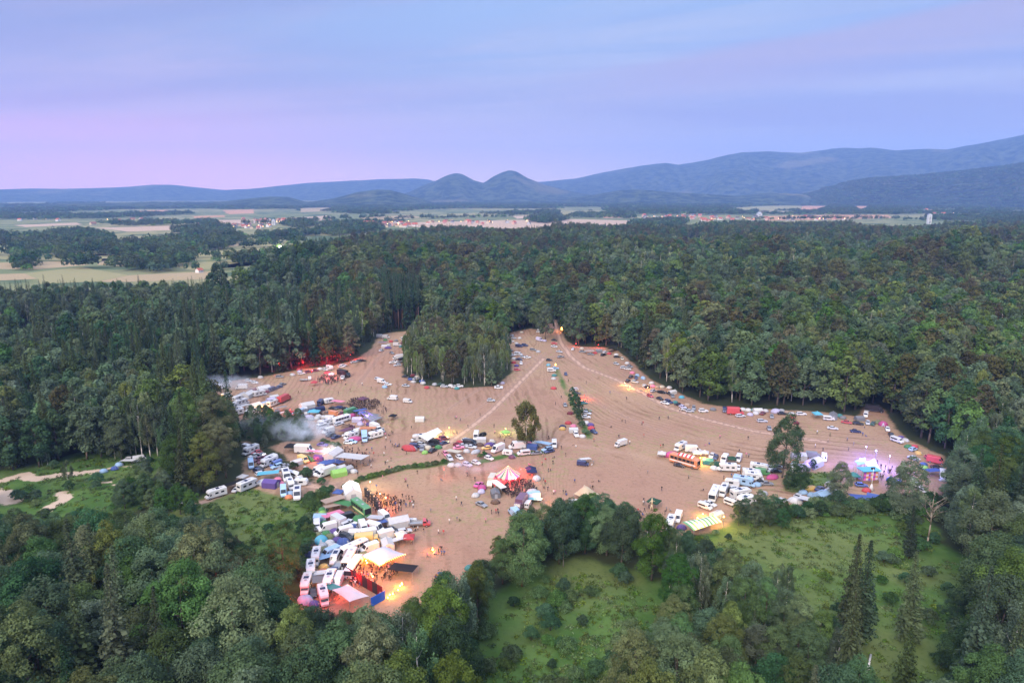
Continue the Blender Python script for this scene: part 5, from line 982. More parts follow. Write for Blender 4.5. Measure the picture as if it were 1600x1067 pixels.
# ================================================================ WHAT STANDS ON THE FIELD (kind colour x y front-direction [size]); x y = its middle in the photo
TABLE = """
@in the far left camp by the smoke
motorhome white 344 604 -12 4
dome white 314 614 1 0
dome white 355 602 1 0
high_van white 377 604 -1 .05
hatchback white 398 597 1 .1
hatchback silver 388 594 1 .1
dome white 357 596 1 0
van white 354 617 1 -.45
dome lavender 346 619 1 0
frametent grey 312 627 1 -.4
hatchback white 312 637 1 0
saloon maroon 335 635 1 -.2
frametent brown 321 634 1 0
saloon grey 345 632 1 -.1
dome brown 334 643 1 0
dome olive 347 644 1 0
dome yellow 354 649 1 0
dome white 346 641 0 1
caravan white 371 622 1 -.35
motorhome white 378 628 1 -.3
motorhome white 361 634 1 -.15
tarp white 384 634 1 -.3
motorhome white 366 644 -1 .2
van white 367 639 1 -.3
motorhome white 395 644 1 -.3
marquee white 396 634 1 -.3
marquee white 386 616 1 -.5
frametent silver 380 617 1 -.4
motorhome white 405 614 1 -.2
marquee white 411 607 1 -.2
frametent maroon 399 609 1 -.2
dome maroon 417 611 1 0
minibus navy 426 607 1 -.35
saloon navy 436 604 1 -.35
saloon grey 441 600 1 -.3
container_truck red 444 622 1 -.5
frametent white 428 620 1 -.2
frametent lavender 423 624 1 -.2
van lightblue 413 632 1 -.3
motorhome white 425 629 1 -.4
gazebo orange 410 640 1 0
biggazebo yellow 420 643 1 -.2
gazebo orange 416 649 1 0
tunnel navy 426 648 1 -.1
frametent grey 430 643 1 -.3
tarp grey 437 637 1 -.2
dome white 406 649 1 0
longawning white 441 646 1 -.25
awning grey 417 617 1 0
@along the red-lit forest edge
dome white 457 585 1 0
hatchback white 471 583 1 -.1
dome lavender 468 580 1 0
hatchback maroon 483 580 1 -.1
saloon maroon 491 579 1 -.1
caravan white 515 574 1 .3
hatchback white 508 577 1 .2
dome white 500 576 1 0
hatchback white 533 572 1 -.1
estate white 537 571 1 -.2
saloon silver 553 565 1 -.2
saloon grey 562 563 1 -.2
caravan white 484 591 0 1 .75
trailer grey 474 594 1 0
gazebo white 518 585 1 0
gazebo red 511 583 1 0
gazebo red 491 598 1 0
container_truck black 534 584 1 .25
pickup white 539 588 -.6 1
dome red 467 577 1 0
estate grey 437 588 1 0
dome white 407 589 1 0
@in the crowded middle camp
longawning lightblue 469 643 1 -.75
gazebo red 454 645 1 -.1
marquee white 479 634 1 -.2
frametent white 474 638 1 -.2
high_van navy 503 628 1 -.8
caravan white 512 626 1 -.2
tarp pink 528 627 1 .1
saloon black 521 637 1 .1
tunnel navy 530 636 1 0
tunnel black 540 638 1 .2
container_truck orange 523 646 1 .2 .7
saloon maroon 536 645 1 -.2
container_truck green 547 643 1 -.35 .85
tarp blue 560 641 1 -.2
tarp grey 579 648 1 .2 1.25
gazebo plum 567 624 1 .2 1.3
frametent lavender 558 655 1 0
tunnel magenta 550 648 1 -.3
coach white 534 655 1 -.3
biggazebo cyan 492 643 1 0
frametent navy 500 638 1 -.2
tunnel navy 488 640 1 -.3
dome white 476 645 1 0
dome white 486 654 1 0
dome white 494 653 1 0
dome white 497 649 1 0
dome white 506 651 1 0
frametent white 516 652 1 0
dome brown 500 645 1 0
saloon brown 510 645 1 0
dome black 519 655 1 0
hatchback black 523 657 1 -.2
motorhome white 512 660 1 -.3
van white 513 672 -1 .3
dome white 500 658 1 0
campervan white 504 664 1 -.3
awning orange 571 671 1 0 1.6
box_truck white 588 667 1 .45
motorhome white 585 679 -1 .25
box_truck lightblue 567 680 .2 1
van white 557 674 -1 .3
motorhome white 553 680 -1 .3
hatchback white 543 678 -1 .1
tunnel magenta 556 685 1 -.1 1.3
tarp plum 541 672 1 -.4
dome maroon 548 666 1 0
gazebo brown 540 667 1 0
saloon black 517 679 1 -.35
saloon navy 525 682 1 -.35
saloon grey 515 676 1 -.35
hatchback white 544 690 1 .1
hatchback lightblue 552 689 1 .1
hatchback grey 597 672 .2 1
saloon purple 504 694 1 .1
frametent lightblue 549 641 1 0
dome pink 537 649 1 0
gazebo blue 565 646 1 0
tunnel lavender 480 650 1 0
dome blue 470 650 1 0
estate silver 528 661 1 -.3
dome lavender 563 662 1 0
dome purple 577 662 1 0
@in the double row of cars behind the hedge
caravan white 385 697 1 .2 .8
motorhome white 392 703 -1 .4
hatchback red 400 706 -1 .3
saloon white 397 711 -1 .3
estate grey 406 712 -1 .4
saloon maroon 405 717 -1 .4
hatchback maroon 412 716 -1 .4
estate maroon 410 720 -1 .4
caravan white 423 716 -1 .4
motorhome white 418 721 -1 .4
van blue 431 724 -1 .4 .85
estate lightblue 434 728 -1 .35
saloon grey 441 727 -1 .3
saloon grey 443 731 -1 .3
high_van lightblue 393 724 .25 1
saloon black 403 731 1 .3
hatchback navy 404 736 1 .3
estate white 408 738 1 -.25
tarp cyan 421 742 1 -.1 1.15
campervan white 438 745 .35 1 1.35
frametent purple 424 752 1 .1 1.3
dome pink 434 747 1 0
dome pink 437 754 1 0
bigdome silver 413 752 1 0
motorhome white 393 754 1 -.4 1.15
gazebo black 376 754 1 0
gazebo white 379 745 1 .2
saloon silver 374 764 1 -.6
hatchback white 455 738 1 .3
minibus white 463 743 1 .4
caravan white 458 753 1 0
motorhome white 466 755 .6 1
high_van lightblue 447 767 0 1
campervan white 463 770 -.08 1 1.25
motorhome white 337 770 -1 .3
caravan white 291 790 -1 -.1 .9
tarp black 362 756 1 -.3
hatchback silver 471 748 1 .2
dome orange 450 775 1 0
dome lightblue 452 770 1 0
@on the smoky patch behind the hedge
gazebo black 454 698 1 0 1.2
high_van white 476 704 1 .05 1.25
van yellow 474 717 1 .5
frametent white 464 721 -1 .3
tunnel green 480 713 1 .2
dome green 491 717 1 0
longawning pink 496 706 1 .1
marquee white 515 709 1 -.6 1.15
frametent purple 500 713 1 .1
biggazebo blue 513 723 1 -.3
tarp blue 527 721 1 .2
tarp white 545 714 1 .08 1.75
van cream 497 733 -1 .5
van white 501 737 -1 .5
box_truck white 513 737 -1 .35
marquee lime 527 735 1 -.2 .8
frametent white 535 732 1 -.3
frametent silver 542 733 1 -.4
dome white 547 735 1 0
table white 478 730 1 .2
@in the camp beside the big stretch tent
marquee white 550 766 .35 1 1.35
gazebo blue 529 769 1 .1
tarp tan 521 781 1 -.3 1.2
awning tan 518 789 1 -.2 1.2
tarp green 538 786 1 .25
green_bus green 564 793 .85 .65
van black 545 805 1 -.25
dome green 505 796 1 0
dome lime 505 800 1 0
frametent lightblue 501 807 1 0
tarp pink 515 807 1 -.3
minibus white 499 819 -.05 1
dome green 510 815 1 0
van white 514 823 -1 .25
box_truck silver 533 814 1 .5
hatchback white 550 814 1 .2
bigdome green 558 811 1 -.6
dome blue 548 823 1 .3
dome purple 519 829 1 0
dome green 511 832 1 0
dome olive 498 834 1 0
bigdome cyan 504 842 0 1
dome white 516 846 1 0
dome olive 517 840 1 0
dome purple 526 842 1 0
dome white 521 852 1 0
dome white 528 856 1 0
van white 530 834 -1 .25
suv black 543 837 1 .35
bigdome blue 537 843 1 .3
suv darkgreen 557 844 1 .3
high_van white 564 828 .35 1
courier_van white 587 823 1 .3
high_van white 578 833 1 -.15
box_truck yellow 574 843 1 -.1
van white 577 852 -1 .35
coach white 547 850 -1 .42
high_van white 604 832 1 -.25
dome brown 609 834 1 0
estate silver 628 827 1 -.15
saloon black 613 825 1 .2
awning silver 589 809 1 .1 1.2
van white 601 806 .8 .6
awning blue 602 817 1 -.2
marquee white 617 818 1 -.2
pickup red 652 817 1 -.05
caravan white 645 814 1 0 .5
frametent white 610 848 .4 1 1.2
awning white 620 842 1 -.3
gazebo white 628 837 1 -.3
gazebo red 634 839 1 0
dome olive 506 856 0 1
dome silver 507 850 0 1
van lightblue 520 863 -1 .45
motorhome white 498 872 -.2 1
awning lightblue 508 872 1 -.3
motorhome white 491 890 -.1 1
awning white 502 890 1 -.1
dome orange 504 895 1 0
motorhome white 488 907 -.25 1
awning grey 498 904 .2 1
motorhome white 512 906 -.45 1
motorhome white 503 926 .25 1
awning teal 513 920 1 .3
saloon black 489 925 0 1
bigdome lightblue 486 934 1 .3
dome blue 496 940 1 .2
campervan white 531 869 -.55 1
coach white 544 868 -.65 1
pickup navy 525 885 -.5 1
coach silver 541 886 -.75 1
van white 527 904 -.6 1
dome yellow 507 882 1 0
frametent olive 559 870 1 -.5
dome white 598 843 1 0
frametent white 560 834 1 0
dome grey 494 845 1 0
dome navy 488 866 1 0
@by the dance floor in front of the stretch tent
tarp black 630 887 1 .15 1.15
table white 640 815 1 0
hatchback navy 691 900 1 .3
dome teal 734 886 1 0
@in the row by the white marquee
motorhome white 655 684 -1 .1
tunnel red 640 698 1 .2 1.5
van white 672 686 1 -.1
van black 676 691 1 -.1
suv maroon 693 684 1 -.2
saloon navy 694 691 1 -.3
estate silver 661 693 1 .2
estate grey 657 700 -.2 1
saloon black 676 703 1 -.6
estate black 676 694 1 -.1
dome lime 664 706 1 -.3
dome green 685 698 1 0
dome cream 669 698 1 0
hatchback red 687 688 1 .2
van navy 650 697 1 .1 .8
frametent white 656 654 1 0
hatchback pink 699 708 .5 1
estate silver 703 715 .6 1
tarp cream 708 706 1 .2 .9
hatchback white 716 713 1 .7
hatchback white 727 687 1 -.35
van black 734 690 1 .1
high_van white 744 681 -.3 1
tunnel black 754 678 1 -.5
frametent white 752 686 1 0
saloon black 738 690 1 -.2
tunnel purple 765 693 1 -.2
dome red 719 690 1 0
dome maroon 714 693 1 0
saloon silver 725 695 1 -.1
saloon silver 736 697 1 .1
saloon pink 716 698 1 -.1
dome white 729 704 1 .3
hatchback yellow 760 699 -1 .1
tunnel silver 743 705 1 -.3
dome brown 750 694 1 0
hatchback white 764 715 1 .3
dome plum 762 711 1 0
high_van white 778 700 -1 .4
hatchback white 744 722 1 .35
hatchback lavender 730 725 1 .3
dome white 706 726 1 0
dome silver 715 726 1 0
dome cream 769 690 1 0
table white 768 688 1 0
@round the lone birch
high_van white 808 695 -1 .08 1.15
bigdome darkgreen 828 685 1 -.1
minibus white 818 707 -1 .1
caravan white 793 707 1 .1 .8
dome plum 800 713 1 .2
dome pink 827 692 1 .2
frametent blue 832 697 1 .1
frametent white 840 692 1 0
tarp lightblue 852 693 1 .2
van white 866 693 .1 1
estate lightblue 852 700 -1 .25
saloon navy 858 704 -1 .25
saloon grey 838 707 -1 .1
gazebo lime 790 676 1 -.2
dome yellow 879 669 1 0
dome navy 879 666 1 0
suv white 900 678 .5 1
frametent white 896 671 1 0
dome pink 896 665 1 0
dome white 910 681 1 0
dome red 888 660 1 0
@by the carousel tent
box_truck cream 768 750 -.55 1 .95
dome magenta 750 760 1 -.6 1.2
saloon magenta 751 757 1 -.7
dome lavender 752 767 1 -.4
dome white 743 773 1 -.3
saloon grey 752 787 1 .45
frametent grey 774 770 .5 1
gazebo navy 832 737 .5 1 1.2
gazebo navy 829 732 1 .3
bigdome white 837 745 0 1 .8
bigdome white 832 770 1 -.6 1.25
box_truck lightblue 829 778 -1 .1 .8
box_truck plum 813 785 -.75 1 1.05
van white 825 786 .6 -1 .8
van lightblue 806 799 -.7 -.6 1.1
tarp cyan 836 777 1 .1 .7
dome brown 774 783 1 0
van white 893 791 0 1
table white 899 781 1 0
@alone on the open field
van navy 911 723 1 .1 .85
awning white 914 717 1 -.1
gazebo darkgreen 1022 784 1 .3 1.2
box_truck white 970 692 -1 .3 .8
van white 613 621 -1 -.1
van white 637 626 1 .1 .85
hatchback silver 767 625 1 0
saloon white 779 605 1 0
saloon silver 634 602 1 .1
gazebo black 614 650 1 .1
dome red 865 606 1 0
@round the orange bus
gazebo white 1034 709 1 .1
tunnel magenta 1049 709 1 -.2 1.3
motorhome white 1063 697 -1 .45
high_van white 1083 701 1 .05
orange_bus orange 1068 719 1 .28 1.1
saloon black 1065 725 1 .2
gazebo white 1091 708 1 0
gazebo white 1101 708 1 .1
hatchback silver 1110 711 -.7 1
hatchback navy 1118 714 -.5 1
bigdome darkgreen 1118 724 1 0
frametent teal 1107 720 1 .1
dome white 1118 731 1 .3
dome teal 1086 727 1 0
van white 1132 716 -.6 1
motorhome white 1135 729 -1 -.05
gazebo darkgreen 1144 717 1 .1
van white 1154 715 -.5 1
saloon white 1152 730 -.3 1
@in the caravan camp beside the striped awning
caravan white 1145 753 -1 -.15
motorhome lightblue 1166 753 1 .2 1.1
coach white 1119 771 -.55 1
motorhome white 1132 765 -.5 1
suv black 1143 763 1 -.2
hatchback silver 1148 762 1 -.3
motorhome white 1162 773 1 -.2 1.1
motorhome white 1158 779 1 -.25
minibus white 1147 784 1 .35
van white 1168 778 1 -.2
saloon silver 1109 786 1 .35
minibus white 1102 790 1 .35 .95
van white 1059 807 -.4 1
motorhome white 1048 817 -.5 1
frametent white 1120 803 1 -.4
dome purple 1065 823 1 0
motorhome white 1193 733 1 .15
van green 1188 734 1 .1
motorhome white 1182 744 1 .1
motorhome white 1176 742 1 .1
tunnel magenta 1207 744 1 -.2 1.1
saloon black 1211 735 1 0
hatchback white 1206 731 -.4 1
hatchback grey 1216 729 1 0
saloon grey 1194 755 1 .05
dome lightblue 1182 757 1 0
dome silver 1193 770 1 0
saloon black 1186 750 1 0
saloon silver 1221 781 1 -.2
dome lightblue 1255 768 1 0
@in the camp by the floodlit stage
frametent white 1248 712 1 .05 1.3
dome orange 1240 720 1 0
box_truck white 1239 729 -.3 1 .75
frametent lavender 1253 729 1 0 1.25
marquee white 1272 722 1 -.4
box_truck grey 1275 711 1 .1 .8
van white 1284 714 0 1
bigdome white 1243 781 1 .2
hatchback silver 1250 776 1 .4
tarp white 1266 781 1 .25 1.1
tunnel yellow 1268 762 1 -.2
saloon navy 1280 762 1 -.5
frametent lightblue 1281 772 1 -.4 1.3
suv white 1297 756 1 -.5
frametent white 1297 767 1 -.5
dome lightblue 1271 773 1 0
dome white 1313 777 1 0
tarp blue 1350 778 1 .1 1.3
frametent blue 1365 776 1 .2
dome red 1354 765 1 0
dome red 1384 777 1 .2
dome blue 1403 752 1 -.3 1.2
dome blue 1392 748 1 0
hatchback blue 1346 757 1 .1
saloon silver 1420 744 1 .3
estate white 1432 757 1 .4
hatchback grey 1411 740 1 .3
hatchback silver 1443 766 1 .4
gazebo teal 1333 743 1 0 1.2
van red 1463 718 1 .2 1.1
hatchback red 1452 715 1 .5
saloon black 1464 729 1 .2
tarp blue 1460 735 1 -.1
van white 1471 740 0 1
dome silver 1474 748 1 0
dome green 1419 697 1 0
hatchback lightblue 1427 701 1 -.3
dome red 1429 697 1 0
dome yellow 1435 707 1 .3
saloon silver 1428 715 1 .3
dome blue 1443 725 1 0
dome lime 1444 730 1 0
dome yellow 1441 735 1 0
dome white 1415 687 1 .3
minibus white 1402 687 1 .35
dome purple 1408 683 1 0
saloon black 1393 679 .7 1
hatchback white 1387 670 .4 1
saloon white 1578 778 1 .2
hatchback lightblue 1573 785 1 .2
@in the long row below the right-hand forest
gazebo cyan 1277 647 1 0 1.2
minibus white 1295 653 1 .05
marquee grey 1302 649 0 1 .8
dome teal 1312 649 1 0
dome grey 1317 652 1 0
saloon red 1323 659 1 .15
estate black 1341 661 1 .1
van white 1353 647 0 1 .9
container_truck black 1366 638 1 .1 .9
hatchback silver 1356 660 0 1
saloon darkgreen 1365 661 -.4 1
tunnel olive 1372 659 1 -.3
bigdome magenta 1379 661 0 1
saloon white 1301 668 1 .12
saloon navy 1337 673 1 .06
frametent grey 1343 653 1 0
van navy 1132 640 0 1 .8
high_van red 1149 642 1 .03 1.2
estate silver 1157 649 1 -.05
dome white 1161 639 1 0
dome white 1169 640 1 0
dome teal 1177 640 1 0
frametent white 1184 641 1 0
hatchback maroon 1192 645 1 -.6
estate silver 1191 657 1 0
dome lavender 1172 647 1 0
dome white 1181 645 1 0
hatchback grey 1206 650 .1 1
bigdome lavender 1213 642 1 0
dome silver 1221 641 1 0
saloon black 1222 645 1 .05
dome white 1237 646 1 0
dome red 1237 651 1 0
estate white 1252 646 1 0
hatchback grey 1202 669 .3 1
hatchback navy 1246 677 1 .1
dome maroon 1244 660 1 0
dome white 1196 641 1 0
dome tan 1229 644 1 0
@in the long curved row along the track
saloon black 1031 622 1 .4
saloon white 1039 629 1 .25
estate navy 1045 627 1 .4
dome teal 1055 628 1 0
saloon black 1061 632 1 .2
hatchback lavender 1067 635 1 .3
saloon silver 1073 640 1 .1
dome tan 1074 632 1 0
suv grey 1084 637 -.2 1
hatchback silver 1077 641 1 0
suv white 1099 641 1 0
dome grey 1114 639 1 0
hatchback red 1016 618 1 .4
hatchback silver 1021 610 1 -.3
tunnel black 1034 612 1 .2
saloon black 1046 614 1 .5
saloon grey 1051 618 .3 1
dome cyan 1065 620 1 0
dome white 1018 598 1 0
dome silver 1007 602 1 .2
dome pink 1021 603 1 0
dome tan 1027 604 1 0
dome cream 1034 604 1 0
dome white 1046 605 1 0
frametent white 1049 612 1 -.2
dome black 1011 604 1 0
hatchback white 895 545 -.6 1
saloon grey 910 549 1 .1
tarp silver 921 548 1 0
saloon grey 923 553 1 .1
dome red 930 551 1 0
frametent grey 936 548 1 0
estate black 943 554 1 -.3
hatchback white 947 550 1 -.2
dome red 952 552 1 0
saloon black 964 557 1 0
dome white 963 554 1 0
hatchback cream 972 560 .6 1
hatchback silver 963 568 1 .3
dome silver 974 573 1 0
saloon grey 984 572 1 .3
dome white 980 567 1 0
hatchback white 981 576 1 .1
estate silver 975 574 1 0
saloon black 981 594 1 -.7
saloon black 986 588 1 -.6
hatchback silver 992 596 1 .2
dome lightblue 996 586 1 .3
dome pink 988 582 1 0
hatchback navy 994 590 .2 1
tunnel lightblue 1005 590 1 .8
longawning black 955 545 1 -.3
dome cream 909 544 1 0
@in the hedge row across the middle of the field
estate white 897 608 -1 .05
saloon black 901 614 1 .1
hatchback black 902 621 1 0
awning red 911 622 1 0
saloon teal 911 629 1 -.1
saloon grey 883 632 .4 1
saloon olive 917 641 1 0
hatchback silver 917 645 1 .1
hatchback white 916 651 1 0
dome white 916 660 1 -.2
dome purple 923 663 1 0
dome red 924 668 1 0
hatchback navy 928 674 1 .5
dome maroon 891 645 1 0
dome cyan 857 570 0 1
minibus white 862 578 1 0
hatchback lightblue 868 575 1 0
dome teal 866 586 1 0
dome white 865 591 1 0
hatchback navy 884 584 .5 1
hatchback black 858 562 1 0
saloon grey 876 557 1 -.1
saloon silver 874 549 1 .2
@behind the central grove
saloon silver 866 541 1 .1
saloon red 866 536 1 .1
saloon black 866 531 1 .1
van lavender 844 530 1 .2
dome lavender 850 532 1 0
dome white 792 526 1 0
dome silver 800 524 1 0
hatchback silver 803 528 1 0
dome white 812 528 1 0
dome cream 815 519 1 0
hatchback white 799 533 1 0
dome white 807 536 1 0
minibus navy 811 540 1 .05
suv navy 820 539 1 .1
estate grey 833 546 1 .1
dome silver 841 549 1 0
hatchback grey 797 547 1 0
estate silver 803 554 1 -.1
minibus silver 808 553 1 .1
saloon white 824 558 1 -.05
hatchback silver 817 557 1 0
dome white 803 560 1 0
dome red 803 566 1 0
hatchback white 814 567 .2 1
saloon navy 811 561 1 .1
hatchback red 808 577 1 0
dome purple 807 571 1 0
dome lavender 785 598 1 -.5
saloon white 779 604 1 0
dome silver 842 515 1 0
hatchback white 842 518 1 0
@in front of the central grove
estate silver 591 592 1 .25
van white 596 595 1 .25
hatchback white 606 600 1 0
dome lightblue 601 604 1 0
saloon black 634 588 1 .1
dome maroon 645 586 1 0
dome blue 643 592 1 0
saloon silver 649 591 1 -.2
dome white 646 596 1 0
dome cream 652 588 1 0
dome blue 659 595 1 0
dome white 661 598 1 0
saloon darkgreen 687 600 1 .1
dome silver 681 600 1 0
dome white 704 602 1 0
saloon white 711 604 1 0
dome teal 714 606 1 0
hatchback white 718 603 1 0
hatchback silver 694 603 1 0
dome red 667 605 1 0
@in the far corner camp under the bare-stemmed trees
van silver 594 525 1 0
van white 603 526 1 0
dome green 602 531 1 0
tarp blue 598 535 1 0
dome red 611 533 1 0
dome white 607 539 1 0
frametent white 601 541 1 0
tunnel purple 606 543 1 0
saloon silver 596 547 1 -.4
van white 620 538 1 0 .9
hatchback maroon 630 536 1 0
saloon teal 628 541 1 -.2
estate cream 629 528 1 -.3
hatchback white 634 525 1 -.3
estate white 631 530 1 -.3
hatchback red 647 525 1 0
saloon silver 650 529 1 -.2
dome grey 619 532 1 0
box_truck white 622 558 -1 .1 .9
van black 628 561 1 -.4
hatchback white 614 566 -1 .1
pickup white 622 565 -1 .2 .8
estate silver 621 570 -1 .1
frametent white 637 553 1 0
dome lavender 634 558 1 0
saloon black 565 563 1 -.1
dome white 648 541 1 0
saloon grey 612 551 1 .4
@at the end of the winding footpath
van white 219 716 1 -.15
hatchback white 204 717 1 0
tarp white 201 719 1 0 .8
dome lightblue 186 725 1 0
dome blue 179 731 1 0
dome lightblue 162 735 1 0
@beside the pale strip beyond the forest
van white 133 516 1 -.1
hatchback white 90 529 1 -.3
"""
ITEMS = []
for ln in TABLE.strip().splitlines():
    if ln.startswith('@'): area = ln[1:]; continue
    q = ln.split(); k, c = q[0], q[1]; px, py, dx, dy = map(float, q[2:6]); s = (float(q[6]) if len(q) > 6 else 1.0)*({'dome': .82, 'bigdome': .82, 'tunnel': .8, 'frametent': .85, 'marquee': .86, 'gazebo': .92, 'biggazebo': .85, 'tarp': .9, 'longawning': .9, 'table': 1.0}.get(k, .95))
    h = HGT[k]*s; p = G(px, py, h*.5); a, b = G(px, py), G(px+dx*6, py+dy*6); yaw = math.atan2(b.y-a.y, b.x-a.x)
    ITEMS.append(dict(k=k, c=c, area=area, x=p.x, y=p.y, yaw=yaw+random.gauss(0, .03), s=s*random.uniform(.96, 1.04), px=px, py=py))
# nudge apart what would stand inside each other
DIM = {'hatchback': (4, 1.75), 'estate': (4.6, 1.8), 'saloon': (4.5, 1.8), 'suv': (4.6, 1.9), 'van': (5.4, 2), 'high_van': (6.2, 2.1), 'minibus': (5, 1.95), 'campervan': (5.6, 2), 'courier_van': (6.2, 2.1), 'motorhome': (6.8, 2.4), 'caravan': (5.6, 2.2), 'box_truck': (7.2, 2.3), 'container_truck': (8.6, 2.5), 'coach': (8.6, 2.4), 'green_bus': (9.6, 2.5), 'orange_bus': (10.2, 2.5), 'pickup': (6.6, 2.1), 'trailer': (5, 1.9), 'dome': (3.2, 2.8), 'bigdome': (5, 4), 'tunnel': (5, 2.8), 'gazebo': (3.2, 3.2), 'biggazebo': (5.8, 4), 'marquee': (7, 4.6), 'frametent': (4.4, 3.2), 'awning': (4.2, 3), 'tarp': (6.5, 4.4), 'longawning': (9, 3.4), 'table': (1.6, .8)}
def disks(it):
    L, W = DIM[it['k']]; L *= it['s']; W *= it['s']; n = max(1, round(L/W)); r = W/2*1.04
    return [((i-(n-1)/2)*(L-W)/max(1, n-1) if n > 1 else 0, r) for i in range(n)]
for it in ITEMS: it['d'] = disks(it); it['x0'], it['y0'] = it['x'], it['y']
for _ in range(60):
    for i, A in enumerate(ITEMS):
        for B in ITEMS[i+1:]:
            if abs(A['x']-B['x']) > 11 or abs(A['y']-B['y']) > 11: continue
            best = 0; v = None
            for u, r in A['d']:
                ax, ay = A['x']+math.cos(A['yaw'])*u, A['y']+math.sin(A['yaw'])*u
                for w, q in B['d']:
                    bx, by = B['x']+math.cos(B['yaw'])*w, B['y']+math.sin(B['yaw'])*w
                    d = math.hypot(ax-bx, ay-by); o = r+q-d
                    if o > best: best = o; v = ((ax-bx)/(d+1e-6), (ay-by)/(d+1e-6))
            if best > .02:
                A['x'] += v[0]*best*.35; A['y'] += v[1]*best*.35; B['x'] -= v[0]*best*.35; B['y'] -= v[1]*best*.35
# ---- labels that single each one out
BIG = {'motorhome', 'coach', 'green_bus', 'orange_bus', 'container_truck', 'box_truck', 'tarp', 'marquee', 'biggazebo', 'gazebo'}
for it in ITEMS:
    it['desc'] = WORD.get(it['c'], it['c'])+' '+KW[it['k']]
from collections import Counter
CNT = Counter(i['desc'] for i in ITEMS)
def near(it, n=9):
    return sorted((o for o in ITEMS if o is not it), key=lambda o: (o['x']-it['x'])**2+(o['y']-it['y'])**2)[:n]
USED = set()
def rel(it, o):
    d = math.hypot(it['x']-o['x'], it['y']-o['y'])
    dy = o['y']-it['y']; dx = o['x']-it['x']
    if abs(dy) > 1.5*abs(dx): w = 'just in front of' if dy > 0 else 'just behind'
    else: w = 'directly left of' if dx > 0 else 'directly right of'
    return w
def art(s): return 'the '+s
AREAN = Counter((i['desc'], i['area']) for i in ITEMS)
NEED = {}
for it in ITEMS:
    if CNT[it['desc']] == 1: NEED[id(it)] = [it['desc']+' '+it['area']]
    elif AREAN[(it['desc'], it['area'])] == 1: NEED[id(it)] = [it['desc']+' '+it['area']]
    else: NEED[id(it)] = []
for it in ITEMS:
    c = NEED[id(it)]
    for o in near(it):
        if o['desc'] == it['desc']: continue
        c.append(f"{it['desc']} {rel(it, o)} {art(o['desc'])} {it['area']}"); c.append(f"{it['desc']} {rel(it, o)} {art(o['desc'])}")
for desc_area, n in AREAN.items():
    g = sorted((i for i in ITEMS if (i['desc'], i['area']) == desc_area), key=lambda i: i['px'])
    words_ = ['leftmost', 'second from the left', 'third from the left', 'fourth from the left', 'fifth from the left', 'sixth from the left', 'seventh from the left', 'eighth from the left', 'ninth from the left', 'tenth from the left', 'eleventh from the left', 'twelfth from the left', 'thirteenth from the left', 'fourteenth from the left']
    for i, it in enumerate(g): NEED[id(it)].append(f"{it['desc']}, {words_[min(i, 13)]} {it['area']}")
# a relation may be used only if no other look-alike also fits it
def fits(it, lab, o_desc, w):
    return any(o['desc'] == o_desc and rel(it, o) == w for o in near(it, 6))
for it in ITEMS:
    lab = None
    for cnd in NEED[id(it)]:
        if len(cnd.replace('-', ' ').split()) > 16 or cnd in USED: continue
        if (' the ' in cnd) and any(w in cnd for w in ('just in front of', 'just behind', 'directly')):
            m = next(((w, cnd.split(w+' the ')[1]) for w in ('just in front of', 'just behind', 'directly left of', 'directly right of') if w in cnd))
            twins = [j for j in ITEMS if j is not it and j['desc'] == it['desc']]
            if any(any(m[1].startswith(o['desc']) and rel(j, o) == m[0] and (m[1] == o['desc'] or j['area'] == it['area']) for o in near(j, 9)) for j in twins): continue
        lab = cnd; break
    it['label'] = lab or NEED[id(it)][-1]; USED.add(it['label'])
def place(it):
    K = KINDS[it['k']]; p = (it['x'], it['y'], .01); d = math.hypot(it['x'], it['y'])
    rgb = CLR[it['c']]; g_ = sum(rgb)/3; rgb = tuple(c*.74+g_*.26 for c in rgb); v = random.uniform(.88, 1.1); rgb = tuple(min(.85, c*v) for c in rgb)+(1,)
    far = d > 345
    if it['k'] == 'gazebo' and not far and random.random() < 0: pass
    e = link(K.name, K.joined if far else None, None, p, it['yaw'], it['s'])
    if far: e.color = rgb
    else:
        for nm, me, loc in K.full:
            o = link(nm, me, e, loc); o.color = rgb
    fam = {'car': 'parked cars', 'van': 'parked vans', 'motorhome': 'parked motorhomes', 'dome_tent': 'small camping tents'}.get(K.name, K.name.replace('_', ' ')+' row')
    tag(e, it['label'], K.cat, fam+' '+it['area'])
    return e
for it in ITEMS: it['o'] = place(it)
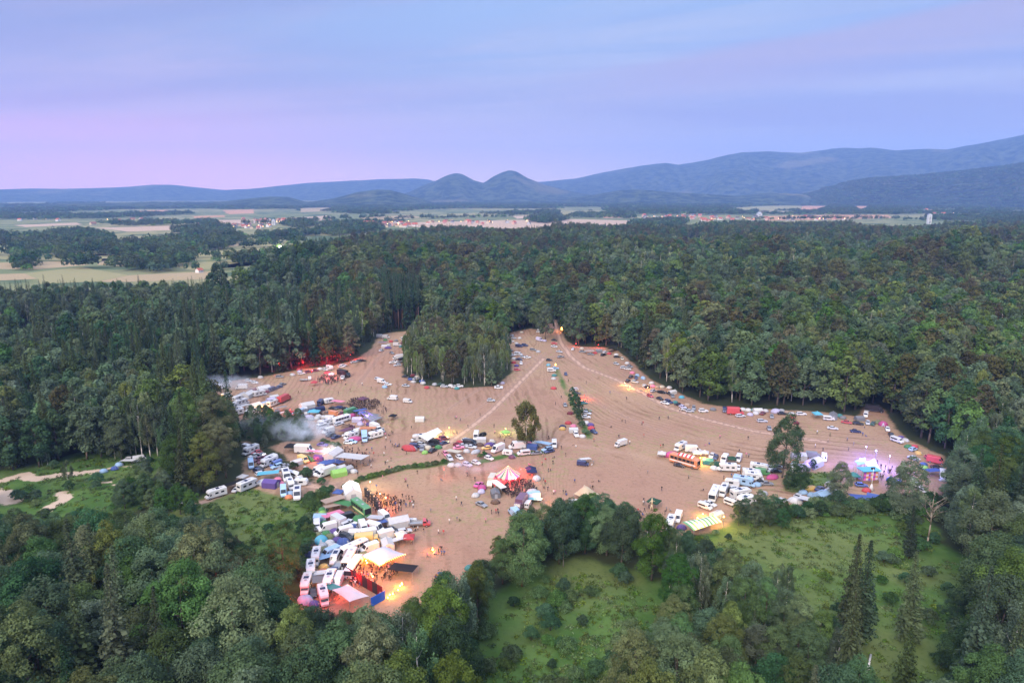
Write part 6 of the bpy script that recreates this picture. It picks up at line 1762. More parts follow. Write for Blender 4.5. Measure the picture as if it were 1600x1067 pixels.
# ================================================================ ONE-OFF STRUCTURES
def fabric(name, col): return basic(name, col, .75, .08, .6)
def quadtent(name, corners, z, label, cat, mat, peak=.8, sag=.5, group=None, n=10, poles=True, stripes=None, bulbs=None, inner=True):
    """a cloth roof stretched between four corners (photo points), poles under it"""
    zs = z if isinstance(z, (list, tuple)) else [z]*4
    C = [G(a, b, h) for (a, b), h in zip(corners, zs)]; o3 = sum(C, Vector())/4; o3.z = 0
    e = link(name, None, None, o3); tag(e, label, cat, group); C = [c-o3 for c in C]; b = MB(); g = []
    for j in range(n+1):
        row = []
        for i in range(n+1):
            u, v = i/n, j/n; eu = 1-sag*.18*math.sin(math.pi*u); ev = 1-sag*.18*math.sin(math.pi*v)
            uu = .5+(u-.5)*ev; vv = .5+(v-.5)*eu
            p = C[0]*(1-uu)*(1-vv)+C[1]*uu*(1-vv)+C[2]*uu*vv+C[3]*(1-uu)*vv
            p = p.copy(); p.z += peak*(math.sin(math.pi*u)*math.sin(math.pi*v))**.8+.12*math.sin(u*9)*math.sin(v*7)*peak*.3; row.append(p)
        g.append(row)
    for j in range(n):
        for i in range(n): b.face([g[j][i], g[j][i+1], g[j+1][i+1], g[j+1][i]], (i % len(stripes)) if stripes else 0, True)
    ms = stripes or [mat]; link('canopy', b.mesh('canopy', ms), e)
    if poles:
        for c in C:
            m = MB(); m.tube((c.x*.98, c.y*.98, 0), (c.x*.98, c.y*.98, c.z), .05, None, 5); link('pole', m.mesh('pole', [POLE]), e)
        if inner:
            m = MB(); m.tube((0, 0, 0), (0, 0, sum(zs)/4+peak), .06, None, 5); link('pole', m.mesh('pole', [POLE]), e)
    if bulbs:
        for a, c in bulbs['edges']:
            m = MB(); L = (C[c]-C[a]).length; k = int(L/.55)
            for i in range(k+1):
                t = i/k; edge = [g[0], [r[-1] for r in g], g[-1][::-1], [r[0] for r in g][::-1]][a]; f = t*n; q = edge[min(n-1, int(f))].lerp(edge[min(n, int(f)+1)], f-int(f))
                m.box((q.x, q.y, q.z-.16), (.16, .16, .2))
            link('festoon_bulbs', m.mesh('festoon_bulbs', [bulbs['mat']]), e)
    return e
E_WARM = glow('warm_bulb', (1, .62, .22), 14); E_WHITE = glow('white_lamp', (1, .9, .75), 16); E_RED = glow('red_lamp', (1, .05, .04), 7); E_VIO = glow('violet_lamp', (.55, .45, 1), 30); E_YEL = glow('yellow_lamp', (1, .62, .08), 22); E_FIRE = glow('flame', (1, .36, .06), 16); E_PINK = glow('pink_lamp', (1, .2, .35), 15)
quadtent('stretch_tent', [(561, 868), (602, 852), (633, 865), (593, 883)], [2.2, 2.4, 2.2, 2.2], 'big pale stretch tent edged with warm bulbs beside the dance floor', 'tent', fabric('stretch_fabric', (.44, .43, .47)), 1.9, .7, bulbs={'edges': [(2, 3), (3, 0)], 'mat': glow('festoon_bulb', (1, .55, .16), 5)})
quadtent('stage_tarp', [(519, 921), (543, 912), (577, 931), (546, 940)], 3.0, 'wide pinkish white tarp roof behind the red-lit backstage wall', 'tarp', fabric('pinkish_cloth', (.50, .42, .44)), .8, .4)
quadtent('striped_awning', [(1066, 815), (1117, 804), (1128, 815), (1084, 829)], [2.8, 3.0, 2.4, 2.2], 'long green and white striped awning lit by yellow lamps', 'awning', None, .5, .2, n=16, stripes=[fabric('green_stripe', (.10, .26, .13)), fabric('white_stripe_cloth', (.50, .52, .45))])
quadtent('long_marquee', [(654, 681), (684, 668), (691, 674), (668, 689)], 2.8, 'long bright white marquee roof lit from inside, beside the red tunnel tent', 'marquee', FABW, 1.0, .1)
quadtent('roof_awning', [(1061, 706), (1086, 712), (1082, 717), (1058, 711)], 3.9, 'red and white striped awning spread above the orange bus', 'awning', None, .2, .1, n=8, stripes=[fabric('red_stripe', (.55, .06, .05)), fabric('cream_cloth', (.7, .66, .58))], inner=False)
quadtent('net_canopy', [(896, 771), (913, 757), (937, 772), (915, 784)], [1.6, 2.2, 1.6, 1.6], 'tan scalloped net canopy behind the tree belt', 'canopy', fabric('tan_net', (.42, .34, .22)), 2.2, .9)
quadtent('stage_canopy', [(1351, 722), (1366, 716), (1379, 737), (1361, 741)], [4.2, 4.2, 3.4, 3.4], 'white stage canopy glaring under the violet floodlight', 'canopy', FABW, .8, .4)
quadtent('sail_canopy', [(1335, 720), (1352, 714), (1356, 724), (1340, 727)], [3.5, 4.2, 3.6, 2.8], 'light blue sail canopy beside the glaring stage canopy', 'canopy', fabric('blue_sail', (.22, .42, .62)), .5, .6)
quadtent('bar_canopy', [(566, 652), (580, 646), (598, 652), (582, 659)], 2.9, 'grey canopy on purple truss legs in the crowded middle camp', 'canopy', fabric('grey_cloth', (.16, .17, .19)), .5, .3)
def boxes(name, label, cat, parts, at, yaw=0.0, group=None):
    e = link(name, None, None, at, yaw); tag(e, label, cat, group)
    for nm, mb, mats in parts: link(nm, mb.mesh(nm, mats), e)
    return e
def yaw_of(a, b): p, q = G(*a), G(*b); return math.atan2(q.y-p.y, q.x-p.x), (q-p).length, (p+q)/2
# carousel tent : striped circus roof on poles
def carousel():
    c = G(794, 753); e = link('carousel_tent', None, None, c); tag(e, 'round circus tent with pink, cream and green striped peaked roof', 'circus tent')
    n = 24; r, zr, za = 4.1, 2.7, 5.7; mats = [fabric('cream_panel', (.48, .42, .30)), fabric('pink_panel', (.50, .10, .22)), fabric('cream_panel_b', (.50, .40, .36)), fabric('green_panel', (.12, .20, .15))]
    b = MB(); v = MB()
    for i in range(n):
        a0, a1 = i*2*math.pi/n, (i+1)*2*math.pi/n; pr = []
        for t in (0, .33, .66, 1): pr.append((r*(1-t)+.12*t, zr+(za-zr)*t**1.25))
        for j in range(3):
            (r0, z0), (r1, z1) = pr[j], pr[j+1]
            b.face([(r0*math.cos(a0), r0*math.sin(a0), z0), (r0*math.cos(a1), r0*math.sin(a1), z0), (r1*math.cos(a1), r1*math.sin(a1), z1), (r1*math.cos(a0), r1*math.sin(a0), z1)], (i//1) % 4)
        v.face([(r*math.cos(a0), r*math.sin(a0), zr), (r*math.cos(a1), r*math.sin(a1), zr), (r*1.01*math.cos((a0*.35+a1*.65)), r*1.01*math.sin((a0*.35+a1*.65)), zr-.55), (r*1.01*math.cos((a0*.65+a1*.35)), r*1.01*math.sin((a0*.65+a1*.35)), zr-.55)], (i % 2))
    link('roof', b.mesh('roof', mats), e); link('valance', v.mesh('valance', [mats[0], fabric('red_valance', (.5, .04, .06))]), e)
    for i in range(8):
        m = MB(); a = i*math.pi/4; m.tube((r*.97*math.cos(a), r*.97*math.sin(a), 0), (r*.97*math.cos(a), r*.97*math.sin(a), zr), .06, None, 6); link('pole', m.mesh('pole', [POLE]), e)
    m = MB(); m.tube((0, 0, 0), (0, 0, za+.3), .1, None, 8); link('centre_pole', m.mesh('centre_pole', [POLE]), e)
    m = MB()
    for i in range(6):
        a = i*math.pi/3
        for t in np.linspace(.05, .97, 9): m.box(((r*(1-t)+.12*t)*math.cos(a), (r*(1-t)+.12*t)*math.sin(a), zr+(za-zr)*t**1.25+.1), (.13, .13, .13))
    link('roof_bulbs', m.mesh('roof_bulbs', [glow('roof_bulb', (1, .5, .2), 3)]), e)
carousel()
def wall(name, a, b, h, label, cat, mat, back=None, th=.12, panels=5):
    yw, L, mid = yaw_of(a, b); e = link(name, None, None, mid, yw); tag(e, label, cat); w = L/panels
    for i in range(panels):
        m = MB(); m.box((-L/2+w*(i+.5), 0, h/2), (w-.06, th, h-.1)); link('panel', m.mesh('panel', [mat if not back or i % 2 else back]), e)
    for i in range(panels+1):
        m = MB(); m.tube((-L/2+w*i, .14, 0), (-L/2+w*i, .14, h+.25), .05, None, 5); link('post', m.mesh('post', [POLE]), e)
wall('backstage_wall', (537, 899), (598, 934), 3.0, 'dark backstage wall with painted red glow between the dance floor and the pinkish tarp', 'wall', basic('red_glow_hanging', (.16, .012, .015), .8, .4, 1), basic('black_hanging', (.03, .02, .022), .8, .3, 1), .12, 8)  # black wall; the red lamp's glow is put into alternate panel colours
wall('blue_screen', (580, 948), (602, 936), 2.4, 'bright blue tarp screen closing the end of the backstage wall', 'screen', basic('blue_tarp', (.02, .12, .55), .6, .15, 1), None, .1, 3)
yw, L, mid = yaw_of((771, 760), (787, 772)); m = MB(); m.box((0, 0, 2.2), (L, 2.2, .25)); m2 = MB(); m2.box((0, 1.0, 1.1), (L, .15, 2.2)); m3 = MB()
for i in range(5): m3.tube((-L/2+L*i/4, -.9, 0), (-L/2+L*i/4, -.9, 2.1), .06, None, 5)
boxes('stage_deck', 'narrow raised deck with dark front beside the cream truck', 'stage', [('deck', m, [WHITE]), ('front', m2, [DARKF]), ('support', m3, [POLE])], mid, yw)
# floodlit stage : decorated front, roof, mast
p = G(1355, 752); m = MB(); m.box((0, 0, .5), (6, 3.4, 1.0)); bk = MB()
for i in range(6):
    for j in range(4): bk.box((-2.1+i*.84, -1.5+.02*((i+j) % 2), 1.5+j*.72), (.82, .1, .70), (i*3+j*2) % 4)
rf = MB(); rf.box((0, -.2, 4.5), (6.6, 4.0, .14)); tr = MB()
for x in (-3, 3):
    for y in (-1.6, 1.5): tr.tube((x, y, 0), (x, y, 4.45), .09, None, 5)
boxes('dance_stage', 'small stage with a pink and orange patterned front below the floodlight', 'stage', [('deck', m, [WOOD]), ('patterned_front', bk, [fabric('pat_pink', (.6, .12, .3)), fabric('pat_orange', (.6, .28, .06)), fabric('pat_violet', (.25, .08, .4)), fabric('pat_pale', (.6, .5, .55))]), ('roof', rf, [fabric('teal_roof', (.06, .28, .32))]), ('truss', tr, [STEEL])], p, .12)
p = G(1361, 766); m = MB(); m.tube((0, 0, 0), (0, 0, 7.6), .12, .08, 8); f = MB(); 
for a in (0, 2.1, 4.2): f.tube((0, 0, 1.0), (1.3*math.cos(a), 1.3*math.sin(a), .02), .05, None, 5)
h = MB(); h.box((0, .35, 7.5), (1.2, .25, .7)); g_ = MB(); g_.box((0, .5, 7.5), (1.08, .06, .58)); cn = MB(); cn.tube((0, 0, .1), (0, 0, 2.4), .9, .1, 10)
boxes('floodlight_mast', 'tall white floodlight mast standing in front of the stage', 'floodlight', [('mast', m, [WHITE]), ('foot', f, [STEEL]), ('lamp_housing', h, [PLAST]), ('lamp_glass', g_, [E_VIO]), ('cone_base', cn, [FABW])], p)
# truss frame of the middle camp
yw, L, mid = yaw_of((567, 654), (583, 665)); m = MB()
for x in (-L/2, 0, L/2):
    for y in (-1.4, 1.4): m.tube((x, y, 0), (x, y, 3.4), .1, None, 4)
bm_ = MB()
for y in (-1.4, 1.4):
    for z in (3.1, 3.4): bm_.tube((-L/2, y, z), (L/2, y, z), .07, None, 4)
    for i in range(10): bm_.tube((-L/2+L*i/10, y, 3.1), (-L/2+L*(i+1)/10, y, 3.4), .04, None, 4)
for x in (-L/2, 0, L/2): bm_.tube((x, -1.4, 3.25), (x, 1.4, 3.25), .08, None, 4)
boxes('truss_frame', 'purple lit metal truss frame beside the lavender frame tent', 'truss', [('upright', m, [basic('violet_metal', (.28, .2, .5), .4)]), ('beam', bm_, [basic('violet_metal_b', (.28, .2, .5), .4)])], mid, yw)
# speaker stacks by the green bus
for i, (px, py) in enumerate([(573, 776), (578, 781), (583, 786), (588, 791), (591, 797)]):
    e = link('speaker_stack', None, None, G(px, py), -.6)
    tag(e, ['black speaker stack nearest the white lit marquee', 'black speaker stack, second from the white lit marquee', 'black speaker stack in the middle of the row by the green bus', 'black speaker stack, second from the front of the green bus', 'black speaker stack nearest the front of the green bus'][i], 'speaker', 'speaker stacks by the green bus')
    for j in range(3):
        m = MB(); m.box((0, 0, .6+j*1.0), (1.1, .9, .96)); bx = link('cabinet', m.mesh('cabinet', [PLAST]), e)
        m = MB(); c = [(.56, .32*math.cos(k*.785), .6+j+.32*math.sin(k*.785)) for k in range(8)]; m.face(c); link('speaker_cone', m.mesh('speaker_cone', [GREY]), bx)
# tall pale figure by the dark green gazebo
m = MB(); m.tube((-.5, 0, 0), (0, 0, 2.4), .14, .2, 6); m.tube((.5, 0, 0), (0, 0, 2.4), .14, .2, 6); t_ = MB(); t_.tube((0, 0, 2.3), (0, 0, 3.7), .3, .24, 7); t_.tube((0, 0, 3.5), (-.9, 0, 2.9), .12, .08, 5); t_.tube((0, 0, 3.5), (1.0, 0, 3.0), .12, .08, 5); hd = MB(); hd.tube((0, 0, 3.7), (0, 0, 4.2), .22, .16, 7)
boxes('effigy', 'tall pale wooden figure standing by the dark green gazebo', 'figure', [('legs', m, [basic('pale_wood', (.5, .42, .28), .8)]), ('torso', t_, [basic('pale_wood_b', (.5, .42, .28), .8)]), ('head', hd, [basic('pale_wood_c', (.5, .42, .28), .8)])], G(1018, 798), .3)
# camp fires and flames; blue screen row added for a lit streak of ground
def fire(px, py, s, label):
    p = G(px, py); e = link('campfire', None, None, p, random.uniform(0, 6), s); tag(e, label, 'fire'); l = MB(); f = MB()
    for k in range(6): a = k*1.05; l.tube((math.cos(a)*.7, math.sin(a)*.7, .08), (math.cos(a)*.08, math.sin(a)*.08, .5), .09, .06, 5)
    for k in range(9):
        a = k*2.4; r = .34*math.sqrt(k/9); h = random.uniform(.7, 1.5)*(1-r); x, y = r*math.cos(a), r*math.sin(a)
        f.rings([[(x+q*math.cos(b+z*1.4), y+q*math.sin(b+z*1.4), .1+z*h) for b in (0, 1.57, 3.14, 4.71)] for q, z in ((.13, 0), (.17, .3), (.09, .7), (.015, 1))], 0, sm=True)
    link('logs', l.mesh('logs', [BARK]), e); link('flames', f.mesh('flames', [E_FIRE]), e)
fire(606, 935, .55, 'added fire for the ground light, closest to the blue tarp screen'); fire(614, 929, .6, 'added fire in the middle of the row beyond the blue tarp screen'); fire(622, 923, .55, 'added fire for the ground light, third from the blue tarp screen'); fire(628, 914, .7, 'added fire farthest from the blue tarp screen, nearest the black tarp shelter'); fire(676, 860, .7, 'small fire ringed by people beyond the big stretch tent'); fire(878, 516, 2.0, 'large orange fire under the trees where the track enters the forest'); fire(868, 571, 1.0, 'small fire beside the white minibus in the hedge row'); fire(1090, 812, .9, 'fire under the striped awning')
# lamps that light the place : fixture + light; firelight gets an added lamp too
LAMPS = [(572, 879, .7, (1, .28, .03), 632, 'w'), (594, 879, .7, (1, .28, .03), 706, 'w'), (618, 872, .7, (1, .28, .03), 632, 'w'), (597, 868, 1.0, (1, .36, .05), 500, 'w'), (549, 896, 2.6, (1, .48, .12), 1500, 'w'), (566, 909, 2.6, (1, .10, .03), 2600, 'r'), (583, 915, 2.6, (1, .24, .05), 1500, 'w'), (556, 914, 2.0, (1, .04, .03), 600, 'r'), (531, 935, .9, (1, .10, .06), 450, 'r'), (594, 783, 2.6, (1, .5, .12), 1900, 'w'), (579, 766, 3.0, (1, .74, .34), 1900, 'w'), (551, 768, 1.4, (1, .95, .9), 1500, 'h'), (603, 788, 2.4, (1, .42, .10), 1800, 'w'), (606, 803, 1.6, (1, .10, .05), 900, 'r'), (623, 846, 1.2, (1, .45, .12), 900, 'w'),
 (702, 677, 2.4, (1, .82, .28), 2000, 'y'), (676, 682, 1.2, (1, .86, .55), 2400, 'h'), (694, 746, 3.0, (1, .12, .08), 500, 'r'), (795, 751, 1.4, (1, .03, .06), 4200, 'r'), (814, 743, 2.4, (1, .06, .06), 3000, 'r'), (804, 760, 3.0, (1, .14, .22), 1900, 'r'), (779, 752, 2.2, (1, .15, .4), 800, 'p'), (1094, 724, 2.2, (1, .50, .08), 5500, 'y'), (1098, 806, .7, (1, .40, .08), 1200, 'w'), (1093, 834, 2.6, (1, .60, .05), 2600, 'y'), (1130, 824, 3.4, (1, .62, .07), 2600, 'y'),
 (1366, 729, 6.0, (.36, .42, 1), 15000, 'v'), (1342, 735, 4.5, (.06, .05, 1), 8000, 'v'), (1388, 733, 5.0, (.07, .05, 1), 7500, 'v'), (1352, 712, 3.5, (.08, .05, 1), 3000, 'v'), (1262, 734, 2.0, (.25, .10, 1), 2000, 'v'),
 (512, 567, 3.0, (1, .01, .02), 8000, 'r'), (490, 570, 3.0, (1, .01, .02), 8000, 'r'), (532, 564, 3.0, (1, .01, .02), 6500, 'r'), (474, 573, 2.6, (1, .01, .02), 5000, 'r'), (548, 561, 2.6, (1, .01, .02), 4000, 'r'), (438, 579, 3.0, (1, .01, .02), 8000, 'r'), (514, 592, 3.0, (1, .15, .25), 3800, 'r'), (456, 976, 6.5, (1, .02, .015), 8000, 'r'), (432, 952, 4.0, (1, .05, .02), 2500, 'r'),
 (514, 711, 2.6, (.92, .95, 1), 2600, 'h'), (494, 722, 1.4, (1, .10, .06), 700, 'r'), (976, 602, 1.3, (1, .66, .24), 1500, 'w'), (984, 608, 1.4, (1, .50, .16), 1300, 'w'), (1012, 610, 1.6, (1, .35, .10), 1500, 'w'), (912, 624, 1.6, (1, .10, .05), 2400, 'r'), (338, 624, 2.0, (1, .5, .15), 1200, 'w'), (420, 645, 2.0, (1, .5, .14), 2400, 'w'), (410, 641, 1.8, (1, .4, .1), 1200, 'w'), (790, 677, 2.0, (.8, 1, .3), 1500, 'y'), (454, 646, 1.8, (1, .06, .06), 900, 'r'), (588, 670, 2.2, (1, .9, .8), 900, 'h'), (610, 625, 1.4, (1, .4, .12), 1100, 'w'), (528, 583, 2.0, (1, .25, .1), 700, 'w'), (935, 543, 1.8, (1, .05, .05), 1400, 'r'), (900, 541, 1.8, (1, .08, .06), 900, 'r'), (843, 785, 1.6, (1, .25, .06), 1100, 'w'), (573, 659, 3.0, (.55, .35, 1), 1200, 'v'), (505, 922, 1.4, (1, .5, .12), 500, 'w'), (574, 893, 2.6, (1, .28, .03), 1300, 'w'), (600, 893, 2.6, (1, .28, .03), 1000, 'w'), (558, 884, 2.6, (1, .28, .03), 700, 'w'), (609, 932, .6, (1, .36, .06), 1300, 'w'), (625, 918, .6, (1, .36, .06), 1500, 'w'), (676, 862, .6, (1, .25, .08), 900, 'w'), (880, 519, 4, (1, .35, .07), 3500, 'w'), (1286, 724, 2.4, (.5, .4, 1), 900, 'v')]
LM = {'w': E_WARM, 'r': E_RED, 'h': E_WHITE, 'y': E_YEL, 'v': E_VIO, 'p': E_PINK}; LN = {'w': 'warm orange', 'r': 'red', 'h': 'white', 'y': 'yellow', 'v': 'violet', 'p': 'pink'}
lamp_pole = MB(); lamp_pole.tube((0, 0, 0), (0, 0, 1), .045, None, 5); LP = lamp_pole.mesh('pole', [POLE]); lh = MB(); lh.box((0, 0, 0), (.24, .24, .2), 0, 0, .7); LHM = {k: lh.mesh('lamp_head', [v]) for k, v in LM.items()}
BIGI = [i for i in ITEMS]
seen_l = set()
for px, py, z, c, w, k in LAMPS:
    p = G(px, py); e = link('festival_lamp', None, None, p)
    nn = sorted(ITEMS, key=lambda o: math.hypot(o['x']-p.x, o['y']-p.y)); lab = None
    for o in nn[:12]:
        cand = f"{LN[k]} lamp on a thin pole beside the {o['desc']}"
        if cand not in seen_l: lab = cand; break
    lab = lab or f"{LN[k]} lamp on a pole {nn[0]['area']}"
    seen_l.add(lab); tag(e, lab, 'lamp')
    q = link('pole', LP, e); q.scale = (1, 1, z-.1); link('lamp_head', LHM[k], e, (0, 0, z))
    L = bpy.data.lights.new('lamp_light', 'POINT'); L.energy = w*1.0; L.color = c; L.shadow_soft_size = .35
    lo = bpy.data.objects.new('lamp_light', L); COL.objects.link(lo); lo.location = (p.x, p.y, z+.55)
# dead trees and a fallen trunk
def deadtree(px, py, top, label, seed, snag=False):
    p = G(px, py); dep = PITCH+math.atan((top-CY)/F); Ht = CAMH-p.y*math.tan(dep); rng = np.random.default_rng(seed)
    e = link('dead_tree', None, None, p); tag(e, label, 'dead tree'); m = MB(); b = MB(); pts = [Vector((rng.normal()*.25*i/5, rng.normal()*.25*i/5, Ht*i/5*(1 if snag else .8))) for i in range(6)]
    for i in range(5): m.tube(pts[i], pts[i+1], Ht*.011*(1-.16*i), Ht*.011*(1-.16*(i+1)), 7)
    for k in range(5 if snag else 16):
        t = rng.uniform(.35, .98); o = pts[0].lerp(pts[5], t); a = rng.uniform(0, 6.28); L = (1.0 if snag else rng.uniform(.18, .32)*Ht*(1.25-t)); d = Vector((math.cos(a), math.sin(a), rng.uniform(.5, 1.4))).normalized()
        q = o+d*L*.5; r = q+(d+Vector((rng.normal()*.4, rng.normal()*.4, .35))).normalized()*L*.6; b.tube(o, q, .11, .07, 5); b.tube(q, r, .07, .02, 4)
        for _ in range(0 if snag else 3):
            s = q.lerp(r, rng.uniform(.1, .9)); b.tube(s, s+Vector((rng.normal(), rng.normal(), .6)).normalized()*L*.4, .04, .012, 4)
    link('trunk', m.mesh('trunk', [BARK_D]), e); link('branches', b.mesh('branches', [BARK_D]), e)
deadtree(880, 886, 831, 'bare white snag standing at the head of the sunken meadow', 3, True); deadtree(1448, 858, 735, 'tall bare dead tree with spreading branches by the floodlit camp', 5); deadtree(1102, 1050, 974, 'bare grey dead spruce in the thicket between the meadows', 8); deadtree(987, 862, 828, 'pale broken stump rising out of the tree belt', 11, True); deadtree(1412, 812, 742, 'thin leafless tree beside the tall bare dead tree', 14); deadtree(98, 946, 905, 'thin pale dead tree in the dark wood', 17, True)
m = MB(); m.tube((-3.2, 0, .25), (3.2, .3, .3), .28, .2, 8); lg = link('fallen_log', m.mesh('fallen_log', [basic('bleached_wood', (.55, .52, .47), .9, .2)]), None, G(1359, 1038), .95); tag(lg, 'bleached fallen log lying in the overgrown clearing', 'log')
# ================================================================ PEOPLE
TOPS = {'black': (.015, .015, .018), 'dark': (.035, .035, .05), 'white': (.65, .64, .62), 'red': (.42, .03, .04), 'blue': (.04, .08, .26), 'grey': (.2, .2, .22), 'pink': (.6, .2, .32), 'olive': (.12, .13, .06), 'tan': (.36, .26, .17)}
def folk(px, py, z=0): return G(px, py, .85)
PPL = []   # x, y, place, pose weights
SC_P = [(565, 693), (567, 693), (603, 685), (602, 679), (607, 678), (612, 675), (614, 676), (610, 689), (613, 695), (616, 697), (618, 695), (621, 695), (624, 695), (629, 700), (602, 699), (600, 709), (581, 701), (577, 705), (573, 700), (572, 709), (584, 709), (591, 709), (563, 711), (569, 714), (582, 717), (578, 718), (606, 718), (602, 723), (611, 717), (612, 729), (608, 730), (580, 728), (575, 724), (571, 725), (568, 725), (559, 740), (598, 745), (634, 750), (637, 759), (588, 760), (545, 706), (550, 706), (536, 706), (531, 700), (526, 701), (713, 778), (721, 786), (673, 797), (702, 814), (714, 810), (718, 810), (685, 830), (693, 831), (662, 828), (649, 826), (653, 825), (643, 846), (668, 867), (674, 859), (682, 861), (685, 860), (690, 863), (694, 863), (688, 856), (690, 856), (643, 668), (623, 695), (685, 709), (692, 704), (635, 707), (731, 666), (711, 652), (713, 652), (719, 655), (772, 665), (773, 675), (652, 737), (633, 750), (689, 747), (730, 741), (742, 748), (694, 674), (708, 676), (714, 675), (750, 647), (858, 683), (866, 685), (877, 699), (849, 711), (852, 715), (826, 723), (847, 724), (857, 734), (860, 732), (866, 712), (884, 710), (864, 722), (896, 692), (788, 689), (797, 682), (782, 681), (849, 749), (852, 753), (850, 759), (856, 763), (865, 769), (867, 768), (742, 748), (768, 799), (775, 798), (778, 797), (779, 802), (759, 812), (880, 768), (884, 769), (935, 749), (927, 749), (898, 751), (922, 760), (926, 761), (942, 771), (885, 770), (880, 779), (1012, 737), (1034, 763), (1006, 777), (1005, 785), (1007, 786), (1014, 791), (1000, 796), (1007, 796), (1004, 801), (997, 797), (1041, 795), (1047, 795), (1039, 800), (1066, 688), (1032, 697), (1036, 696), (1103, 693), (1108, 691), (1125, 682), (1169, 684), (1155, 704), (1166, 710), (1170, 711), (1076, 744), (1131, 745), (1143, 742), (1157, 738), (1164, 743), (1170, 735), (1099, 763), (1277, 675), (1297, 679), (1294, 688), (1274, 696), (1324, 686), (1334, 693), (1326, 701), (1286, 702), (1348, 678), (1353, 679), (1351, 666), (967, 681), (984, 691), (900, 695), (928, 687), (933, 693), (955, 665), (972, 656), (977, 658), (1006, 680), (1003, 661), (979, 622), (953, 613), (936, 588), (916, 597), (888, 594), (857, 683), (877, 620), (868, 630), (919, 721), (925, 724), (927, 722), (1062, 640), (1030, 653), (1044, 652), (1005, 658), (566, 600), (580, 606), (600, 598), (612, 611), (547, 609), (529, 613), (500, 614), (488, 608), (466, 612), (540, 599)]
for a in SC_P: PPL.append((*a, 'scattered', 'mixed'))
def crowd_at(cx, cy, rx, ry, n, place, mood, shear=0.0):
    for _ in range(n):
        r = math.sqrt(random.random()); a = random.uniform(0, 6.28); PPL.append((cx+rx*r*math.cos(a)+shear*r*math.sin(a), cy+ry*r*math.sin(a), place, mood))
crowd_at(812, 762, 26, 14, 95, 'dancing in the red lit crowd in front of the circus tent', 'dance'); crowd_at(566, 904, 26, 12, 40, 'dancing in the orange light before the red backstage wall', 'dance', 8); crowd_at(605, 888, 22, 9, 26, 'between the stretch tent and the black tarp shelter', 'mixed'); crowd_at(592, 778, 18, 10, 36, 'by the yellow lit speakers at the green bus', 'dance', 10); crowd_at(626, 783, 24, 12, 26, 'on the open ground beyond the green bus', 'mixed')
crowd_at(1372, 733, 24, 14, 30, 'in the violet light round the floodlit stage', 'dance'); crowd_at(549, 729, 12, 4, 14, 'standing under the white tarp by the blue shelters', 'mixed')
FAR_CROWD = []
def fcrowd(cx, cy, rx, ry, n):
    for _ in range(n):
        r = math.sqrt(random.random()); a = random.uniform(0, 6.28); FAR_CROWD.append((cx+rx*r*math.cos(a), cy+ry*r*math.sin(a)))
fcrowd(568, 630, 26, 9, 240); fcrowd(600, 785, 30, 16, 60); fcrowd(590, 893, 34, 14, 40); fcrowd(545, 712, 30, 14, 40); fcrowd(513, 592, 17, 7, 90); fcrowd(338, 625, 14, 4, 16); fcrowd(548, 668, 9, 4, 16); fcrowd(535, 592, 12, 8, 10); fcrowd(812, 762, 27, 14, 70); fcrowd(566, 904, 25, 11, 12); fcrowd(594, 640, 12, 8, 12)
PPL.sort(key=lambda q: -q[1]); npl = 0
keep_n = 296
def blocked(x, y):
    return any(abs(i['x']-x) < 5 and abs(i['y']-y) < 5 and math.hypot(i['x']-x, i['y']-y) < DIM[i['k']][1]*.5*i['s'] for i in ITEMS if 'tarp' not in i['k'] and 'gazebo' not in i['k'] and 'awning' not in i['k'])
rnd = random.Random(3)
for px, py, place_, mood in sorted(PPL, key=lambda q: q[2] != 'scattered'):
    if npl >= keep_n: FAR_CROWD.append((px, py)); continue
    p = G(px, py, .85); 
    if blocked(p.x, p.y): p.x += 1.8
    pose = rnd.choice({'dance': ['dancing', 'dancing', 'standing', 'walking'], 'mixed': ['standing', 'walking', 'striding', 'standing', 'walking', 'sitting']}[mood]); col = rnd.choice(['black', 'black', 'dark', 'dark', 'dark', 'white', 'red', 'blue', 'grey', 'pink', 'olive', 'tan'])
    o = link('person', PEOPLE[pose], None, (p.x, p.y, 0), rnd.uniform(0, 6.28), rnd.uniform(.95, 1.08)); o.color = (*TOPS[col], 1); npl += 1
    verb = {'dancing': 'dancing with raised arms', 'standing': 'standing', 'walking': 'walking', 'striding': 'striding', 'sitting': 'sitting on the ground'}[pose]
    if place_ == 'scattered':
        nn = min(ITEMS, key=lambda i: (i['x']-p.x)**2+(i['y']-p.y)**2); lab = f"person in {col} top {verb} near the {nn['desc']} {nn['area']}"
        if len(lab.replace('-', ' ').split()) > 16: lab = f"person in {col} top {verb} near the {nn['desc']}"
    else: lab = f"person in {col} top {place_}"
    tag(o, lab, 'person', lab)
PK = list(PEOPLE.values()); pp = [G(a, b, .85) for a, b in FAR_CROWD]
fc = scatter('crowd', PK, [(q.x, q.y, 0) for q in pp], RNG.integers(0, 4, len(pp)), [(1, 1, 1)]*len(pp), RNG.uniform(0, 6.28, len(pp))); fc.color = (.028, .018, .022, 1)
print('people', npl, len(FAR_CROWD))
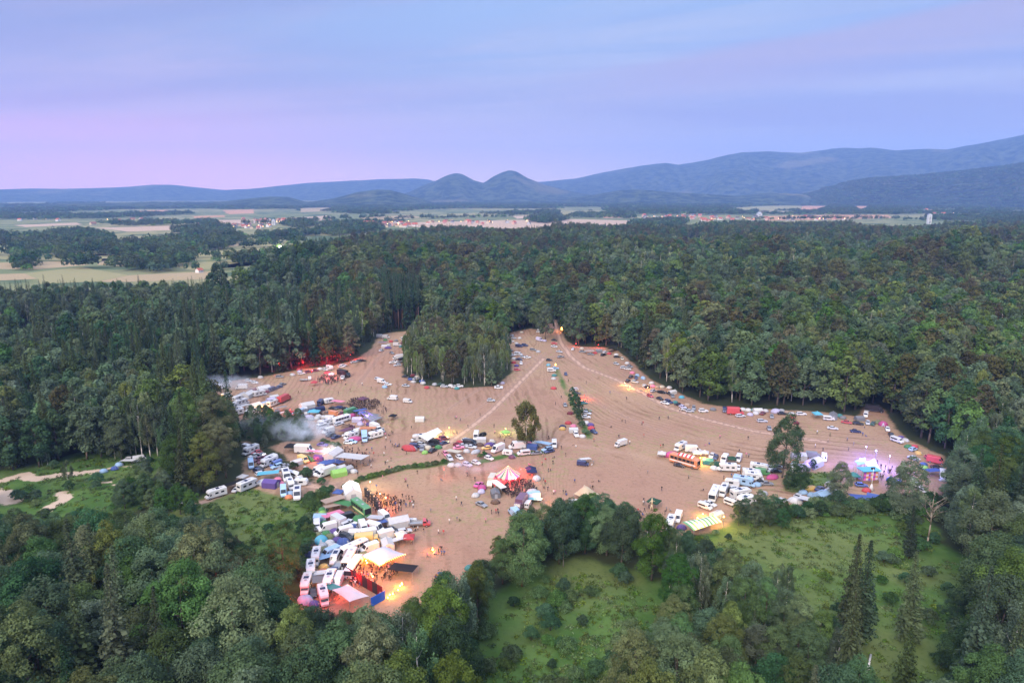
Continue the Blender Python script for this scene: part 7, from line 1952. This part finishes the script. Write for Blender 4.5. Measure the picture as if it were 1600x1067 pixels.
# ================================================================ THE VILLAGES ON THE PLAIN
def house(nm, wcol, rcol, L=11, W=8, h=4.6, rr=3.4):
    m = MB(); m.box((0, 0, h/2), (L, W, h)); g = MB()
    for s in (-1, 1): m.face([(s*L/2, -W/2, h), (s*L/2, W/2, h), (s*L/2, 0, h+rr)][::s])
    for x in (-.3, .05, .33):
        for s in (-1, 1): m.box((x*L, s*W/2, h*.55), (1.2, .12, 1.4), 1)
    g.rings([[(x, -W/2-.5, h-.35), (x, 0, h+rr+.1), (x, W/2+.5, h-.35), (x, 0, h+rr-.25)] for x in (-L/2-.5, L/2+.5)], 0)
    g.box((L*.2, W*.12, h+rr*.9), (.9, .9, 1.9), 1)
    return m.mesh('walls', [basic(nm+'_wall', wcol, .8), GLASS]), g.mesh('roof', [basic(nm+'_roof', rcol, .8), BARK])
HS = {'white house with a red roof': house('house_a', (.66, .63, .58), (.36, .10, .06)), 'cream house with a brown roof': house('house_b', (.58, .48, .34), (.20, .09, .06), 13, 9), 'pink house with a red roof': house('house_c', (.58, .36, .30), (.34, .09, .06), 9.5, 8, 5.4), 'grey house with a dark roof': house('house_d', (.40, .40, .41), (.08, .07, .07), 12, 9, 5)}
villages = [('in the village strip left of the far fields', 372, 470, 344, 351, 18), ('in the red-roofed village behind the far left woods', 555, 650, 349, 356, 42), ('in the scattered houses by the pale far field', 655, 830, 347, 352, 22), ('in the hamlet beyond the left plain', 340, 440, 353, 359, 16), ('in the dense red-roofed village beyond the forest', 1005, 1125, 338, 347, 46), ('in the lit village along the far orange field', 1130, 1320, 340, 346, 34), ('in the group of buildings below the dark hill', 1440, 1525, 328, 343, 12), ('along the road on the left plain', 140, 330, 344, 352, 10), ('at the foot of the far left hills', 20, 120, 338, 346, 6), ('alone on the strip of plain beyond the near forest', 310, 313, 425, 427, 1)]
for pl, xa, xb, ya, yb, n in villages:
    for _ in range(n):
        px, py = rnd.uniform(xa, xb), rnd.uniform(ya, yb); nm = rnd.choice(list(HS)); p = G(px, py); e = link('house', None, None, p, rnd.uniform(0, 3.1), rnd.uniform(.85, 1.4)*(.5 if n == 1 else 1)); lab = nm+' '+pl; tag(e, lab, 'house', lab); link('walls', HS[nm][0], e); link('roof', HS[nm][1], e)
lampm = MB(); lampm.tube((0, 0, 0), (0, 0, 8), .2, .15, 5); lampm.box((0, 0, 8.2), (1.5, 1.5, .8), 1); LMESH = lampm.mesh('street_lamp', [POLE, glow('street_light', (1, .58, .18), 9)])
for pl, xa, xb, ya, yb, n in villages[:8]:
    for _ in range(max(2, n//3)):
        o = link('street_lamp', LMESH, None, G(rnd.uniform(xa, xb), rnd.uniform(ya, yb)), rnd.uniform(0, 6)); lab = 'orange glowing street lamp '+pl; tag(o, lab, 'street lamp', lab)
def tower(px, py, w, h, label, cat, nm):
    p = G(px, py); m = MB(); m.box((0, 0, h/2), (w, w, h)); r = MB(); r.box((0, 0, h+w*.2), (w*1.1, w*1.1, w*.4), 0, 0, .3); g = MB()
    for z in np.arange(3, h-2, 4): g.box((0, -w/2, z), (w*.6, .2, 1.6))
    boxes(nm, label, cat, [('walls', m, [WHITE]), ('roof', r, [GREY]), ('window', g, [GLASS])], p)
tower(1451, 350, 10, 27, 'white square tower rising out of the trees below the dark hill', 'tower', 'water_tower'); tower(1186, 338, 18, 10, 'wide white works building at the edge of the far village', 'building', 'works_building'); tower(1478, 333, 14, 13, 'white block beside the white square tower', 'building', 'apartment_block'); tower(428, 352, 9, 14, 'white church-like block in the left village', 'building', 'village_block')
p = G(1052, 306); m = MB(); m.tube((0, 0, 0), (0, 0, 95), 2.4, 1.2, 6); l = MB(); l.box((0, 0, 96), (9, 9, 5)); boxes('radio_mast', 'radio mast with a red lamp in front of the long mountain', 'mast', [('mast', m, [STEEL]), ('beacon', l, [glow('beacon', (1, .1, .08), 7)])], p)
# bright pitch light on the left plain
p = G(438, 398); m = MB(); m.tube((0, 0, 0), (0, 0, 12), .3, .2, 6); l = MB(); l.box((0, 0, 12.4), (3, 1, 1.4)); boxes('pitch_light', 'bright pale floodlight glowing on the left plain', 'floodlight', [('pole', m, [POLE]), ('lamp', l, [glow('pitch_lamp', (1, 1, .7), 40)])], p)
L = bpy.data.lights.new('pitch_glow', 'POINT'); L.energy = 220000; L.color = (1, 1, .6); L.shadow_soft_size = 1; lo = bpy.data.objects.new('pitch_glow', L); COL.objects.link(lo); lo.location = (p.x, p.y, 13)
# ================================================================ SMOKE
def smoke(px, py, size, dens, col, label, yaw=0.0, z=None):
    p = G(px, py, size[2]*.5); m = bpy.data.materials.new('smoke'); m.use_nodes = True; t = m.node_tree; t.nodes.remove(t.nodes['Principled BSDF'])
    v = N(t, 'ShaderNodeVolumePrincipled'); v.inputs['Color'].default_value = (*col, 1)
    co = N(t, 'ShaderNodeTexCoord').outputs['Generated']; mp = N(t, 'ShaderNodeMapping'); mp.inputs['Location'].default_value = (-1, -1, -1); mp.inputs['Scale'].default_value = (2, 2, 2); t.links.new(co, mp.inputs[0])
    ln = N(t, 'ShaderNodeVectorMath', operation='LENGTH'); t.links.new(mp.outputs[0], ln.inputs[0])
    fall = math_node(t, 'SUBTRACT', 1.0, smooth(t, ln.outputs['Value'], .25, .98)); ob = N(t, 'ShaderNodeTexCoord').outputs['Object']
    n = smooth(t, noise(t, .22, 4, ob, .6, .6), .38, .66)
    t.links.new(math_node(t, 'MULTIPLY', math_node(t, 'MULTIPLY', fall, n), dens), v.inputs['Density']); t.links.new(v.outputs[0], t.nodes['Material Output'].inputs['Volume'])
    b = MB(); rs = []
    for j in range(1, 8):
        ph = math.pi*j/8; rs.append([(size[0]/2*math.sin(ph)*math.cos(k*math.pi/8), size[1]/2*math.sin(ph)*math.sin(k*math.pi/8), -size[2]/2*math.cos(ph)) for k in range(16)])
    b.rings(rs, 0); o = stuff(link('smoke', b.mesh('smoke', [m]), None, (p.x, p.y, size[2]*.5+.2), yaw)); o['label'] = label; return o
smoke(332, 600, (52, 26, 9), .11, (.72, .86, 1), 'blue smoke drifting along the far left forest edge', .25)
smoke(474, 672, (32, 24, 11), .16, (.78, .89, 1), 'pale blue smoke rolling over the thicket')
smoke(425, 662, (44, 22, 7), .05, (.66, .80, .88), 'thin smoke lying over the thicket')
smoke(742, 729, (26, 16, 6), .09, (.92, .78, .86), 'pinkish smoke beside the circus tent')
smoke(516, 703, (12, 9, 7), .12, (.95, .92, .98), 'white smoke over the lit marquee')
smoke(396, 606, (36, 20, 6), .05, (.78, .84, .92), 'thin smoke over the far left vans')
# ================================================================ SKY, LIGHT, AIR, CAMERA
SUN_EL, SUN_AZ = R(24), R(205)      # azimuth measured from +Y (the way the camera looks) clockwise
N3 = []
def build_world():
    w = bpy.data.worlds.new('World'); SC.world = w; w.use_nodes = True; t = w.node_tree
    bg = t.nodes['Background']; out = t.nodes['World Output']
    co = N(t, 'ShaderNodeTexCoord').outputs['Generated']
    sp = N(t, 'ShaderNodeSeparateXYZ'); t.links.new(co, sp.inputs[0])
    x, y, z = sp.outputs; N3.append(z)
    az = math_node(t, 'ARCTAN2', x, y)
    def ramp(stops):
        r = N(t, 'ShaderNodeValToRGB'); r.color_ramp.interpolation = 'B_SPLINE' if len(stops) > 6 else 'LINEAR'
        e = r.color_ramp.elements
        while len(e) < len(stops): e.new(.5)
        for i, (p, c) in enumerate(stops): e[i].position = p; e[i].color = (*c, 1)
        t.links.new(math_node(t, 'ADD', math_node(t, 'MULTIPLY', z, 1.0), .0), r.inputs[0]); return r.outputs[0]
    s = lambda r, g, b: tuple((v/255/12.92 if v/255 <= .04045 else ((v/255+.055)/1.055)**2.4) for v in (r, g, b))
    left = ramp([(0, s(212, 176, 206)), (.035, s(232, 168, 200)), (.08, s(216, 164, 200)), (.13, s(176, 168, 212)), (.20, s(150, 166, 216)), (.27, s(136, 168, 220)), (.5, s(150, 175, 228)), (1, s(175, 190, 235))])
    right = ramp([(0, s(170, 180, 214)), (.04, s(162, 172, 212)), (.09, s(156, 162, 212)), (.14, s(150, 160, 222)), (.19, s(140, 178, 232)), (.26, s(126, 176, 236)), (.5, s(150, 180, 232)), (1, s(175, 190, 235))])
    mid = ramp([(0, s(206, 200, 222)), (.04, s(198, 188, 218)), (.1, s(178, 178, 216)), (.16, s(160, 180, 222)), (.22, s(150, 184, 234)), (.28, s(146, 184, 236)), (.5, s(152, 178, 230)), (1, s(175, 190, 235))])
    c = mixc(t, smooth(t, az, -.58, -.02), left, mid); c = mixc(t, smooth(t, az, -.02, .5), c, right)
    # streaked high cloud, laid out on a plane far overhead
    zz = math_node(t, 'MAXIMUM', math_node(t, 'ADD', z, .06), .02)
    px, py = math_node(t, 'DIVIDE', x, zz), math_node(t, 'DIVIDE', y, zz)
    cv = N(t, 'ShaderNodeCombineXYZ'); t.links.new(math_node(t, 'ADD', math_node(t, 'MULTIPLY', px, .22), math_node(t, 'MULTIPLY', py, -.10)), cv.inputs[0]); t.links.new(math_node(t, 'ADD', math_node(t, 'MULTIPLY', py, 1.15), math_node(t, 'MULTIPLY', px, .35)), cv.inputs[1])
    n1 = noise(t, .75, 6, cv.outputs[0], .62, .6)
    cv2 = N(t, 'ShaderNodeCombineXYZ'); t.links.new(math_node(t, 'MULTIPLY', px, .16), cv2.inputs[0]); t.links.new(math_node(t, 'MULTIPLY', py, .34), cv2.inputs[1]); cv2.inputs[2].default_value = 4.4
    n2 = noise(t, .9, 4, cv2.outputs[0], .6, .3)
    cl = math_node(t, 'MULTIPLY', smooth(t, n1, .42, .66), smooth(t, z, .03, .13))
    c = mixc(t, math_node(t, 'MULTIPLY', cl, .7), c, mixc(t, smooth(t, az, -.4, .2), s(204, 188, 220), s(196, 202, 230)))
    c = mixc(t, math_node(t, 'MULTIPLY', math_node(t, 'MULTIPLY', smooth(t, n2, .5, .68), smooth(t, z, .04, .12)), .6), c, s(152, 150, 208))
    bank = math_node(t, 'SUBTRACT', z, math_node(t, 'ADD', math_node(t, 'MULTIPLY', az, .10), .150))
    bank = math_node(t, 'ADD', bank, math_node(t, 'MULTIPLY', math_node(t, 'SUBTRACT', n1, .5), .05))
    bmask = math_node(t, 'MULTIPLY', math_node(t, 'MULTIPLY', smooth(t, bank, -.075, -.02), math_node(t, 'SUBTRACT', 1.0, smooth(t, bank, -.004, .012))), smooth(t, az, -.1, .3))
    c = mixc(t, math_node(t, 'MULTIPLY', bmask, .75), c, s(188, 174, 214))
    sky = N(t, 'ShaderNodeTexSky', sky_type='NISHITA'); sky.sun_disc = False; sky.sun_elevation = SUN_EL; sky.sun_rotation = SUN_AZ; sky.altitude = 500
    mx = N(t, 'ShaderNodeMix', data_type='RGBA', blend_type='ADD'); mx.inputs[0].default_value = 1
    nz = mixc(t, 1.0, sky.outputs[0], (.006, .006, .006), 'MULTIPLY')
    t.links.new(c, mx.inputs[6]); t.links.new(nz, mx.inputs[7])
    c_h = math_node(t, 'ADD', math_node(t, 'MULTIPLY', math_node(t, 'SUBTRACT', 1.0, smooth(t, z, .0, .14)), .38), 1.0)
    hz_ = math_node(t, 'POWER', math_node(t, 'SUBTRACT', 1.0, smooth(t, z, -.02, .22)), 2.0)
    nz2 = mixc(t, 1.0, mx.outputs[2], mixc(t, hz_, (1.0, 1.0, 1.0), mixc(t, smooth(t, az, -.45, .45), (2.75, 1.62, 1.05), (1.85, 1.58, 1.08))), 'MULTIPLY')
    hs_ = N(t, 'ShaderNodeHueSaturation'); hs_.inputs['Saturation'].default_value = .84; hs_.inputs['Value'].default_value = .95; t.links.new(nz2, hs_.inputs['Color']); nz2 = hs_.outputs[0]
    # the dome above the frame is the bright evening sky that lights the land
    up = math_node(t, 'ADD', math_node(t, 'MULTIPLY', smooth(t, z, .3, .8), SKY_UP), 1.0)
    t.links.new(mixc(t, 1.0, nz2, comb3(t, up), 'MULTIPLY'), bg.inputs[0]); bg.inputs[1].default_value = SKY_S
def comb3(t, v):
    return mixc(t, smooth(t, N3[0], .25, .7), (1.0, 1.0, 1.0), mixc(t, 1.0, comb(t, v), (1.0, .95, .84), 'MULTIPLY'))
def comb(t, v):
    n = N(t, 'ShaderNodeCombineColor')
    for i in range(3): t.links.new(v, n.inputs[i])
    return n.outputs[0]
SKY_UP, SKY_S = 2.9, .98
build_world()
l = bpy.data.lights.new('evening_sun', 'SUN'); l.energy = 4.6; l.angle = R(26); l.color = (1.0, .86, .75)
so = bpy.data.objects.new('evening_sun', l); COL.objects.link(so)
sd = Vector((math.sin(SUN_AZ)*math.cos(SUN_EL+R(12)), math.cos(SUN_AZ)*math.cos(SUN_EL+R(12)), math.sin(SUN_EL+R(12))))
so.rotation_euler = sd.to_track_quat('Z', 'Y').to_euler()
def build_haze():
    m = bpy.data.materials.new('air'); m.use_nodes = True; t = m.node_tree; t.nodes.remove(t.nodes['Principled BSDF'])
    v = N(t, 'ShaderNodeVolumePrincipled'); v.inputs['Density'].default_value = HAZE; v.inputs['Color'].default_value = (.30, .49, 1.0, 1); v.inputs['Anisotropy'].default_value = .1
    t.links.new(v.outputs[0], t.nodes['Material Output'].inputs['Volume'])
    mb = MB(); zt, zb = 1035.0, -3.5; mb.box((0, 0, (zt+zb)/2), (29000, 29000, zt-zb))
    stuff(link('haze', mb.mesh('haze', [m])))
HAZE = .000088
build_haze()
cd = bpy.data.cameras.new('camera'); cd.sensor_width = 36; cd.sensor_fit = 'HORIZONTAL'; cd.lens = F/1600*36; cd.clip_start = 1; cd.clip_end = 60000
cam = bpy.data.objects.new('camera', cd); COL.objects.link(cam); cam.location = (0, 0, CAMH); cam.rotation_euler = (R(90)-PITCH, 0, 0); SC.camera = cam
SC.view_settings.view_transform = 'Standard'; SC.view_settings.look = 'None'; SC.view_settings.exposure = .1; SC.view_settings.gamma = 1
cy = SC.cycles; cy.max_bounces = 5; cy.diffuse_bounces = 3; cy.glossy_bounces = 2; cy.transmission_bounces = 3; cy.transparent_max_bounces = 6; cy.volume_bounces = 1
cy.use_denoising = True; cy.sample_clamp_indirect = 4; cy.use_adaptive_sampling = True; cy.adaptive_threshold = .015; cy.volume_step_rate = 2; cy.volume_max_steps = 256
